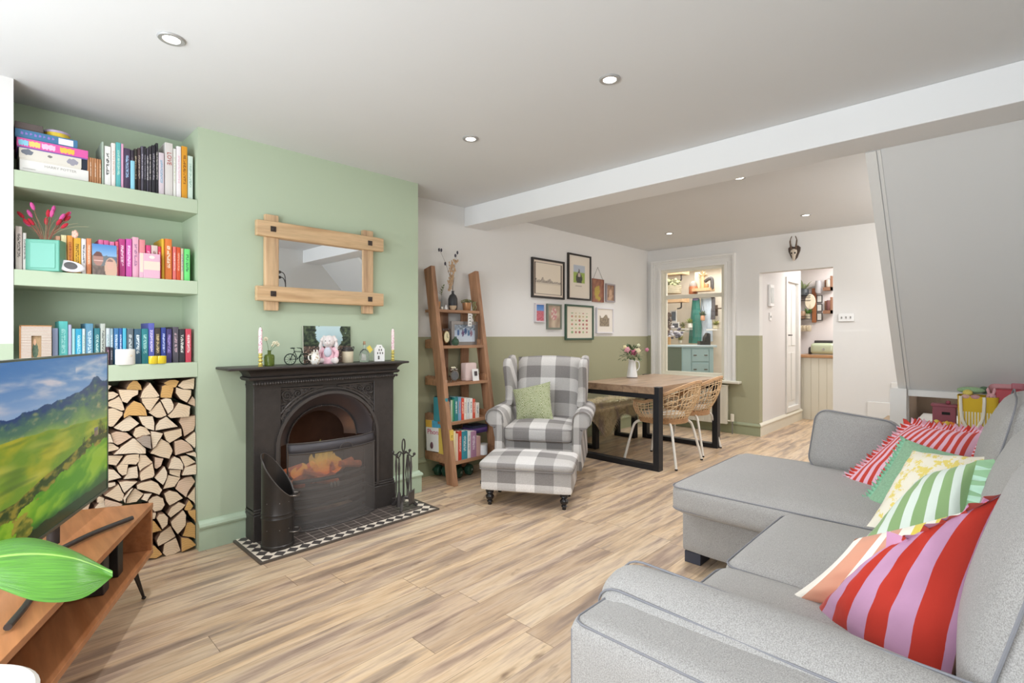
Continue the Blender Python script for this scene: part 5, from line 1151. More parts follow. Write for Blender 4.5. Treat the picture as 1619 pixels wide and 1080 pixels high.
for i, P_ in enumerate(polys):
    ti = {8: 1, 1: 1, 9: 1, 10: 1, 25: 4}.get(i, [0, 2, 0, 3, 2, 0, 0][rnd.randrange(7)]) if i < 60 else [0, 1, 1, 0][i % 4]
    tn, hexv = TONES[ti]; yy = 3.385+rnd.uniform(-.008, .02)
    pts = [Yp(x, y, yy) for x, y in P_]
    cx = sum(p.x for p in pts)/len(pts); cz = sum(p.z for p in pts)/len(pts)
    # roughen the outline a little with extra points
    out_ = []
    for a in range(len(pts)):
        p0, p1 = pts[a], pts[(a+1) % len(pts)]; out_.append(p0)
        if (p1-p0).length > .03:
            for t in (.33, .67): m_ = p0.lerp(p1, t); out_.append(m_+Vector((nz(m_.x*40, m_.z*40), 0, nz(m_.z*40, m_.x*40, 3)))*.003)
    out_ = [Vector((min(AX1-.004, max(AX0+.004, p.x)), p.y, min(1.004, max(.002, p.z)))) for p in out_]
    q = MB(); q.prism(out_, (rnd.uniform(-.006, .006), .26, 0), 0, 1)
    shp = 'wedge-shaped' if len(P_) <= 5 else ('rounded' if len(P_) >= 7 else 'chunky'); r_, k = lt[i]
    o = q.build('split_log', [endmat(ti, hexv), m_bark], at=(cx, yy+.13, min(p.z for p in pts)), smooth=0)
    tag(o, f'{tn} {shp} log, {ordn[min(14, max(0, r_))]} layer from the top of the stack, {ordn[k]} from right', 'firewood', 'split logs stacked in the alcove')

# the part of the stack behind the television and its unit
hr = random.Random(21); hn = 0
for r_ in range(10):
    z0 = .004+.098*r_; xr = .66-.04*r_ if r_ < 4 else .40; k = 0; x = AX0+.008
    while x < xr-.05:
        w_ = min(hr.uniform(.085, .12), xr-x); up = (k+r_) % 2 == 0
        sh = [(0, 0), (1, .02), (.78, .62), (.42, .97), (.12, .6)] if up else [(.04, .95), (.5, .04), (.8, .3), (.97, .92), (.5, .98)]
        yy = 3.39+hr.uniform(0, .02); ti = hr.randrange(4); q = MB(); q.prism([(x+a*w_, yy, z0+b_*.094) for a, b_ in sh], (0, .25, 0), 0, 1)
        o = q.build('split_log', [endmat(ti, TONES[ti][1]), m_bark], at=(x+w_/2, yy+.12, z0), smooth=0)
        tag(o, f'{TONES[ti][0]} split log behind the television, {ordn[r_]} row from the floor, {ordn[k]} from the left', 'firewood', 'split logs stacked in the alcove'); x += w_+.003; k += 1

# ================================================================ books and things on the alcove shelves
def bookmat(c, tc=None, mode=0):
    key = ('bk', c, tc, mode)
    if key in MC: return MC[key]
    m, nt, b = newmat('book_cover_'+c.lstrip('#')); l = s2l(c); b.inputs['Roughness'].default_value = .5
    if tc:
        v = texco(nt, 'Generated'); s_ = sep(nt, v); mid = mth(nt, 'LESS_THAN', mth(nt, 'ABSOLUTE', mth(nt, 'SUBTRACT', s_[0], .5)), .22)
        zz = mth(nt, 'LESS_THAN', mth(nt, 'ABSOLUTE', mth(nt, 'SUBTRACT', s_[2], .56 if mode == 0 else .5)), .27 if mode == 0 else .38)
        sd_ = (sum(ord(q_)*(i_+3) for i_, q_ in enumerate(c+tc)) % 97)*1.37; n = noi(nt, comb(nt, mth(nt, 'MULTIPLY', s_[0], 2.2+sd_ % 2), sd_, mth(nt, 'MULTIPLY', s_[2], 18+sd_ % 16)), 1.6, 1); t = mth(nt, 'GREATER_THAN', n, .47)
        fr = mth(nt, 'LESS_THAN', s_[1], .12); f = mth(nt, 'MULTIPLY', mth(nt, 'MULTIPLY', mid, zz), mth(nt, 'MULTIPLY', t, fr))
        nt.links.new(mixc(nt, mth(nt, 'MULTIPLY', f, .85), l, s2l(tc)), b.inputs['Base Color'])
    else: b.inputs['Base Color'].default_value = (*l, 1)
    MC[key] = m; return m
m_pages = pm('book_pages', '#e6dfce', .9)
def mkbook(x0, x1, yf, dep, z0, h, c, tc, L, grp, name='book', flip=0, mode=0, lean=0):
    """upright book, spine towards -y"""
    w_ = x1-x0; g = min(.0018, w_*.1); ox = (x0+x1)/2; q = MB(); r_ = min(.004, w_*.3)
    poly = [(-w_/2, dep), (-w_/2, r_), (-w_/2+r_*.5, r_*.25), (0, 0), (w_/2-r_*.5, r_*.25), (w_/2, r_), (w_/2, dep), (w_/2-g, dep), (w_/2-g, r_+.002), (-w_/2+g, r_+.002), (-w_/2+g, dep)]
    q.prism([(x, y, 0) for x, y in poly], (0, 0, h))
    q.box(-w_/2+g, w_/2-g, r_+.002, dep-.004, .003, h-.004, 1)
    o = q.build(name, [bookmat(c, tc, mode), m_pages], smooth=0); o.location = (ox, yf, z0)
    if lean: o.rotation_euler = (0, R(lean), 0)
    return tag(o, L, 'book', grp)
def shelfbooks(lst, yf, z0, dep, place, grp, yb):
    prev = None
    for (xa, xb, yt, c, tc, nm) in lst:
        a, b_ = Yp(xa, yb, yf), Yp(xb, yb, yf); t = Yp((xa+xb)/2, yt, yf); h = t.z-z0
        L = f'{nm}, {place}' + (f', right of {prev}' if prev else ', at its left end')
        mkbook(a.x+.0004, b_.x-.0004, yf+rnd.uniform(0, .006), dep, z0, h, c, tc, L, grp); prev = nm
Z1, Z2, Z3 = 2.035, 1.563, 1.092
T1 = [(161,164.6,224,'#a9b7a8','#8a9',"thin grey-green book"),(165,176,231,'#eeece8','#2b2b2b',"thick white book"),(176.3,183.4,226,'#efe6e0','#d3b7a9',"white and blush book"),(183.7,191.6,225,'#5fb3b4','#bfe0cf',"teal and mint book"),(191.8,196,227,'#e3a9c6',None,"thin pink book"),(196.2,206.5,234.5,'#4b3b55','#a9c6e6',"dark purple book"),(206.8,212.4,237,'#3d3540','#7d7480',"charcoal thin book"),(212.6,217.6,235,'#3a3530','#c9b79c',"black and cream book"),(217.8,222.8,234,'#4a3a3c','#d9c6b9',"brown-black book"),(223,227.4,231,'#5d5966','#b9b3c1',"slate grey book"),(227.6,231.8,231.5,'#2c2a30','#8f8a99',"black book with grey title"),(232,235.8,234,'#4c4852','#e8e4e2',"graphite book"),(236,240,231,'#38343b','#cfc8c5',"white-titled dark book"),(240.2,246.6,229.5,'#2b2930','#9b95a0',"wide black book"),(246.8,250.8,226,'#26242a','#d5d0c8',"tall thin black book"),(251.2,260,241.6,'#d9cbd2','#7fa9c4',"short pink-blue book"),(261,273.6,226,'#dcd6d2',None,"thick pale grey book"),(274,279.2,235,'#e9e7e0','#cfd6bb',"green-flecked white book"),(279.4,286.8,231.5,'#f0e9ea','#e6bcc9',"pink-edged white book"),(287.2,296.6,231.5,'#dd9a2b','#8f5512',"mustard orange book"),(297,305.6,246.5,'#d5e4da','#9bb8ab',"pale mint book")]
shelfbooks(T1, 3.40, Z1, .21, 'top alcove shelf', 'books on the top alcove shelf', 290)
o_ = bpy.data.objects['book']
lv = [o for o in bpy.data.objects if o.get('label', '').startswith('thick pale grey book')][0]
text('LOVE', .030, col('#b9544a'), frameM((lv.location.x, lv.location.y-.0012, Z1+.215), (0, 0, -1), (1, 0, 0)), lv, 'title')
for i in range(6):
    a = Yp(138+3.75*i, 265, 3.40); b_ = Yp(141.4+3.75*i, 265, 3.40); mkbook(a.x, b_.x, 3.40, .2, Z1, .135, '#b9835a', '#e6d9c8' if i % 2 else None, ['copper-spined slim book nearest the game boxes', 'second copper-spined slim book right of the game boxes', 'third copper-spined slim book right of the game boxes', 'fourth copper-spined slim book right of the game boxes', 'fifth copper-spined slim book right of the game boxes', 'copper-spined slim book beside the grey-green book'][i]+' on the top shelf', 'slim copper books on the top alcove shelf')
pb = Yp(209.5, 270, 3.385); mkbook(pb.x-.009, pb.x+.009, 3.375, .012, Z1, .155, '#8fcbe0', None, 'small light blue card in front of the dark books on the top shelf', 'books on the top alcove shelf', 'greeting_card')
def gbox(nm, L, xa, xb, y0, y1, yf, dep, c, pts=(), z=None, parts=()):
    a = Yp(xa, (y0+y1)/2, yf); b_ = Yp(xb, (y0+y1)/2, yf); return a, b_
BXL, BXR = .118, .375
def game(nm, L, x0, x1, z0, z1, c, lidc=None, side=None, yf=3.395, dep=.25):
    t = thing(nm, L, 'board game box', ((x0+x1)/2, yf+dep/2, z0), 0, 'game boxes stacked on the top alcove shelf')
    q = MB(); q.box(x0+.002, x1-.002, yf+.002, yf+dep-.002, z0, z0+(z1-z0)*.4); q.build('box_base', col(side or c), t, world=True, smooth=0)
    q = MB(); q.box(x0, x1, yf, yf+dep, z0+(z1-z0)*.12, z1); q.build('box_lid', col(lidc or c), t, world=True, bevel=.0012, smooth=0); return t
g1 = game('game_box', 'white game box at the bottom of the box stack on the top shelf', .122, .378, Z1, Z1+.062, '#e6e3de')
g2 = game('game_box', 'cream game box with grey sketches, second from the bottom of the stack', .120, .350, Z1+.0625, Z1+.118, '#dcd6cb')
g2b = game('game_box', 'dark navy game box half hidden behind the cream one in the box stack', .3505, .374, Z1+.0625, Z1+.118, '#20293a', yf=3.40)
g3 = game('game_box', 'bright pink game box in the middle of the box stack on the top shelf', .112, .376, Z1+.1185, Z1+.165, '#d9569f', '#de5da6', '#7a5fa8')
g4 = game('game_box', 'blue game box with a white label near the top of the box stack', .106, .335, Z1+.1655, Z1+.206, '#3d6f96', '#44779f')
g5 = game('game_box', 'dark brown game box topmost at the left of the box stack', .105, .205, Z1+.2065, Z1+.240, '#574c49')
text('HARRY POTTER', .017, col('#b0aba5'), frameM((.27, 3.3943, Z1+.045), (1, 0, 0), (0, 0, 1)), g1, 'lettering')
text('HOGWARTS', .008, col('#b0aba5'), frameM((.155, 3.3943, Z1+.02), (1, 0, 0), (0, 0, 1)), g1, 'small_lettering')
def blot(t, x, z, s_, c, yf=3.3945, seed=0, sx=1.5):
    q = MB(); pts = [(x+s_*sx*math.cos(a)*(1+.4*nz(a*2, seed)), yf, z+s_*math.sin(a)*(1+.5*nz(a*3, seed+4))) for a in [i*.35 for i in range(18)]]; q.prism(pts, (0, .0012, 0)); q.build('drawing', col(c), t, world=True, smooth=0)
blot(g2, .148, Z1+.100, .014, '#6f7480', seed=1); blot(g2, .315, Z1+.092, .016, '#9c9aa6', seed=3, sx=1.4); blot(g2, .23, Z1+.098, .006, '#7c7876', seed=5)
q = MB(); q.box(.262, .318, 3.3938, 3.395, Z1+.170, Z1+.200); q.build('label_panel', col('#e7e3ee'), g4, world=True, smooth=0)
text('Articulate', .020, col('#9c6fc4'), frameM((.175, 3.3943, Z1+.186), (1, 0, 0), (0, 0, 1)), g4, 'lettering') if False else None
for (x, w_, c) in ((.135, .035, '#8fd0e8'), (.175, .04, '#f0cf74'), (.225, .05, '#f3c3dc'), (.295, .055, '#f0c24f')):
    q = MB(); q.prism([(x-w_/2+w_*i/10, 3.3943, Z1+.137+(.010*abs(math.sin(i*1.9)))*(-1)) for i in range(11)]+[(x+w_/2-w_*i/10, 3.3943, Z1+.152+.005*abs(math.sin(i*2.3+1))) for i in range(11)], (0, .0008, 0)); q.build('lettering', col(c), g3, world=True, smooth=0)
for i in range(8):
    q = MB(); x = .125+.016*i; q.prism([(x, 3.3943, Z1+.183), (x+.009, 3.3943, Z1+.181+.004*(i % 3)), (x+.010, 3.3943, Z1+.192-.003*(i % 2)), (x+.002, 3.3943, Z1+.196)], (0, .0008, 0)); q.build('lettering', col('#9277c6'), g4, world=True, smooth=0)
tt = thing('round_tin', 'round yellow tin with a lilac lid on top of the game boxes', 'tin', (.262, 3.46, Z1+.2065))
q = MB(); q.lathe([(.048, 0), (.050, .002), (.050, .028), (.048, .030)], n=32); q.build('tin_body', pm('yellow_tin', '#e0c13c', .4, var=.35, vs=60), tt)
q = MB(); q.lathe([(.0515, .024), (.052, .034), (.048, .037), (.001, .0372)], n=32); q.build('lid', col('#b5a3bd', .4), tt)
# middle shelf
def mb2(lst, *a): shelfbooks(lst, *a)
mb2([(24.3,35.4,357.6,'#dccfc9','#4a4340',"tall blush book"),(36,42,368,'#e3e0da','#555',"narrow white book")], 3.40, Z2, .2, 'far left of middle alcove shelf', 'books on the middle alcove shelf', 410)
mb2([(88,95.6,373,'#dfa98a','#7a5546',"dark-lettered peach book"),(96.6,106,371.5,'#e9dfae',None,"pale yellow book"),(106.3,115.8,372.4,'#e59a43','#b2452c',"orange book"),(116.5,128.3,376,'#e3b03a','#6b4d1a',"amber book"),(128.6,136.4,377.5,'#e5e1e0','#55606e',"white paperback"),(136.8,145,377,'#df8d5e','#f2d9c0',"apricot orange book"),(156,164,379,'#d86a9a',None,"rose pink book"),(164.3,172.5,380,'#cf5f93',None,"dusky pink book"),(172.8,181.6,382,'#e07aa6',None,"candy pink book"),(182.6,188,382,'#e0607c','#f0c9a0',"coral pink book"),(188.3,198.3,377.8,'#b93f80','#f0cfe0',"magenta book"),(199.2,209.2,377.6,'#cc56a9','#f2d3ea',"violet pink book"),(209.8,219.9,375,'#dfa9bb','#9a6f90',"tall pale pink book"),(220.6,230,379,'#e08a8f',None,"salmon book"),(231,239,387.7,'#d6447c','#f3c6d9',"short hot pink book"),(239.4,250,388,'#d9c3bb','#7c2f36',"patterned cream book"),(250.2,255.5,389.6,'#cf3d52','#f0b9bd',"thin red book"),(255.8,260.6,377.5,'#dcae2e',None,"tall yellow book"),(261,272.3,377.8,'#e07b39','#f2e0c8',"tall orange book"),(273.4,279.2,390,'#e2736f','#f3d0c6',"coral book"),(279.4,286.2,390.8,'#d4552f','#e9a98c',"red orange book"),(286.5,291.2,392.6,'#c9bda0','#5a6f9e',"thin multicoloured book"),(291.8,301.2,393.6,'#72dd7c','#3c7d52',"bright green book")], 3.40, Z2, .2, 'middle alcove shelf', 'books on the middle alcove shelf', 410)
# book-shaped teal vase with dried flowers
bv = thing('book_vase', 'teal book-shaped vase holding dried pink and red flowers on the middle shelf', 'vase', (.21, 3.39, Z2), R(-28))
q = MB(); q.box(-.068, .068, -.02, .045, 0, .155); q.build('body', pm('teal_glaze', '#5aa58f', .35), bv, bevel=.004, seg=3)
q = MB(); q.box(-.048, .052, -.0225, -.019, .015, .138); q.build('embossed_panel', pm('teal_glaze2', '#69af9c', .35), bv, bevel=.002)
fl2 = random.Random(4)
q = MB(); qs = {}
for i in range(17):
    a = fl2.uniform(-1, 1); hgt = fl2.uniform(.09, .20); tip = Vector((a*.10, fl2.uniform(-.02, .03), .155+hgt*(1-.3*abs(a)))); q.tube(bez((a*.015, .01, .14), (a*.03, .01, .19), tip), .0013, 5)
    cc = ['#c22b3f', '#d65a9c', '#b8283a', '#d1569a'][i % 4]; d = (tip-Vector((0, .01, .16))).normalized()
    f = MB(); M = Matrix.Translation(tip) @ d.to_track_quat('Z', 'Y').to_matrix().to_4x4(); f.sph((0, 0, 0), (.0085, .0085, .020), 8, 6, M=None); f.v = [M @ p for p in f.v]; f.build('dried_flower', pm('dried_'+cc.lstrip('#'), cc, .9, bs=200, bstr=.5), bv)
q.build('stem', pm('dried_stem', '#8f5a49', .8), bv)
q = MB()
for i in range(9): a = -1.3+i*.33; q.tube(bez((0, .01, .15), (a*.05, .01, .24), (a*.13, .01, .22+.05*math.cos(a))), .0007, 4)
q.build('dried_grass', pm('dried_grass', '#b3a07c', .8), bv)
q = MB(); 
for i in range(5): a = i*1.25; q.sph((.125+.007*math.cos(a), -.005, .19+.010*math.sin(a)), (.008, .007, .012), 8, 6)
q.build('pale_blossom', col('#dcae9c'), bv)
# white disc ornament
ds = thing('white_disc', 'white oval disc with a dark swirl centre leaning against the orange books', 'ornament', (.345, 3.375, Z2))
cD = Yp(108, 421.5, 3.375); M = Matrix.Translation((cD.x, 3.372, Z2+.034)) @ Matrix.Rotation(R(8), 4, 'Y') @ Matrix.Rotation(R(-20), 4, 'X')
q = MB(); q.lathe([(.001, -.006), (.055, -.006), (.062, 0), (.055, .006), (.001, .006)], n=36, M=Matrix.Rotation(R(90), 4, 'X'), sx=1.05, sy=.50); q.v = [M @ p for p in q.v]; q.build('disc', col('#ece9ec', .4), ds, world=True)
q = MB(); q.lathe([(.001, .0065), (.024, .0065), (.025, .0075), (.001, .0085)], n=28, M=Matrix.Rotation(R(90), 4, 'X'), sx=1.05, sy=.8); q.v = [M @ (p+Vector((.008, 0, 0))) for p in q.v]; q.build('dark_centre', pm('dark_swirl', '#5d5a5c', .5, var=.3, vs=60), ds, world=True)
# photo of two people
def selfie(u, v):
    c = mx(hx('#8db2d6'), hx('#4f86c4'), (v-.6)/.4) if v > .62+.03*nz(u*6, 0) else mx(hx('#7c7a72'), hx('#5f6f80'), u)
    d1 = ((u-.24)/.20)**2+((v-.52)/.24)**2; d2 = ((u-.72)/.17)**2+((v-.36)/.2)**2
    if d1 < 1: c = hx('#a97f74') if v < .60 else hx('#6d4a44')
    if v < .30 and u < .55: c = mx(hx('#5d514c'), hx('#7a6a60'), .5+nz(u*9, v*9))
    if ((u-.75)/.26)**2+((v-.22)/.36)**2 < 1: c = hx('#c9a58f')
    if d2 < .75: c = hx('#cfa493') if v < .44 else hx('#8b6f68')
    if d1 < .95 and .44 < v < .47: c = hx('#e3c5bd')
    return c
t = thing('photo_print', 'portrait photo of two smiling people under a blue sky on the middle shelf', 'photo', (.50, 3.385, Z2))
a, b_ = Yp(146, 410, 3.375), Yp(185, 410, 3.375)
picture((a.x, 3.368, Z2+.001), (b_.x, 3.368, Z2+.001), (b_.x, 3.39, Z2+.162), (a.x, 3.39, Z2+.162), 40, 46, selfie).build('print', attrmat('photo_print', .5), t, world=True, smooth=0)
q = MB(); q.prism([(a.x, 3.3685, Z2), (b_.x, 3.3685, Z2), (b_.x, 3.3905, Z2+.162), (a.x, 3.3905, Z2+.162)], (0, .002, 0)); q.build('card_back', col('#e6e2da'), t, world=True, smooth=0)
# small pink book facing out
t = thing('gift_book', 'small pink book with a cream panel standing face out on the middle shelf', 'book', (.63, 3.385, Z2))
a, m1, b_ = Yp(219, 415, 3.375), Yp(227, 415, 3.365), Yp(253, 415, 3.37)
q = MB(); q.box(m1.x, b_.x, 3.365, 3.393, Z2, Z2+.135); q.box(a.x+.004, m1.x, 3.366, 3.392, Z2, Z2+.135); q.build('cover', col('#dcaec2'), t, world=True, bevel=.002)
q = MB(); q.box(m1.x+.0015, b_.x-.0015, 3.3643, 3.3655, Z2+.045, Z2+.092); q.box(a.x+.005, m1.x-.001, 3.3653, 3.3665, Z2+.03, Z2+.133); q.build('cream_panel', col('#e3d2c2'), t, world=True, smooth=0)
q = MB(); q.lathe([(.001, 0), (.013, 0), (.001, .001)], ((m1.x+b_.x)/2, 3.3643, Z2+.115), 20, M=Matrix.Rotation(R(90), 4, 'X'), sy=.7); q.build('oval_badge', col('#eedfd6'), t, world=True)
# bottom shelf books
mb2([(82.7,92.3,519,'#a9b4d6',None,"lavender book"),(93,107.7,508,'#58b8b4','#a5dcd8',"tall turquoise book"),(107.9,113.5,513.4,'#b5b3d0',None,"thin lilac book"),(114,119.3,519.7,'#9ed0d2',None,"pale teal book"),(119.5,130,519.7,'#2f9fc4','#bfe6f0',"bright blue book"),(130.2,135.3,519.7,'#c9d6d6','#7a9',"pale grey book"),(135.6,148,511.6,'#5d8fab','#c9dbe4',"tall steel blue book"),(149,158.7,519,'#2f7580','#bcd6cf',"dark teal book"),(159,167,511.6,'#b9beb5','#5a5f5c',"tall grey-white book"),(167.8,174.3,519,'#c6d0d6','#8aa',"pale silver book"),(174.5,179.4,519.5,'#8fa9b5','#dfe6ea',"grey-blue book"),(180,188.3,519,'#3f78ac','#dbe6f0',"cobalt book"),(188.5,194,519,'#2f5ea0','#dfe3ee',"royal blue book"),(194.3,200.5,519,'#4fb3cf',None,"cyan book"),(201,211.5,519.5,'#5f6a72','#cfd6d6',"slate book"),(212.5,223.7,520,'#3f6078','#dde6ea',"slate blue book"),(223.9,234.8,519.8,'#2f8088','#a9d6cf',"teal book"),(235,244.6,511,'#5a60b0','#dfd3ee',"tall blue-violet book"),(244.8,254.6,519,'#3f3836','#d0b98a',"black and gold book"),(255,262.7,518,'#31418c','#b9c3ea',"navy book"),(263,272.4,520,'#423a6b','#a68fd0',"dark purple book"),(273.5,282.8,517,'#55505a','#c2a3ad',"grey-plum book"),(283.3,293,520.5,'#34343a','#e8e6e0',"black book with white title"),(293.7,303,520,'#c94558','#f3dfe0',"crimson book")], 3.425, Z3, .2, 'bottom alcove shelf', 'books on the bottom alcove shelf', 555)
mb2([(168.2,174,548.5,'#4a3340','#b98fa5',"small plum book"),(174.3,179.2,549.5,'#363239','#a39fa8',"small black book")], 3.40, Z3, .022, 'front of bottom alcove shelf', 'small books in front on the bottom alcove shelf', 570)
# rattan-look photo frame
pf = thing('woven_framed_photo', 'photo frame with a woven pale border at the left of the bottom alcove shelf', 'photo frame', (.19, 3.39, Z3))
wvm, nt, b = newmat('woven_border'); v = texco(nt, 'Object'); s_ = sep(nt, v); f = mth(nt, 'FRACT', mth(nt, 'MULTIPLY', s_[2], 130)); n_ = noi(nt, v, 200, 2)
nt.links.new(mixc(nt, mth(nt, 'LESS_THAN', f, .3), mixc(nt, n_, s2l('#c9b7a9'), s2l('#e3d7cb')), s2l('#8c7466')), b.inputs['Base Color']); b.inputs['Roughness'].default_value = .8
a, b_ = Yp(33, 540, 3.385), Yp(81, 540, 3.385); x0, x1 = a.x, b_.x
q = MB()
for bb in ((x0, x0+.036, 0, .20), (x1-.036, x1, 0, .20), (x0+.036, x1-.036, .155, .20), (x0+.036, x1-.036, 0, .045)): q.box(bb[0], bb[1], 3.375, 3.39, Z3+bb[2], Z3+bb[3])
q.build('border', wvm, pf, world=True, smooth=0)
q = MB(); q.box(x0-.004, x1+.002, 3.39, 3.40, Z3, Z3+.204); q.box(x0-.006, x0, 3.374, 3.40, Z3, Z3+.204); q.box(x0-.004, x1+.002, 3.374, 3.40, Z3+.2, Z3+.206); q.build('wood_edge', wood('frame_wood_Z', '#9c6a3f', '#b58253', 'Z', 6), pf, world=True, smooth=0)
picture((x0+.036, 3.386, Z3+.045), (x1-.036, 3.386, Z3+.045), (x1-.036, 3.386, Z3+.155), (x0+.036, 3.386, Z3+.155), 26, 30, lambda u, v: mx(mx(hx('#b9946a'), hx('#3f5a48'), 1 if ((u-.4)/.3)**2+((v-.35)/.35)**2 < 1 else .15), hx('#d7ab8c'), 1 if ((u-.35)/.13)**2+((v-.72)/.15)**2 < 1 else .1+.3*nz(u*8, v*8))).build('photo', attrmat('photo_print', .5), pf, world=True, smooth=0)
# bowl, candles
c0 = Yp(134, 560, 3.385); t = thing('white_bowl', 'white footed bowl on the bottom alcove shelf behind the television', 'bowl', (c0.x, 3.39, Z3))
q = MB(); q.lathe([(.018, 0), (.018, .02), (.03, .024), (.046, .036), (.052, .056), (.050, .057), (.043, .038), (.001, .03)], n=28, sy=.6); q.lathe([(.034, 0), (.034, .03), (.03, .03)], n=24, sy=.6); q.build('bowl', col('#eeecea', .3), t)
c0 = Yp(197.5, 575, 3.385); t = thing('jar_candle', 'white jar candle on the bottom alcove shelf in front of the blue books', 'candle', (c0.x, 3.375, Z3))
q = MB(); q.lathe([(.040, 0), (.044, .004), (.044, .082), (.042, .083), (.041, .076), (.001, .075)], n=30, sy=.55); q.build('glass_jar', pm('white_candle_glass', '#ecebe6', .2, coat=.5), t)
q = MB(); q.cyl((0, 0, .07), (0, 0, .084), .0012, 5); q.build('wick', m_soot, t)
q = MB(); q.lathe([(.001, 0), (.006, 0), (.001, .001)], (.022, -.0225, .048), 12, M=Matrix.Rotation(R(90), 4, 'X')); q.build('label', col('#cbbfa9'), t)
for (px, nm) in ((242.5, 'left'), (254.5, 'right')):
    c0 = Yp(px, 574, 3.38); t = thing('yellow_votive', f'small yellow glass votive candle, the {nm} one of the pair on the bottom alcove shelf', 'candle', (c0.x, 3.372, Z3), 0, 'yellow votive candles')
    q = MB(); q.lathe([(.021, 0), (.024, .003), (.0245, .043), (.023, .043), (.022, .036), (.001, .035)], n=20, sy=.8); q.build('glass', pm('yellow_votive_glass', '#e3c92e', .15, coat=.6), t)
# ================================================================ leaning ladder shelf
wl = wood('ladder_wood_Z', '#94694c', '#b38665', 'Z', 4, .6, '#75523b'); wlx = wood('ladder_wood_X', '#966b4d', '#b58866', 'X', 4, .6, '#765340')
lad = thing('ladder_shelf', 'rustic leaning ladder bookcase with five shelves right of the chimney breast', 'bookcase', (2.96, 3.45, 0))
RX = ((2.69, 2.735), (3.205, 3.25))
for x0, x1 in RX:
    q = MB(); q.prism([(x0, 3.25, 0), (x0, 3.35, 0), (x0, 3.665, 1.83), (x0, 3.565, 1.855)], (x1-x0, 0, 0)); q.build('rail', wl, lad, world=True, bevel=.003, smooth=0)
for x0 in (2.85, 3.10): q = MB(); q.box(x0, x0+.09, 3.635, 3.655, 0, 1.47); q.build('back_post', wl, lad, world=True, bevel=.002, smooth=0)
LZ = [1.475, 1.16, .84, .515, .19]
def Yf(z): return 3.25+.31*z/1.84
for i, z in enumerate(LZ):
    q = MB(); q.box(2.735, 3.205, Yf(z)+.004, 3.66, z-.025, z); q.box(2.70, 2.735, Yf(z)+.10, 3.66, z-.025, z+(.05 if i > 0 else 0)); q.box(3.205, 3.235, Yf(z)+.10, 3.66, z-.025, z+(.05 if i > 0 else 0))
    if i > 0: q.box(2.72, 2.735, Yf(z)+.02, 3.66, z-.02, z+.055); q.box(3.192, 3.205, Yf(z)+.02, 3.66, z-.02, z+.055)
    q.build('shelf', wlx, lad, world=True, bevel=.0015, smooth=0)
def onS(px, i, dy=.06): y = Yf(LZ[i])+dy; return Vector((Yp(px, 500, y).x, y, LZ[i]))
# --- top shelf
p = onS(716, 0, .09); t = thing('black_vase', 'matt black bottle vase of dried pampas and thistles on the ladder shelf top', 'vase', p)
q = MB(); q.lathe([(.03, 0), (.038, .01), (.043, .06), (.042, .105), (.03, .135), (.012, .15), (.011, .17), (.015, .175), (.009, .172)], n=24); q.build('vase_body', pm('black_stoneware', '#3a3a3c', .5), t)
q = MB()
for (dx, h) in ((-.16, .46), (-.09, .34), (.03, .43), (.055, .46), (.02, .22), (-.03, .27)): q.tube(bez((0, 0, .16), (dx*.2, 0, .16+h*.45), (dx, 0, .16+h-.08)), .0012, 5)
q.build('stem', pm('dried_stem2', '#6f625a', .8), t)
q = MB(); fr_ = random.Random(5)
for i in range(130):
    s_ = fr_.random(); x = -.045+.07*s_*fr_.uniform(.3, 1)+fr_.uniform(-.022, .022)*(.4+s_); z = .18+.28*s_; q.sph((x+.01, fr_.uniform(-.02, .02), z), (.006, .005, .012), 5, 4)
q.build('pampas', pm('pampas_straw', '#c9a987', .95, var=.25, vs=60), t)
q = MB()
for (dx, z) in ((-.16, .53), (-.135, .53), (-.09, .415), (.055, .53), (.03, .50)): q = MB(); q.sph((dx*.98, 0, z), (.009, .009, .017), 8, 6); q.build('thistle_head', pm('dark_thistle', '#4a4650', .9), t)
def pot(nm, L, cat, p, prof, m, n=20, sy=1, part='body', grp=None):
    t = thing(nm, L, cat, p, 0, grp); q = MB(); q.lathe(prof, n=n, sy=sy); q.build(part, m, t); return t
t = pot('faceted_bowl', 'small beige faceted bowl on the top of the ladder shelf', 'bowl', onS(716, 0, .035), [(.018, 0), (.030, .018), (.034, .038), (.030, .038), (.026, .02), (.001, .012)], col('#cbb193', .7), n=8)
t = pot('bud_vase', 'tiny white bud vase on the ladder shelf top, the larger of two', 'vase', onS(705, 0, .03), [(.010, 0), (.014, .008), (.013, .02), (.006, .032), (.007, .04), (.005, .04)], col('#e7e4de', .4))
t = pot('bud_vase', 'tiny white bud vase on the ladder shelf top, the smaller one beside the rail', 'vase', onS(699, 0, .03), [(.008, 0), (.011, .006), (.009, .018), (.006, .024), (.004, .024)], col('#ddd6ca', .4))
t = pot('sprig_vase', 'slim clear vase with a green sprig on the ladder shelf top', 'vase', onS(699, 0, .08), [(.014, 0), (.016, .003), (.014, .04), (.008, .10), (.007, .10)], m_clear)
q = MB()
for i in range(16): leaf(q, Vector((.002*i-.015, 0, .13+.005*i)), (math.cos(i*2.4), math.sin(i*2.4)*.4, .7), .03, .008)
q.build('sprig', pm('sprig_green', '#77805a', .8), t, smooth=0)['kind'] = 'stuff'
q = MB(); q.tube([(0, 0, .02), (-.005, 0, .17)], .001, 5); q.build('stem', pm('dried_stem2', '#6f625a', .8), t)
t = pot('wooden_cup', 'small wooden cup behind the left rail on the top of the ladder shelf', 'cup', onS(692, 0, .07), [(.022, 0), (.026, .07), (.023, .07), (.02, .01)], col('#b98a5f'))
t = pot('copper_pot', 'copper pot with a trailing string plant at the right of the ladder shelf top', 'plant', onS(738, 0, .06), [(.030, 0), (.034, .004), (.043, .072), (.039, .073), (.034, .065), (.001, .065)], pm('copper', '#c08f68', .35, .5))
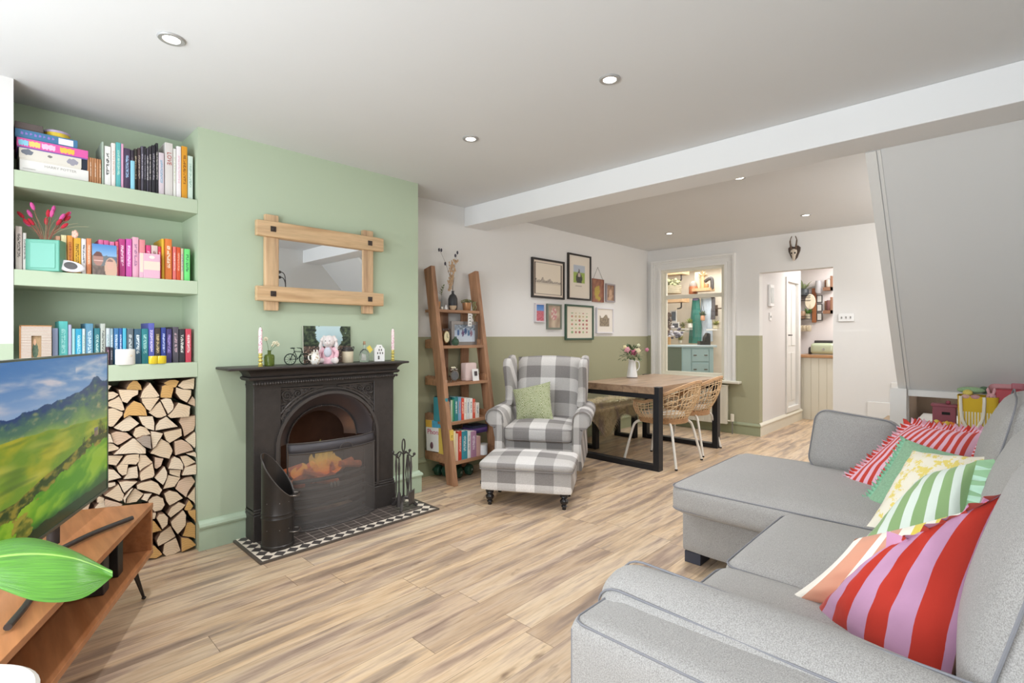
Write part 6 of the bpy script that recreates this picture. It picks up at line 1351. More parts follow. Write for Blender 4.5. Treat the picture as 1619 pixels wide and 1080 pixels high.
q = MB(); fr_ = random.Random(8)
for i in range(110):
    a = fr_.uniform(0, 6.28); r = fr_.uniform(0, .06); q.sph((r*math.cos(a), r*math.sin(a)*.7, .075+fr_.uniform(0, .035)*(1-r*8)), (.006, .005, .004), 5, 4)
for k, (dx, L_) in enumerate(((.055, .16), (.065, .19), (.048, .10), (.072, .12))):
    for i in range(14): q.sph((dx+.008*math.sin(i+k), -.03-.004*k, .08-L_*i/13), (.006, .005, .006), 5, 4)
q.build('trailing_foliage', pm('string_plant', '#8c8a62', .8, var=.4, vs=50), t)['kind'] = 'stuff'
p = onS(743, 0, -.01); t = thing('hanging_tag', 'white tag with black marks hanging under the ladder shelf top', 'tag', p-Vector((0, 0, .13)))
q = MB(); q.box(p.x-.022, p.x+.022, p.y, p.y+.002, p.z-.145, p.z-.028); q.build('card', col('#e8e6e2'), t, world=True, smooth=0)
for i in range(4): q = MB(); q.tube(spline([(p.x-.01, p.y-.001, p.z-.05-.026*i), (p.x+.002, p.y-.001, p.z-.042-.026*i), (p.x+.01, p.y-.001, p.z-.052-.026*i)], 3), .0022, 5); q.build('mark', m_soot, t, world=True)
# --- second shelf
p = onS(734, 1, .09); t = thing('silver_framed_photo', 'silver framed photo of people in snow on the second ladder shelf', 'photo frame', p)
xa, xb = Yp(713, 530, p.y).x, Yp(755, 530, p.y).x; zt = 1.16+.215
q = MB()
for bb in ((xa, xb, 1.16, 1.19), (xa, xb, zt-.03, zt), (xa, xa+.035, 1.19, zt-.03), (xb-.035, xb, 1.19, zt-.03)): q.box(bb[0], bb[1], p.y-.008, p.y+.012, bb[2], bb[3])
q.build('frame', pm('pewter', '#8b8683', .4, .4), t, world=True, smooth=0)
def snow(u, v):
    c = mx(hx('#dbe3ee'), hx('#8fa3bb'), v) if v < .7 else mx(hx('#5a6470'), hx('#b9c6d4'), .5+nz(u*12, v*12))
    for (cx, cy, cc) in ((.2, .55, '#3f5f8f'), (.42, .5, '#6b4f74'), (.55, .62, '#35507d'), (.7, .52, '#4a6f93'), (.82, .5, '#8b6a7c')):
        if ((u-cx)/.06)**2+((v-cy)/.18)**2 < 1: c = hx(cc)
    return c
picture((xa+.035, p.y, 1.19), (xb-.035, p.y, 1.19), (xb-.035, p.y, zt-.03), (xa+.035, p.y, zt-.03), 30, 24, snow).build('photo', attrmat('photo_print', .5), t, world=True, smooth=0)
t = pot('green_bulb_vase', 'round green glass bottle in front of the silver frame on the ladder shelf', 'vase', onS(720, 1, .03), [(.018, 0), (.030, .012), (.033, .034), (.026, .054), (.012, .064), (.011, .078), (.008, .078)], pm('green_glass', '#5f7f68', .1, trans=.6))
t = thing('oval_clock', 'cream oval clock topped with dark dried flowers on the second ladder shelf', 'clock', onS(705, 1, .045))
q = MB(); q.lathe([(.001, -.012), (.040, -.012), (.044, 0), (.040, .012), (.001, .012)], (0, 0, .075), 28, M=Matrix.Rotation(R(90), 4, 'X'), sx=.82, sy=1.35); q.build('case', pm('antique_brass', '#7a5c3c', .4, .6), t)
q = MB(); q.lathe([(.001, 0), (.036, 0), (.034, .002), (.001, .002)], (0, -.0135, .075), 28, M=Matrix.Rotation(R(90), 4, 'X'), sx=.82, sy=1.35); q.build('dial', col('#ded3ab'), t)
q = MB(); q.tube([(0, -.018, .075), (.001, -.018, .105)], .0014, 4); q.tube([(0, -.018, .075), (.013, -.018, .065)], .0014, 4); q.build('clock_hand', m_soot, t)
q = MB()
for i in range(14): q.sph((-.035+.006*i, .005*math.sin(i*2), .135+.008*math.sin(i*1.7)), (.009, .007, .008), 6, 5)
q.build('dried_flowers', pm('dark_dried', '#54453f', .9, var=.5, vs=80), t)['kind'] = 'stuff'
t = pot('wooden_pot', 'pale wooden pot behind the left rail on the second ladder shelf', 'pot', onS(695, 1, .07), [(.022, 0), (.026, .08), (.022, .08), (.02, .01)], col('#a98b68'))
# --- third shelf
p = onS(741, 2, .09); MB().puff(p.x-.065, p.x+.065, p.y-.04, p.y+.04, .84, 1.0, r=.012, pt=.0, n=8).build('pink_box', pm('pink_matte', '#e0c8c3', .6)); o = bpy.data.objects['pink_box']; tag(o, 'pale pink rounded lamp box on the third ladder shelf', 'box')
p = onS(753, 2, .02); t = thing('small_print', 'small white framed picture in front of the pink box on the ladder shelf', 'photo frame', p)
q = MB(); q.prism([(p.x-.036, p.y, .84), (p.x+.036, p.y, .84), (p.x+.036, p.y+.015, .945), (p.x-.036, p.y+.015, .945)], (0, .006, 0)); q.build('frame', col('#efedea'), t, world=True, smooth=0)
q = MB(); q.prism([(p.x-.016, p.y+.004, .885), (p.x+.016, p.y+.004, .885), (p.x+.016, p.y+.009, .925), (p.x-.016, p.y+.009, .925)], (0, -.003, 0)); q.build('picture', pm('dark_picture', '#4c4244', .6, var=.6, vs=90), t, world=True, smooth=0)
t = thing('alarm_clock', 'silver twin bell alarm clock on the third ladder shelf', 'clock', onS(717, 2, .05))
q = MB(); q.lathe([(.001, -.02), (.042, -.02), (.046, -.012), (.046, .018), (.001, .02)], (0, 0, .06), 28, M=Matrix.Rotation(R(90), 4, 'X')); q.build('case', pm('chrome', '#b9b4ae', .15, .9), t)
q = MB(); q.lathe([(.001, 0), (.038, 0), (.001, .001)], (0, -.0205, .06), 24, M=Matrix.Rotation(R(90), 4, 'X')); q.build('dial', pm('grey_dial', '#6a6a6a', .3), t)
for sx in (-1, 1):
    q = MB(); q.lathe([(.020, 0), (.019, .008), (.010, .015), (.001, .017)], (sx*.022, 0, .108), 14, M=Matrix.Rotation(sx*R(20), 4, 'Y')); q.build('bell', pm('chrome', '#b9b4ae', .15, .9), t); q = MB(); q.tube([(sx*.02, 0, .025), (sx*.034, 0, 0)], .004, 6); q.build('foot', pm('chrome', '#b9b4ae', .15, .9), t)
q = MB()
for i in range(7): q.sph((-.02+.007*i, .0, .128+.004*math.sin(i*2)), .006, 6, 5)
q.build('cream_flowers', pm('cream_blossom', '#ece4c8', .7), t)
p = onS(702, 2, .06); q = MB(); q.box(p.x-.02, p.x+.02, p.y, p.y+.004, .84, .955); tag(q.build('teal_card', pm('teal_card', '#7f9f9f', .6, var=.3, vs=50), at=p, smooth=0), 'small teal card leaning behind the left rail on the third ladder shelf', 'card')
t = pot('wooden_ring', 'small turned wooden pot by the left rail on the third ladder shelf', 'pot', onS(704, 2, .02), [(.016, 0), (.020, .012), (.016, .03), (.010, .03)], col('#b08c74'))
# --- fourth and fifth shelf books
def lbooks(i, lst, place, yb):
    prev = None
    for (xa, xb, yt, c, tc, nm) in lst:
        yf = Yf(LZ[i])+.03; a, b_ = Yp(xa, yb, yf), Yp(xb, yb, yf); h = Yp((xa+xb)/2, yt, yf).z-LZ[i]
        mkbook(a.x+.0006, b_.x-.0006, yf, .16, LZ[i], max(.1, h), c, tc, f'{nm}, {place}'+(f', right of {prev}' if prev else ', at its left end'), 'books on the ladder shelf'); prev = nm
lbooks(3, [(704,708.5,630,'#3f8f9a','#dfe9e6',"teal book"),(708.7,712.5,629,'#2a2f3a','#8fb7c4',"navy black book"),(712.7,716,633,'#b8c4a8',None,"sage book"),(716.2,718.6,632,'#3f8f64',None,"thin green book"),(718.8,724.5,628,'#2f7f80','#d6e2dc',"dark teal book"),(724.7,729.6,628,'#7fa3c0','#d06a4a',"blue and orange book"),(729.8,734,630,'#e0503a','#f3dcc6',"bright red book"),(734.2,738.2,630,'#e9e2d6','#b9a58f',"cream book"),(738.4,742.5,630,'#d9dad8','#5f6f86',"pale grey book"),(742.7,747.5,630,'#efece6','#777',"white book"),(747.7,751.8,631,'#d65b45','#f0d6c6',"coral red book"),(752,758,637,'#e3ddd0','#8a8f9a',"short cream book")], 'fourth ladder shelf', 645)
lbooks(4, [(712,717.5,680,'#e3c25a','#7a6a2c',"yellow book"),(717.7,721,682,'#e8d9ae',None,"pale yellow book"),(721.2,724.8,686,'#e6c9b3',None,"peach book"),(725,730.2,682,'#c9402f','#f0d0c4',"red book"),(730.4,739.5,682,'#3f93a3','#d7e9e6',"wide turquoise book"),(739.7,744.6,682,'#ecebe6','#999',"white book"),(744.8,753.5,682,'#b98aa6','#f0dfe9',"mauve book"),(753.7,760,690,'#d5a9a0',None,"dusty pink book")], 'bottom ladder shelf', 700)
yf = Yf(.19)+.06; xa = Yp(748, 670, yf+.05).x
for k, (c, nm) in enumerate((('#4a3568', 'dark purple'), ('#6b4f8a', 'violet'), ('#35394e', 'ink blue'))):
    q = MB(); z = .378+.022*k; q.box(2.98+.01*k, 3.17, yf+.02, yf+.16, z, z+.021); tag(q.build('book', bookmat(c), at=(3.08, yf+.09, z), smooth=0), f'{nm} book lying flat above the upright books, {["lowest", "middle", "topmost"][k]} of three, bottom ladder shelf', 'book', 'books lying flat on the ladder shelf')
# the magazines and board books left of the rail
for (i, xa, xb, yt, c, nm) in ((3, 679, 688, 628, '#3c5a66', 'dark teal picture book'), (3, 688.3, 696, 627, '#d9d6cc', 'cream picture book')):
    yf = Yf(LZ[i])+.14; a, b_ = Yp(xa, 640, yf), Yp(xb, 640, yf); mkbook(max(a.x, 2.737), max(a.x, 2.737)+.03, yf, .10, LZ[i], .2, c, None, nm+' behind the left rail on the fourth ladder shelf', 'books on the ladder shelf')
t = thing('phonics_book', 'white children\'s phonics book facing out at the left of the bottom ladder shelf', 'book', (2.70, 3.50, .24))
q = MB(); M = frameM((2.672, 3.60, .25), (.22, -1, 0), (0, .05, 1)); q.box(-.0, .19, 0, .265, -.006, 0, M=M); q.build('cover', col('#e9e7e4'), t, world=True, smooth=0)
q = MB(); q.box(.0, .19, .205, .265, 0, .001, M=M); q.build('blue_band', pm('blue_band', '#4f9fc0', .5, var=.3, vs=30), t, world=True, smooth=0)
q = MB(); q.box(.0, .07, .205, .266, .0008, .0016, M=M); q.build('yellow_corner', col('#e0b24a'), t, world=True, smooth=0)
text('Phonics', .062, col('#c9406a'), M @ Matrix.Translation((.012, .165, .001)), t, 'title', alx='LEFT')
q = MB(); q.sph(M @ Vector((.06, .05, .001)), (.01, .02, .03), 8, 6); q.build('drawing', col('#6a4a52'), t, world=True)
t = pot('jar_candle', 'white patterned jar candle at the right of the bottom ladder shelf', 'candle', onS(764, 4, .04), [(.034, 0), (.040, .004), (.040, .095), (.037, .095), (.036, .08), (.001, .08)], pm('floral_candle', '#dcdde0', .3, var=.15, vs=50))
q = MB(); q.lathe([(.041, .088), (.042, .096), (.001, .098)], n=20); q.build('lid', col('#c9c4bf', .3), t)
# dumbbells under the shelf
mdb = pm('green_neoprene', '#1f4a38', .45, var=.2, vs=20)
for k, (px, py) in enumerate(((691, 753), (722, 757), (739, 752))):
    p = Zp(px, py, 0); p = Vector((p.x, p.y+.06, .052)); t = thing('dumbbell', f'dark green dumbbell on the floor under the ladder shelf, {["left of the left rail", "just right of the left rail", "nearest the armchair"][k]}', 'dumbbell', (p.x, p.y, 0), R(20))
    for s_ in (-1, 1): q = MB(); q.lathe([(.001, -.03), (.036, -.03), (.050, -.018), (.050, .018), (.036, .03), (.001, .03)], (0, s_*.06, .052), 8, M=Matrix.Rotation(R(90), 4, 'X')); q.build('weight', mdb, t, bevel=.004)
    q = MB(); q.cyl((0, -.04, .052), (0, .04, .052), .016, 10); q.build('grip', mdb, t)
    text('10', .03, col('#c9cfc9'), pmat(t) @ frameM((0, -.0915, .052), (1, 0, 0), (0, 0, 1)), t, 'number')

# ================================================================ framed pictures on the dining wall
WY = YL
def frame(L, xl, xr, yl0, yl1, fw, fc, fn, nx=24, ny=28, matw=0, matc='#e7dccf', dep=.025, yr=None, nm='wall_picture', glaze=0):
    a, b_ = Yp(xl, yl1, WY-dep), Yp(xr, yl1, WY-dep); z1, z0 = Yp(xl, yl0, WY-dep).z, Yp(xl, yl1, WY-dep).z
    if yr: z1 = (z1+Yp(xr, yr[0], WY-dep).z)/2; z0 = (z0+Yp(xr, yr[1], WY-dep).z)/2
    x0, x1 = a.x, b_.x; t = thing(nm, L, 'picture', ((x0+x1)/2, WY-dep/2, z0)); y = WY-dep; q = MB()
    for bb in ((x0, x1, z0, z0+fw), (x0, x1, z1-fw, z1), (x0, x0+fw, z0+fw, z1-fw), (x1-fw, x1, z0+fw, z1-fw)): q.box(bb[0], bb[1], y, WY-.001, bb[2], bb[3])
    q.build('frame', col(fc, .4), t, world=True, smooth=0)
    if matw: q = MB(); q.box(x0+fw, x1-fw, y+.012, y+.016, z0+fw, z1-fw); q.build('mount', col(matc, .7), t, world=True, smooth=0)
    g = fw+matw; gy = y+.0115 if matw else y+.013
    picture((x0+g, gy, z0+g*(1 if not isinstance(matw, tuple) else 1)), (x1-g, gy, z0+g), (x1-g, gy, z1-g), (x0+g, gy, z1-g), nx, ny, fn).build('print', attrmat('art_print', .6), t, world=True, smooth=0)
    if not matw or 1: 
        q = MB(); q.box(x0+fw*.5, x1-fw*.5, y+.018, WY-.002, z0+fw*.5, z1-fw*.5); q.build('backing', col('#8a8178'), t, world=True, smooth=0)
    return t, x0, x1, z0, z1
def skyline(u, v):
    if u < .03 or u > .97 or v < .025 or v > .975: return hx('#4a3d36')
    c = hx('#e6dac8')
    h = .42+.12*abs(nz(u*9, 1))+.08*(math.exp(-((u-.3)/.05)**2)+math.exp(-((u-.55)/.06)**2))
    if .36 < v < h: c = mx(hx('#cfc3b4'), hx('#8a8078'), .5+nz(u*30, v*30))
    return mx(c, hx('#cbbfae'), .5) if .32 < v < .36 else c
frame('wide black framed pencil skyline drawing, top left of the wall pictures', 842, 893, 407, 471, .022, '#2c2725', skyline, 40, 40, .022, '#e3d3c2', yr=(413.6, 473))
def portrait(u, v):
    c = hx('#e6dccd')
    if .18 < u < .80 and .36 < v < .80:
        c = mx(hx('#9db25a'), hx('#b7bfcb'), 1 if v > .62 else 0); 
        if ((u-.48)/.16)**2+((v-.46)/.16)**2 < 1: c = hx('#4c4a44')
        if ((u-.48)/.05)**2+((v-.62)/.09)**2 < 1: c = hx('#6d6568')
        if abs(u-.48) < .07 and .5 < v < .6: c = hx('#c9b6ae')
    if .28 < u < .62 and abs(v-.27) < .012: c = hx('#b3a89c')
    return c
frame('tall black framed print of a figure in a field, top centre of the wall pictures', 899, 935, 400, 473.6, .02, '#26221f', portrait, 30, 44, .02, '#e3d9cb', yr=(405, 475))
def blot3(a, b_, c_, k):
    def f(u, v):
        n_ = nz(u*5+k, v*5); return mx(mx(hx(a), hx(b_), .5+n_*1.5), hx(c_), 1 if ((u-.5)/.28)**2+((v-.38)/.33)**2 < 1+n_*.8 and n_ > -.3 else 0)
    return f
t, x0, x1, z0, z1 = frame('small reddish floral canvas hanging from a wire on the dining wall', 937.5, 955, 440, 477, .004, '#a3705f', blot3('#a8745a', '#8f5f50', '#b9a24e', 2), 16, 24, dep=.018)
q = MB(); q.tube([(x0+.02, WY-.012, z1), ((x0+x1)/2, WY-.006, z1+.15), (x1-.02, WY-.012, z1)], .0018, 5); q.build('hanging_wire', col('#6f6760'), t, world=True)
frame('small picture in a lilac-grey frame at the top right of the wall pictures', 959, 973, 448, 477, .018, '#a39a9d', blot3('#8f7260', '#b08c72', '#c9a68a', 4), 10, 16)
frame('small white framed photo with blue sky and red crowd, lower left of the pictures', 847, 862.5, 479, 509.5, .016, '#d6cfd2', lambda u, v: mx(hx('#4f7fc4'), hx('#a9c3e0'), 1-v) if v > .6 else mx(hx('#b2505f'), hx('#d98a94'), .5+nz(u*12, v*12)), 12, 20)
frame('small grey-green framed picture of pink flowers in a vase, on the dining wall', 866, 888.5, 480, 520.5, .018, '#7d8478', lambda u, v: mx(hx('#cdbba4'), hx('#a68f7c'), .5+nz(u*3, v*3)) if not (((u-.5)/.25)**2+((v-.62)/.28)**2 < 1) else (hx('#c98b8d') if nz(u*9, v*9) > -.1 else hx('#d8cabb')), 16, 26)
def chart(u, v):
    c = hx('#e9dfcd')
    if .12 < u < .86 and .14 < v < .80:
        gx, gy = (u*7) % 1, (v*8) % 1; k = nz(int(u*7)*1.7, int(v*8)*2.3)
        if (gx-.5)**2+(gy-.5)**2 < .07+.04*k: c = [hx('#8fae7a'), hx('#c98a78'), hx('#a9b78a'), hx('#b36a66'), hx('#c9b48a')][int((k+1)*7) % 5]
    return c
frame('green framed chart of tiny plants and flowers, lower centre of the wall pictures', 895, 939, 481.5, 538, .022, '#3f5a49', chart, 60, 64, yr=(483, 537))
frame('white framed drawing of a house, lower right of the wall pictures', 944, 970.5, 486, 527, .014, '#dedbe0', lambda u, v: (mx(hx('#7a6c5c'), hx('#a3947c'), .5+nz(u*14, v*14)) if .16 < u < .80 and .24 < v < .68+.08*math.sin(u*14) else hx('#e9e1d6')), 26, 30)

# ================================================================ radiator, skull, switches
rd = thing('radiator', 'cream panel radiator under the interior window behind the dining table', 'radiator', (XB-.09, 2.95, .12))
q = MB()
n = 26
for i in range(n):
    y0 = 2.52+.036*i; q.box(XB-.105+.004*(i % 2), XB-.05, y0, y0+.0355, .12, .60)
q.build('panel', m_trimc, rd, world=True, bevel=.003, smooth=0)
q = MB(); q.box(XB-.108, XB-.045, 2.515, 3.46, .60, .612); q.build('top_grille', m_trimc, rd, world=True, bevel=.003, smooth=0)
q = MB(); q.cyl((XB-.07, 2.46, .16), (XB-.07, 2.46, .25), .022, 14); q.cyl((XB-.07, 2.46, .16), (XB-.07, 2.52, .16), .010, 8); q.build('valve', m_trimc, rd, world=True)
q = MB(); q.cyl((XB-.07, 2.46, .0), (XB-.07, 2.46, .16), .008, 8); q.build('pipe', pm('grey_pipe', '#8a8a86', .4, .5), rd, world=True)
sk_ = thing('horned_skull', 'small mounted roebuck skull with two horns above the kitchen doorway', 'wall trophy', (XB-.02, 1.765, 2.13))
m_bone = pm('bone', '#cdbfae', .6, var=.2, vs=30); m_horn = pm('horn_brown', '#5a4636', .6)
q = MB(); q.prism([(XB-.018, 1.765+y, 2.13+z) for y, z in ((0, 0), (.03, .03), (.062, .11), (.066, .15), (.04, .175), (0, .16), (-.04, .175), (-.066, .15), (-.062, .11), (-.03, .03))], (.017, 0, 0)); q.build('shield', pm('dark_plaque', '#4b3b2f', .5), sk_, world=True, bevel=.003)
q = MB(); q.lathe([(.006, 0), (.016, .02), (.022, .06), (.036, .10), (.034, .125), (.016, .14)], (XB-.035, 1.765, 2.125), 14, sx=.7); q.build('skull', m_bone, sk_, world=True)
for s_ in (-1, 1):
    q = MB(); q.sph((XB-.055, 1.765+s_*.018, 2.215), (.008, .009, .011), 8, 6); q.build('eye_socket', m_soot, sk_, world=True)
    q = MB(); q.tube(spline([(XB-.04, 1.765+s_*.02, 2.255), (XB-.055, 1.765+s_*.032, 2.32), (XB-.05, 1.765+s_*.034, 2.37), (XB-.045, 1.765+s_*.018, 2.415)], 4), [.010]*4+[.008]*4+[.005]*4+[.002], 8); q.build('horn', m_horn, sk_, world=True)
sw = thing('light_switch', 'white triple light switch on the wall right of the kitchen doorway', 'light switch', (XB-.012, 1.245, 1.40))
q = MB(); q.box(XB-.016, XB-.006, 1.17, 1.32, 1.402, 1.49); q.build('plate', pm('switch_white', '#e9e8e6', .3), sw, world=True, bevel=.003)
for k in (-.042, 0, .042): q = MB(); q.box(XB-.024, XB-.016, 1.239+k, 1.251+k, 1.435, 1.458); q.build('toggle', pm('switch_grey', '#8d8b88', .3), sw, world=True, bevel=.002)
ic = thing('wall_thermostat', 'white and dark upright heating control on the passage wall', 'thermostat', (7.05, 2.15, 1.60))
q = MB(); q.box(6.97, 7.12, 2.128, 2.158, 1.62, 1.90); q.build('case', pm('switch_white', '#e9e8e6', .3), ic, world=True, bevel=.004)
q = MB(); q.box(6.99, 7.10, 2.125, 2.129, 1.66, 1.86); q.build('display', col('#a9b0ae', .2), ic, world=True, smooth=0)
s2 = thing('wall_socket', 'small white switch below the heating control on the passage wall', 'light switch', (7.05, 2.15, 1.42)); q = MB(); q.box(7.01, 7.08, 2.148, 2.158, 1.44, 1.54); q.build('plate', pm('switch_white', '#e9e8e6', .3), s2, world=True, bevel=.002); q = MB(); q.box(7.035, 7.055, 2.143, 2.149, 1.475, 1.50); q.build('rocker', pm('switch_grey', '#8d8b88', .3), s2, world=True)
# two-headed lamp behind the sofa (seen in the mirror)
lm = thing('floor_lamp', 'black floor lamp with two curved arms behind the sofa, seen in the mirror', 'floor lamp', (2.90, -.47, 0))
q = MB(); q.lathe([(.055, 0), (.055, .02), (.015, .03)], (2.9, -.48, 0), 24); q.build('base', m_iron, lm, world=True)
q = MB(); q.tube([(2.9, -.48, .03), (2.9, -.48, 1.85)], .009, 8); q.build('pole', m_iron, lm, world=True)
for z in (2.10, 2.03):
    q = MB(); q.tube(spline([(2.9, -.48, 1.84), (2.885, -.46, z-.06), (2.84, -.42, z), (2.76, -.34, z)], 6), .006, 8); q.cyl((2.77, -.35, z), (2.72, -.30, z-.01), .02, 12); q.build('lamp_arm', m_iron, lm, world=True)

# ================================================================ under-stair niche toys
bc = thing('storage_bench', 'low white storage unit in front of the under-stair opening', 'cabinet', (4.5, 0, 0))
q = MB(); q.box(4.26, 4.65, YR+.01, .49, 0, .535); q.build('body', m_trimw, bc, world=True, smooth=0); q = MB(); q.box(4.24, 4.655, YR+.01, .50, .535, .555); q.build('bench_top', m_trimw, bc, world=True, bevel=.003, smooth=0)
q = MB(); q.box(4.22, 4.24, .03, .46, .30, .47); q.box(4.235, 4.262, .03, .46, .06, .52); q.build('drawer_front', m_trimw, bc, world=True, bevel=.003, smooth=0) if False else None
q = MB(); q.box(4.82, 5.28, -.5, .46, .035, .62); tag(q.build('inner_crate', pm('white_crate', '#dedbd6', .6), at=(5.05, 0, .035), bevel=.004), 'white drawer box pushed inside the dark under-stair cupboard', 'storage box')
XT = 4.45
def tb_(px, py, x=XT): return Xp(px, py, x)
# wicker basket with toy food
p = tb_(1495, 680); bk_ = thing('toy_basket', 'small wicker basket of toy food on the white unit under the stairs', 'basket', (XT, p.y, .556), R(0))
a, b_ = tb_(1473, 665).y, tb_(1517, 665).y; cy = (a+b_)/2; hw = abs(a-b_)/2
bk_.location = (XT, cy, .556); q = MB()
for k in range(8): q.tube([((.05+.001*k)*math.cos(2*math.pi*i/28), (hw-.008+.001*k)*math.sin(2*math.pi*i/28), .006+.0105*k) for i in range(28)], .0065, 5, closed=True)
q.lathe([(.001, 0), (hw*.85, 0), (.001, .004)], n=20, sx=.6); q.build('wicker', pm('wicker', '#b39157', .7, var=.3, vs=90), bk_)
tf = random.Random(9)
for k, (c, nm) in enumerate((('#e2763a', 'orange'), ('#e08a35', 'carrot orange'), ('#d9b23e', 'yellow'), ('#c9b04a', 'mustard'), ('#e05f3a', 'red-orange'), ('#dcc25a', 'pale yellow'))):
    y = cy-hw*.65+hw*1.3*k/5; q = MB(); q.sph((XT-.01+.012*(k % 2), y, .648+.006*(k % 3)), (.022, .020, .018+.004*(k % 2)), 10, 8); q.cyl((XT, y, .66), (XT, y, .672+.004*(k % 3)), .004, 6)
    tag(q.build('toy_food', col(c, .5), at=(XT, y, .64)), f'{nm} toy vegetable in the wicker basket, {ordn[k]} from the left', 'toy', 'toy food in the wicker basket')
# red toy house
a, b_ = tb_(1475, 650, 4.6).y, tb_(1512, 650, 4.6).y; z1 = Xp(1490, 641, 4.6).z; th_ = thing('toy_oven', 'dark red toy letter box house behind the wicker basket', 'toy', (4.6, (a+b_)/2, .556))
q = MB(); q.box(4.56, 4.64, b_, a, .556, z1); q.box(4.55, 4.645, b_-.008, a+.008, z1-.004, z1+.012); q.build('body', col('#8e4350', .5), th_, world=True, bevel=.003)
q = MB(); q.box(4.557, 4.561, b_+.03, a-.05, z1-.058, z1-.040); q.build('slot', m_soot, th_, world=True, smooth=0)
q = MB(); q.sph((4.6, (a+b_)/2-.02, z1+.022), .014, 8, 6); q.build('knob', col('#a2505e'), th_, world=True)
# yellow striped tote bag
a, b_ = tb_(1513, 650).y, tb_(1579, 650).y; z1 = Xp(1520, 626, XT).z
bg = thing('tote_bag', 'yellow and white striped tote bag full of toys under the stairs', 'bag', (XT+.08, (a+b_)/2, .556)); m, nt, b = newmat('tote_canvas')
s_ = sep(nt, texco(nt, 'Generated')); st_ = mth(nt, 'LESS_THAN', mth(nt, 'FRACT', mth(nt, 'MULTIPLY', s_[1], 14)), .5); top = mth(nt, 'GREATER_THAN', s_[2], .66)
nt.links.new(mixc(nt, mth(nt, 'MAXIMUM', st_, top), s2l('#e6dfc9'), s2l('#dcb630')), b.inputs['Base Color']); b.inputs['Roughness'].default_value = .85
q = MB(); bw = (a-b_)/2; bcx = XT+.09; bcy = (a+b_)/2
ring = lambda r, z: [Vector((bcx+(.09*r)*math.copysign(abs(math.cos(t_))**.4, math.cos(t_)), bcy+bw*r*math.copysign(abs(math.sin(t_))**.4, math.sin(t_)), z)) for t_ in [2*math.pi*i/32 for i in range(32)]]
rs = [ring(.93, .557), ring(.97, .62), ring(1.0, z1-.03), ring(1.02, z1), ring(.98, z1), ring(.95, z1-.05)]; q.add([p for r_ in rs for p in r_], [(i*32+j, i*32+(j+1) % 32, (i+1)*32+(j+1) % 32, (i+1)*32+j) for i in range(5) for j in range(32)]+[tuple(range(32))]); q.build('canvas_body', m, bg, world=True)
q = MB(); y0, y1 = Xp(1519, 640, XT-.01).y, Xp(1556, 640, XT-.01).y; yy = [y0, y0, y0-.01, (y0+y1)/2, y1+.01, y1, y1]; zz = [z1, z1-.05, z1-.16, z1-.225, z1-.15, z1-.05, z1]
q.tube(spline([Vector((XT-.012, y, z)) for y, z in zip(yy, zz)], 6), .009, 6); q.build('strap', col('#ece6d6', .8), bg, world=True)
def toy(nm, L, px, py, x, r, c, ears=False, cat='toy', flat=(1, 1, 1)):
    p = Xp(px, py, x); t = thing(nm, L, cat, p-Vector((0, 0, r*flat[2]))); q = MB(); q.sph(p, (r*flat[0], r*flat[1], r*flat[2]), 14, 10); q.build('toy_body', fabric('plush_'+c.lstrip('#'), c, .1, 200), t, world=True)
    if ears:
        for s_ in (-1, 1): q = MB(); q.tube([p+Vector((0, s_*r*.4, r*.7)), p+Vector((0, s_*r*.6, r*1.8)), p+Vector((0, s_*r*.6, r*2.3))], [r*.28, r*.34, r*.12], 8); q.build('ear', fabric('plush_'+c.lstrip('#'), c, .1, 200), t, world=True)
        for s_ in (-1, 1): q = MB(); q.sph(p+Vector((-r*.9, s_*r*.35, r*.1)), r*.1, 6, 5); q.build('eye', m_soot, t, world=True)
    return t
toy('plush_toy', 'pink bunny head peeping from the yellow tote bag', 1567, 628, 4.50, .026, '#e0a9ad', True)
toy('plush_toy', 'pale green soft toy lying on top of the tote bag', 1535, 617, 4.54, .045, '#9dbd8f', flat=(.8, 1.6, .5))
toy('plush_toy', 'yellow soft toy in the tote bag under the green one', 1530, 621, 4.48, .026, '#e3cf6a', flat=(.8, 1, .8))
toy('plush_toy', 'small peach soft toy at the left rim of the tote bag', 1527, 627, 4.46, .018, '#dcb0a0', flat=(1, 1.3, .8))
toy('plush_toy', 'small rose soft toy in the middle of the tote bag rim', 1542, 628, 4.46, .018, '#cf9a9c', flat=(1, 1.5, .8))
toy('plush_toy', 'dark green leafy toy behind the bunny in the tote bag', 1556, 617, 4.56, .024, '#4f6a50', flat=(.8, 1.2, 1))
p = Xp(1589, 624, 4.55); q = MB(); q.box(4.50, 4.62, p.y-.075, p.y+.045, p.z-.055, p.z+.035); tag(q.build('red_toy_box', col('#b3343f', .45), at=(4.56, p.y, p.z-.055), bevel=.005), 'bright red toy box at the right behind the tote bag', 'toy box')
p = Xp(1592, 608, 4.66); t = thing('pink_suitcase', 'pink toy suitcase with a darker pocket leaning at the far right under the stairs', 'suitcase', (4.70, p.y, p.z-.06)); 
q = MB(); q.puff(4.65, 4.72, p.y-.09, p.y+.09, p.z-.07, p.z+.045, r=.03, pt=0, n=10); q.build('case_body', col('#cf8f93', .5), t, world=True); q = MB(); q.puff(4.642, 4.655, p.y-.085, p.y-.02, p.z-.05, p.z+.02, r=.006, pt=0, n=6); q.build('pocket', col('#b86a74', .5), t, world=True)
q = MB(); q.box(4.25, 4.80, -.20, -.12, .556, .86); struct(q.build('trim_7', m_trimw, smooth=0)) if False else None
# items standing behind: support box so the case and red box rest
q = MB(); q.box(4.50, 4.655, Xp(1619, 640, 4.55).y-.3, Xp(1578, 640, 4.55).y, .556, Xp(1589, 624, 4.55).z-.056); tag(q.build('toy_crate', col('#c9b48f', .6), at=(4.58, -.1, .556)), 'plain toy crate under the red toy box, mostly hidden by the sofa', 'crate')

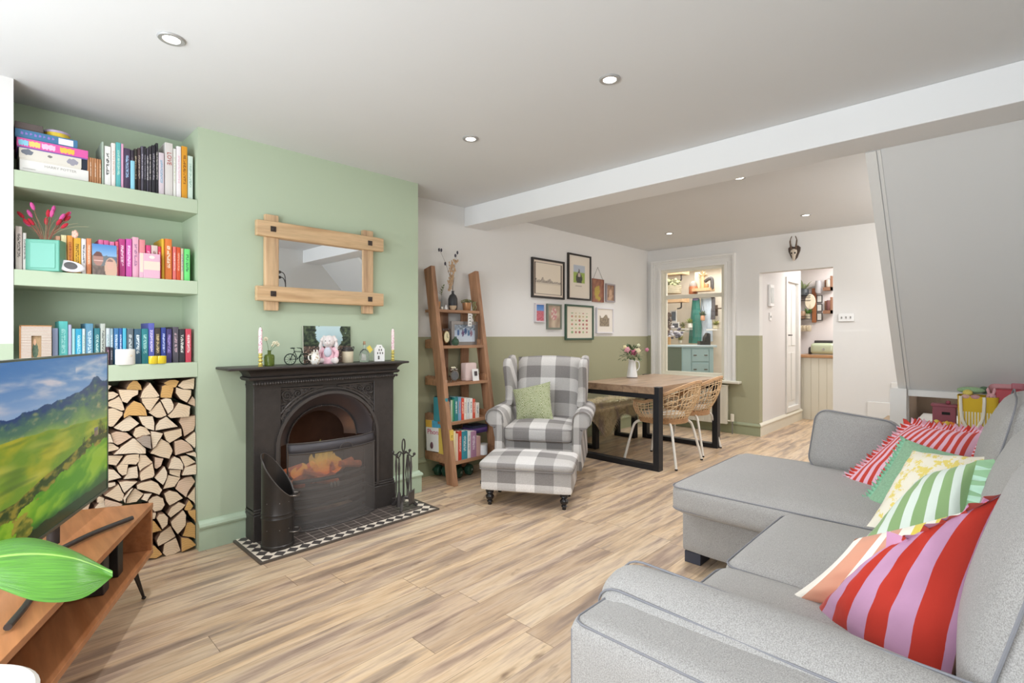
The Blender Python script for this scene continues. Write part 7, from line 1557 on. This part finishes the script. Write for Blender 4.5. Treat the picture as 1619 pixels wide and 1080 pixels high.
# ================================================================ kitchen seen through the doorway
kc = thing('kitchen_cabinet', 'cream tongue and groove kitchen counter unit at the end of the passage', 'cabinet', (8.8, 1.5, 0)); q = MB()
for i in range(11): y0 = 1.12+.102*i; q.box(8.50, 8.52, y0+.002, y0+.10, 0, .915); q.box(8.505, 8.52, y0-.001, y0+.003, 0, .915)
q.box(8.52, 9.14, 1.12, 2.24, 0, .915); q.build('panel', m_trimc, kc, world=True, bevel=.002, smooth=0)
q = MB(); q.box(8.46, 9.145, 1.10, 2.26, .918, .955); wk = q.build('worktop', wood('worktop_oak', '#a5754c', '#bd8e63', 'Y', 4, .35), at=(8.8, 1.7, .918), bevel=.004, smooth=0); tag(wk, 'dark-edged wooden kitchen worktop on the cream panelled unit', 'worktop')
p = Xp(1302, 552, 8.72); t = thing('toaster', 'sage green rounded toaster on the kitchen worktop', 'toaster', (8.72, p.y, .956)); q = MB(); q.puff(8.63, 8.81, p.y-.17, p.y+.16, .965, 1.13, r=.05, pt=.005, n=12); q.build('toaster_body', pm('sage_enamel', '#b9c2a4', .25, coat=.4), t, world=True)
q = MB(); q.box(8.645, 8.80, p.y-.155, p.y+.145, .956, .968); q.cyl((8.635, p.y-.02, 1.04), (8.618, p.y-.02, 1.04), .016, 14); q.build('base_and_dial', pm('chrome', '#b9b4ae', .15, .9), t, world=True)
q = MB()
for dx in (-.035, .035): q.box(8.72+dx-.012, 8.72+dx+.012, p.y-.12, p.y+.12, 1.133, 1.137)
q.build('slot', m_soot, t, world=True, smooth=0)
p = Xp(1306, 540, 9.0); q = MB(); q.box(8.86, 9.06, p.y-.16, p.y+.13, .956, 1.17); o = q.build('bread_bin', pm('black_enamel', '#3b3735', .35), at=(8.96, p.y, .956), bevel=.012); tag(o, 'black bread bin on the worktop behind the sage toaster', 'bread bin')
p = Xp(1282, 548, 8.98); pot('dark_jar', 'small dark jar left of the toaster on the worktop', 'jar', (8.98, p.y, .956), [(.03, 0), (.035, .01), (.033, .09), (.02, .11), (.001, .115)], pm('black_enamel', '#3b3735', .35))
# wall shelf of pots and mugs
KX = 9.13
sh_ = thing('kitchen_wall_rack', 'black wire wall rack of three tiers holding plants and mugs in the kitchen', 'rack', (KX-.06, Xp(1272, 500, KX).y, 1.3)); q = MB()
for py in (469, 476, 505):
    a, b_ = Xp(1262, py, KX), Xp(1285, py, KX); q.box(KX-.13, KX, b_.y, a.y, a.z-.006, a.z)
    q.tube([(KX-.13, a.y, a.z+.04), (KX-.13, b_.y, a.z+.04)], .004, 5); q.tube([(KX-.13, a.y, a.z), (KX-.13, a.y, a.z+.04)], .004, 5)
a = Xp(1262, 470, KX); q.tube([(KX-.01, a.y, Xp(1262, 460, KX).z), (KX-.01, a.y, Xp(1262, 512, KX).z)], .006, 5); q.build('wire_frame', m_iron, sh_, world=True)
def kpot(L, px, py0, py1, w_, c, cat='pot', gl=False, nm='kitchen_pot', green=None, gh=0, x=KX-.07, grp=None):
    p0, p1 = Xp(px, py1, x), Xp(px, py0, x); h = p1.z-p0.z; t = thing(nm, L, cat, p0, 0, grp); q = MB(); q.lathe([(w_*.7, 0), (w_, h*.15), (w_, h*.85), (w_*.85, h), (w_*.6, h*.96)], n=16); q.build('pot_body', pm('glaze_'+c.lstrip('#'), c, .4, var=.12, vs=20), t)
    if green:
        q = MB(); rr = random.Random(int(px))
        for i in range(46): a_ = rr.uniform(0, 6.28); e = rr.uniform(.2, 1.4); d = Vector((math.cos(a_)*math.cos(e), math.sin(a_)*math.cos(e), math.sin(e))); leaf(q, Vector((0, 0, h*.9))+d*gh*.15*rr.random(), d, gh*rr.uniform(.5, 1), .012)
        q.build('leaves', pm('leaves_'+green.lstrip('#'), green, .7, var=.3, vs=30), t, smooth=0)['kind'] = 'stuff'
    return t
kpot('dark potted plant with pale leaves on the top of the kitchen rack', 1271, 457, 468.5, .07, '#4a5052', 'plant', green='#a9b58c', gh=.20, nm='rack_plant')
kpot('small brown jar on the lower tier of the kitchen rack', 1269, 492, 504.5, .05, '#a98a72', 'jar')
kpot('green leafy pot on the lower tier of the kitchen rack', 1277, 496, 504.5, .035, '#cfc6ae', 'plant', green='#6f9a4f', gh=.12, nm='rack_plant')
c0 = Xp(1281, 477, KX-.11); t = thing('hanging_plate', 'cream oval board hanging on the kitchen rack', 'plate', c0); q = MB(); q.lathe([(.001, -.008), (.11, -.008), (.12, 0), (.001, .006)], n=28, sx=1, sy=.62, M=Matrix.Rotation(R(90), 4, 'Y')); q.build('board', col('#e8ddc4', .5), t)
for k, px in enumerate((1263, 1268, 1273, 1278)):
    p = Xp(px, 519, KX-.09); t = thing('hanging_mug', f'cream mug hanging under the kitchen rack, {ordn[k]} from the left of four', 'mug', p-Vector((0, 0, .05)), 0, 'mugs hanging under the kitchen rack'); q = MB(); q.lathe([(.035, 0), (.042, .01), (.044, .095), (.04, .095), (.036, .02)], n=16); q.build('mug_body', col('#dccdb4' if k % 2 == 0 else '#cfc0a6', .35), t); q = MB(); q.tube(spline([(-.04, -.0, .08), (-.07, 0, .075), (-.07, 0, .035), (-.04, 0, .03)], 4), .006, 6); q.build('mug_handle', col('#c9bba2', .35), t)
# knife board, prints and picture ledges
a, b_ = Xp(1284, 456, KX), Xp(1291, 510, KX); q = MB(); q.box(KX-.02, KX, b_.y, a.y, b_.z, a.z); o = q.build('wooden_board', wood('board_Z', '#9b5a33', '#b06c40', 'Z', 4), at=(KX-.01, a.y, b_.z), bevel=.006); tag(o, 'tall reddish wooden board on the kitchen wall beside the rack', 'board')
for k, (y0, y1) in enumerate(((467, 478.5), (481, 492.5), (495, 507))):
    a, b_ = Xp(1291.5, y0, KX), Xp(1300.5, y1, KX); t = thing('small_picture', f'small black and white framed picture on the kitchen wall, {["top", "middle", "bottom"][k]} of three', 'picture', (KX-.01, a.y, b_.z), 0, 'small framed pictures in the kitchen'); q = MB(); q.box(KX-.018, KX, b_.y, a.y, b_.z, a.z); q.build('frame', col('#4b4644'), t, world=True); q = MB(); q.box(KX-.02, KX-.018, b_.y+.012, a.y-.012, b_.z+.012, a.z-.012); q.build('print', pm('kitchen_print', '#dedcd6', .6, var=.2, vs=12), t, world=True, smooth=0)
c0 = Xp(1294, 449, KX-.05); kpot('grey and white figurine on top of the small framed pictures in the kitchen', 1294, 444, 464, .045, '#b9b7b8', 'ornament', nm='kitchen_figurine')
for k, (y0, y1) in enumerate(((438, 459.5), (471, 496))):
    a, b_ = Xp(1304, y0, KX), Xp(1318, y1, KX); t = thing('wall_crate', f'brown wooden box shelf at the right of the kitchen wall, {["upper", "lower"][k]} one', 'shelf', (KX-.05, a.y, b_.z)); q = MB(); q.box(KX-.12, KX, b_.y, a.y, b_.z, b_.z+.05); q.box(KX-.12, KX, b_.y, b_.y+.02, b_.z, a.z); q.box(KX-.015, KX, b_.y, a.y, b_.z, a.z-.05); q.build('crate_box', col('#8a6248', .6), t, world=True, smooth=0)
    kpot(f'{["pale", "dark pink"][k]} vase standing in the {["upper", "lower"][k]} kitchen box shelf', 1311, y0+4, y1-5, .04, ['#dcd4c8', '#7a4f4c'][k], 'vase', nm='shelf_vase', x=KX-.08)

# ================================================================ utility room seen through the interior window
UXX = 8.30
def ub(q, px0, px1, py0, py1, x, th): a, b_ = Xp(px0, py0, x), Xp(px1, py1, x); q.box(x-th, x, b_.y, a.y, b_.z, a.z); return q
for k, (y0, y1, xx) in enumerate(((430.5, 435, 7.9), (474.5, 478.5, 7.9))):
    a, b_ = Xp(1040, y0, xx), Xp(1090, y1, xx); t = thing('wall_shelf', f'oak wall shelf on black brackets in the utility room, {["upper", "lower"][k]} one', 'shelf', (xx, (a.y+b_.y)/2, b_.z)); q = MB(); q.box(xx-.25, xx, b_.y, a.y, b_.z, a.z); q.build('board', wood('shelf_oak_Y', '#b48d63', '#c9a479', 'Y', 4), t, world=True, bevel=.003, smooth=0)
    c_ = Xp(1078, y1, xx-.1); q = MB(); q.tube(spline([(xx-.12, c_.y, b_.z), (xx-.12, c_.y, b_.z-.07), (xx-.10, c_.y+.03, b_.z-.09), (xx+.0, c_.y+.12, b_.z-.09)], 4), .012, 8); q.build('pipe_bracket', m_iron, t, world=True)
p = Xp(1061, 465, 7.75); t = thing('wicker_hamper', 'grey-green wicker basket of dried flowers between the utility room shelves', 'basket', p); q = MB()
for k in range(9): q.tube([(.12*math.cos(2*math.pi*i/20), .16*math.sin(2*math.pi*i/20), .012+.014*k) for i in range(20)], .009, 5, closed=True)
q.lathe([(.001, .002), (.15, .002), (.001, .008)], n=20, sx=.8); q.build('wicker', pm('grey_wicker', '#a59a80', .8, var=.3, vs=60), t)
q = MB(); rr = random.Random(2)
for i in range(90): q.sph((rr.uniform(-.10, .10), rr.uniform(-.15, .15), .13+rr.uniform(0, .10)), rr.uniform(.012, .026), 6, 5)
q.build('flowers', pm('mixed_flowers', '#a5a57e', .9, var=.5, vs=14), t)['kind'] = 'stuff'; q = MB(); q.sph((-.09, .08, .20), (.03, .05, .05), 8, 6); q.build('yellow_bloom', col('#e0dd94'), t)
wsh = MB(); a, b_ = Xp(1084, 467, UXX), Xp(1131, 470, UXX); wsh.box(UXX-.16, UXX, b_.y, a.y, b_.z, a.z); tag(wsh.build('picture_ledge', col('#d9cdb8', .5), at=(UXX, a.y, b_.z)), 'pale ledge across the utility room wall above the coats', 'shelf')
kpot('terracotta pot with a round grey cactus on the utility room ledge', 1096, 452, 466.5, .07, '#a8633c', 'plant', nm='cactus_pot', x=UXX-.08); p = Xp(1096, 448, UXX-.08); q = MB(); q.sph((0, 0, .15), (.065, .065, .085), 14, 10); q.build('cactus', pm('grey_cactus', '#9c938c', .9, var=.3, vs=60), bpy.data.objects['cactus_pot'])
a, b_ = Xp(1102, 457.5, UXX), Xp(1130, 460.5, UXX); q = MB(); q.box(UXX-.20, UXX, b_.y, a.y, b_.z, a.z); tag(q.build('corner_shelf', wood('shelf_oak_Y', '#b48d63', '#c9a479', 'Y', 4), at=(UXX, a.y, b_.z)), 'small oak shelf of ornaments near the top right of the interior window', 'shelf')
q = MB(); ub(q, 1099.5, 1107, 431, 457, UXX-.02, .02); tag(q.build('leaning_frame', col('#d8cfae'), at=Xp(1103, 457, UXX), smooth=0), 'cream picture board standing on the small oak shelf', 'picture')
kpot('tall pale wooden vase with dried stems on the small oak shelf', 1111, 437, 457, .035, '#d0a877', 'vase', nm='wooden_vase', green='#d3bb93', gh=.14, x=UXX-.1)
kpot('small amber jar on the small oak shelf', 1117, 449, 457.5, .035, '#b07d4c', 'jar', x=UXX-.09)
t = thing('riding_boot', 'dark boot standing at the right end of the small oak shelf', 'boot', Xp(1125, 458, UXX-.1)); q = MB(); p = Xp(1126, 458, UXX-.1); q.tube(spline([p+Vector((0, 0, .01)), p+Vector((0, 0, .12)), p+Vector((0, .02, .19)), p+Vector((0, .12, .14))], 4), [.03]*7+[.028]*6, 8); q.build('boot_leg', pm('boot_leather', '#413a37', .4), t, world=True)
# coats and dress
def garment(nm, L, px0, px1, py0, py1, c, c2, x=UXX-.06, flare=1.5, cat='clothing'):
    a, b_ = Xp(px0, py0, x), Xp(px1, py1, x); cy = (a.y+b_.y)/2; hw = abs(a.y-b_.y)/2; h = a.z-b_.z; t = thing(nm, L, cat, (x, cy, b_.z)); q = MB(); N_ = 36
    def f(u, v):
        w_ = hw*(1/flare+(1-1/flare)*(1-v)); th = u*2*math.pi; k = 1+.14*math.sin(th*7+v*3)*(1-v*.6); return Vector((x+.05*math.cos(th)*k*(1.2-v*.5), cy+w_*math.sin(th)*k, b_.z+h*v))
    q.grid(f, N_, 14, wrapu=True); q.build('cloth', pm('cloth_'+c.lstrip('#'), c, .9, var=.3, vs=7), t, world=True, smooth=80)
    q = MB(); q.sph((x, cy, a.z), (.05, hw/flare, .03), 10, 6); q.build('shoulder', pm('cloth_'+c2.lstrip('#'), c2, .9), t, world=True); return t
garment('hanging_dress', 'long teal dress hanging in the utility room', 1090, 1111, 474, 543, '#3f7f72', '#9a8fb5', flare=1.9)
garment('hanging_coat', 'white and pale blue coat hanging beside the teal dress', 1108, 1126, 472, 540, '#b9c3cc', '#dfe0e2', x=UXX-.04, flare=1.1)
garment('hanging_jacket', 'dark jacket hanging behind the pale blue coat', 1117, 1130, 472, 505, '#5a5657', '#4b4748', x=UXX-.01, flare=.9)
for (L, px, y0, y1, w_, c, g_, nm, x) in (('peach pot with a small plant hanging before the coats', 1111, 499, 507, .035, '#d9a07d', '#6f7a5a', 'hanging_planter', 8.1), ('white pot with green cactus on the interior window wall, left of the teal dress', 1091, 511, 519, .04, '#e9e4d6', '#9aa558', 'small_plant', 8.05), ('olive pot on a small white ledge in the utility room', 1079.5, 517, 523, .035, '#a9a35c', '#8a8a4e', 'small_plant', 8.05), ('bushy yellow-green plant on the white ledge right of the coats', 1132, 514, 520, .045, '#d9cfae', '#a3a45c', 'small_plant', 8.05), ('tiny low plant at the left above the dresser', 1075, 538, 543, .03, '#dcd6c4', '#a3a05c', 'small_plant', 7.9)):
    kpot(L, px, y0, y1, w_, c, 'plant', nm=nm, green=g_, gh=.11, x=x)
    if nm == 'hanging_planter': p = Xp(px, y0, x); q = MB(); q.tube([p+Vector((0, .03, 0)), p+Vector((0, 0, .25)), p+Vector((0, -.03, 0))], .004, 5); q.build('cord', m_soot, bpy.data.objects[nm], world=True)
for (a_, b2, yy, L) in ((1074, 1090, 523.5, 'small white ledge left of the teal dress'), (1124, 1141, 520.5, 'small white ledge right of the hanging coats'), (1084, 1095, 519.5, 'tiny white ledge under the white cactus pot')):
    q = MB(); ub(q, a_, b2, yy, yy+2, 8.15, .18); tag(q.build('small_ledge', col('#e3ddd2', .5), at=Xp(a_, yy, 8.1), smooth=0), L, 'shelf')
# wreath, photos
p = Xp(1053, 512, 7.9); t = thing('dried_wreath', 'dark dried flower arrangement at the left of the interior window', 'dried flowers', p-Vector((0, 0, .2))); q = MB(); rr = random.Random(6)
for i in range(150): a_ = rr.uniform(0, 6.28); r = rr.uniform(.02, .16); q.sph(p+Vector((rr.uniform(-.05, .05), r*math.cos(a_)*.6, r*math.sin(a_)*1.4)), rr.uniform(.012, .024), 6, 5)
q.build('flower_mass', pm('dark_flowers', '#7a6658', .9, var=.6, vs=12), t, world=True)['kind'] = 'stuff'
p = Xp(1068, 527, 7.8); t = thing('silk_flowers', 'grey and white artificial flowers above the dresser', 'flowers', p-Vector((0, 0, .12))); q = MB(); q2 = MB()
for i in range(34): a_ = rr.uniform(0, 6.28); r = rr.uniform(.0, .11); (q if i % 2 else q2).sph(p+Vector((rr.uniform(-.03, .03), r*math.cos(a_)*1.1, r*math.sin(a_))), (.02, .026, .018), 6, 5)
q.build('white_petals', col('#dcd8de'), t, world=True); q2.build('dark_petals', col('#67626e'), t, world=True)
for k, (x0, x1, y0, y1, c, L) in enumerate(((1060, 1070, 491, 509, '#5d6670', 'tall white framed photo left of the hanging dress'), (1062, 1074, 509.5, 520, '#4d4c52', 'square white framed photo under the tall one'))):
    t = thing('wall_photo', L, 'picture', Xp(x0, y1, 7.95)); q = MB(); ub(q, x0, x1, y0, y1, 7.95, .015); q.build('frame', col('#e9e6e0'), t, world=True, smooth=0); q = MB(); ub(q, x0+1.8, x1-1.8, y0+2, y1-2, 7.93, .004); q.build('print', pm('ph_'+str(k), c, .5, var=.5, vs=18), t, world=True, smooth=0)
# door handle plate of the utility door
q = MB(); c0 = Xp(1133, 490, 8.44); q.box(8.43, 8.444, c0.y-.02, c0.y+.02, c0.z-.10, c0.z+.08); q.tube([(8.43, c0.y, c0.z+.02), (8.39, c0.y, c0.z+.02), (8.39, c0.y-.10, c0.z+.02)], .010, 8); q.build('lever_handle', m_horn, bpy.data.objects['door_2'], world=True)
# teal dresser
DC = Dp(1105, 560, 7.55); dsr = thing('dresser', 'pale teal chest of drawers with a dark green side seen through the interior window', 'chest of drawers', (DC.x+.15, DC.y+.15, 0), R(-46.1)); m_teal = pm('teal_chalk_paint', '#adc9cb', .6); m_dkg = pm('green_side_paint', '#6f7a68', .7)
q = MB(); q.box(-.235, .235, -.17, .17, .06, 1.07, 0); q.prism([(-.235, -.16, .06), (-.42, .10, .06), (-.235, .17, .06)], (0, 0, 1.01), 1); q.build('carcass', [m_teal, m_dkg], dsr, smooth=0)
q = MB(); q.prism([(-.255, -.20, 1.07), (-.45, .11, 1.07), (-.25, .20, 1.07), (.28, .20, 1.07), (.28, -.20, 1.07)], (0, 0, .03)); q.build('top', pm('pale_top', '#c3d3d6', .4), dsr, bevel=.004)
for k in range(5):
    z = .90-.21*k
    q = MB(); q.box(-.09, .16, -.185, -.17, z-.04, z+.14); d_ = q.build('drawer', m_teal, dsr, bevel=.004, smooth=0); q = MB()
    for x in (-.045, .115): q.box(x-.022, x+.022, -.198, -.186, z+.045, z+.057)
    q.build('pull', m_horn, d_)
for (x0, x1) in ((-.225, -.105), (.172, .232)): q = MB(); q.box(x0, x1, -.18, -.17, .08, 1.05); q.build('side_door', m_teal, dsr, smooth=0)
for (x, y) in ((-.2, -.14), (.2, -.14), (-.2, .14), (.2, .14)): q = MB(); q.cyl((x, y, 0), (x, y, .07), .02, 8); q.build('leg', m_dkg, dsr)
p = DC; t = thing('black_speaker', 'black angular bag and box on top of the teal dresser', 'bag', pmat(dsr) @ Vector((.15, 0, 1.10)), R(-46.1)); q = MB(); q.box(-.07, .08, -.06, .06, .001, .06); q.build('bag_base', m_blk, t); q = MB(); q.prism([(.0, -.05, .0), (.09, -.05, 0), (.09, -.05, .17), (.05, -.05, .185), (.01, -.05, .12)], (0, .10, 0)); q.build('bag_back', m_blk, t)
a, b_ = Xp(1044, 533, 7.4), Xp(1059.5, 600, 7.4); q = MB(); q.box(7.38, 7.42, b_.y, a.y, .02, a.z); tag(q.build('wooden_board', wood('ply_Z', '#b5854f', '#c99a63', 'Z', 3), at=(7.4, a.y, .02), smooth=0), 'tall honey coloured wooden board standing left of the teal dresser', 'board')
# extra dining chair back beyond table
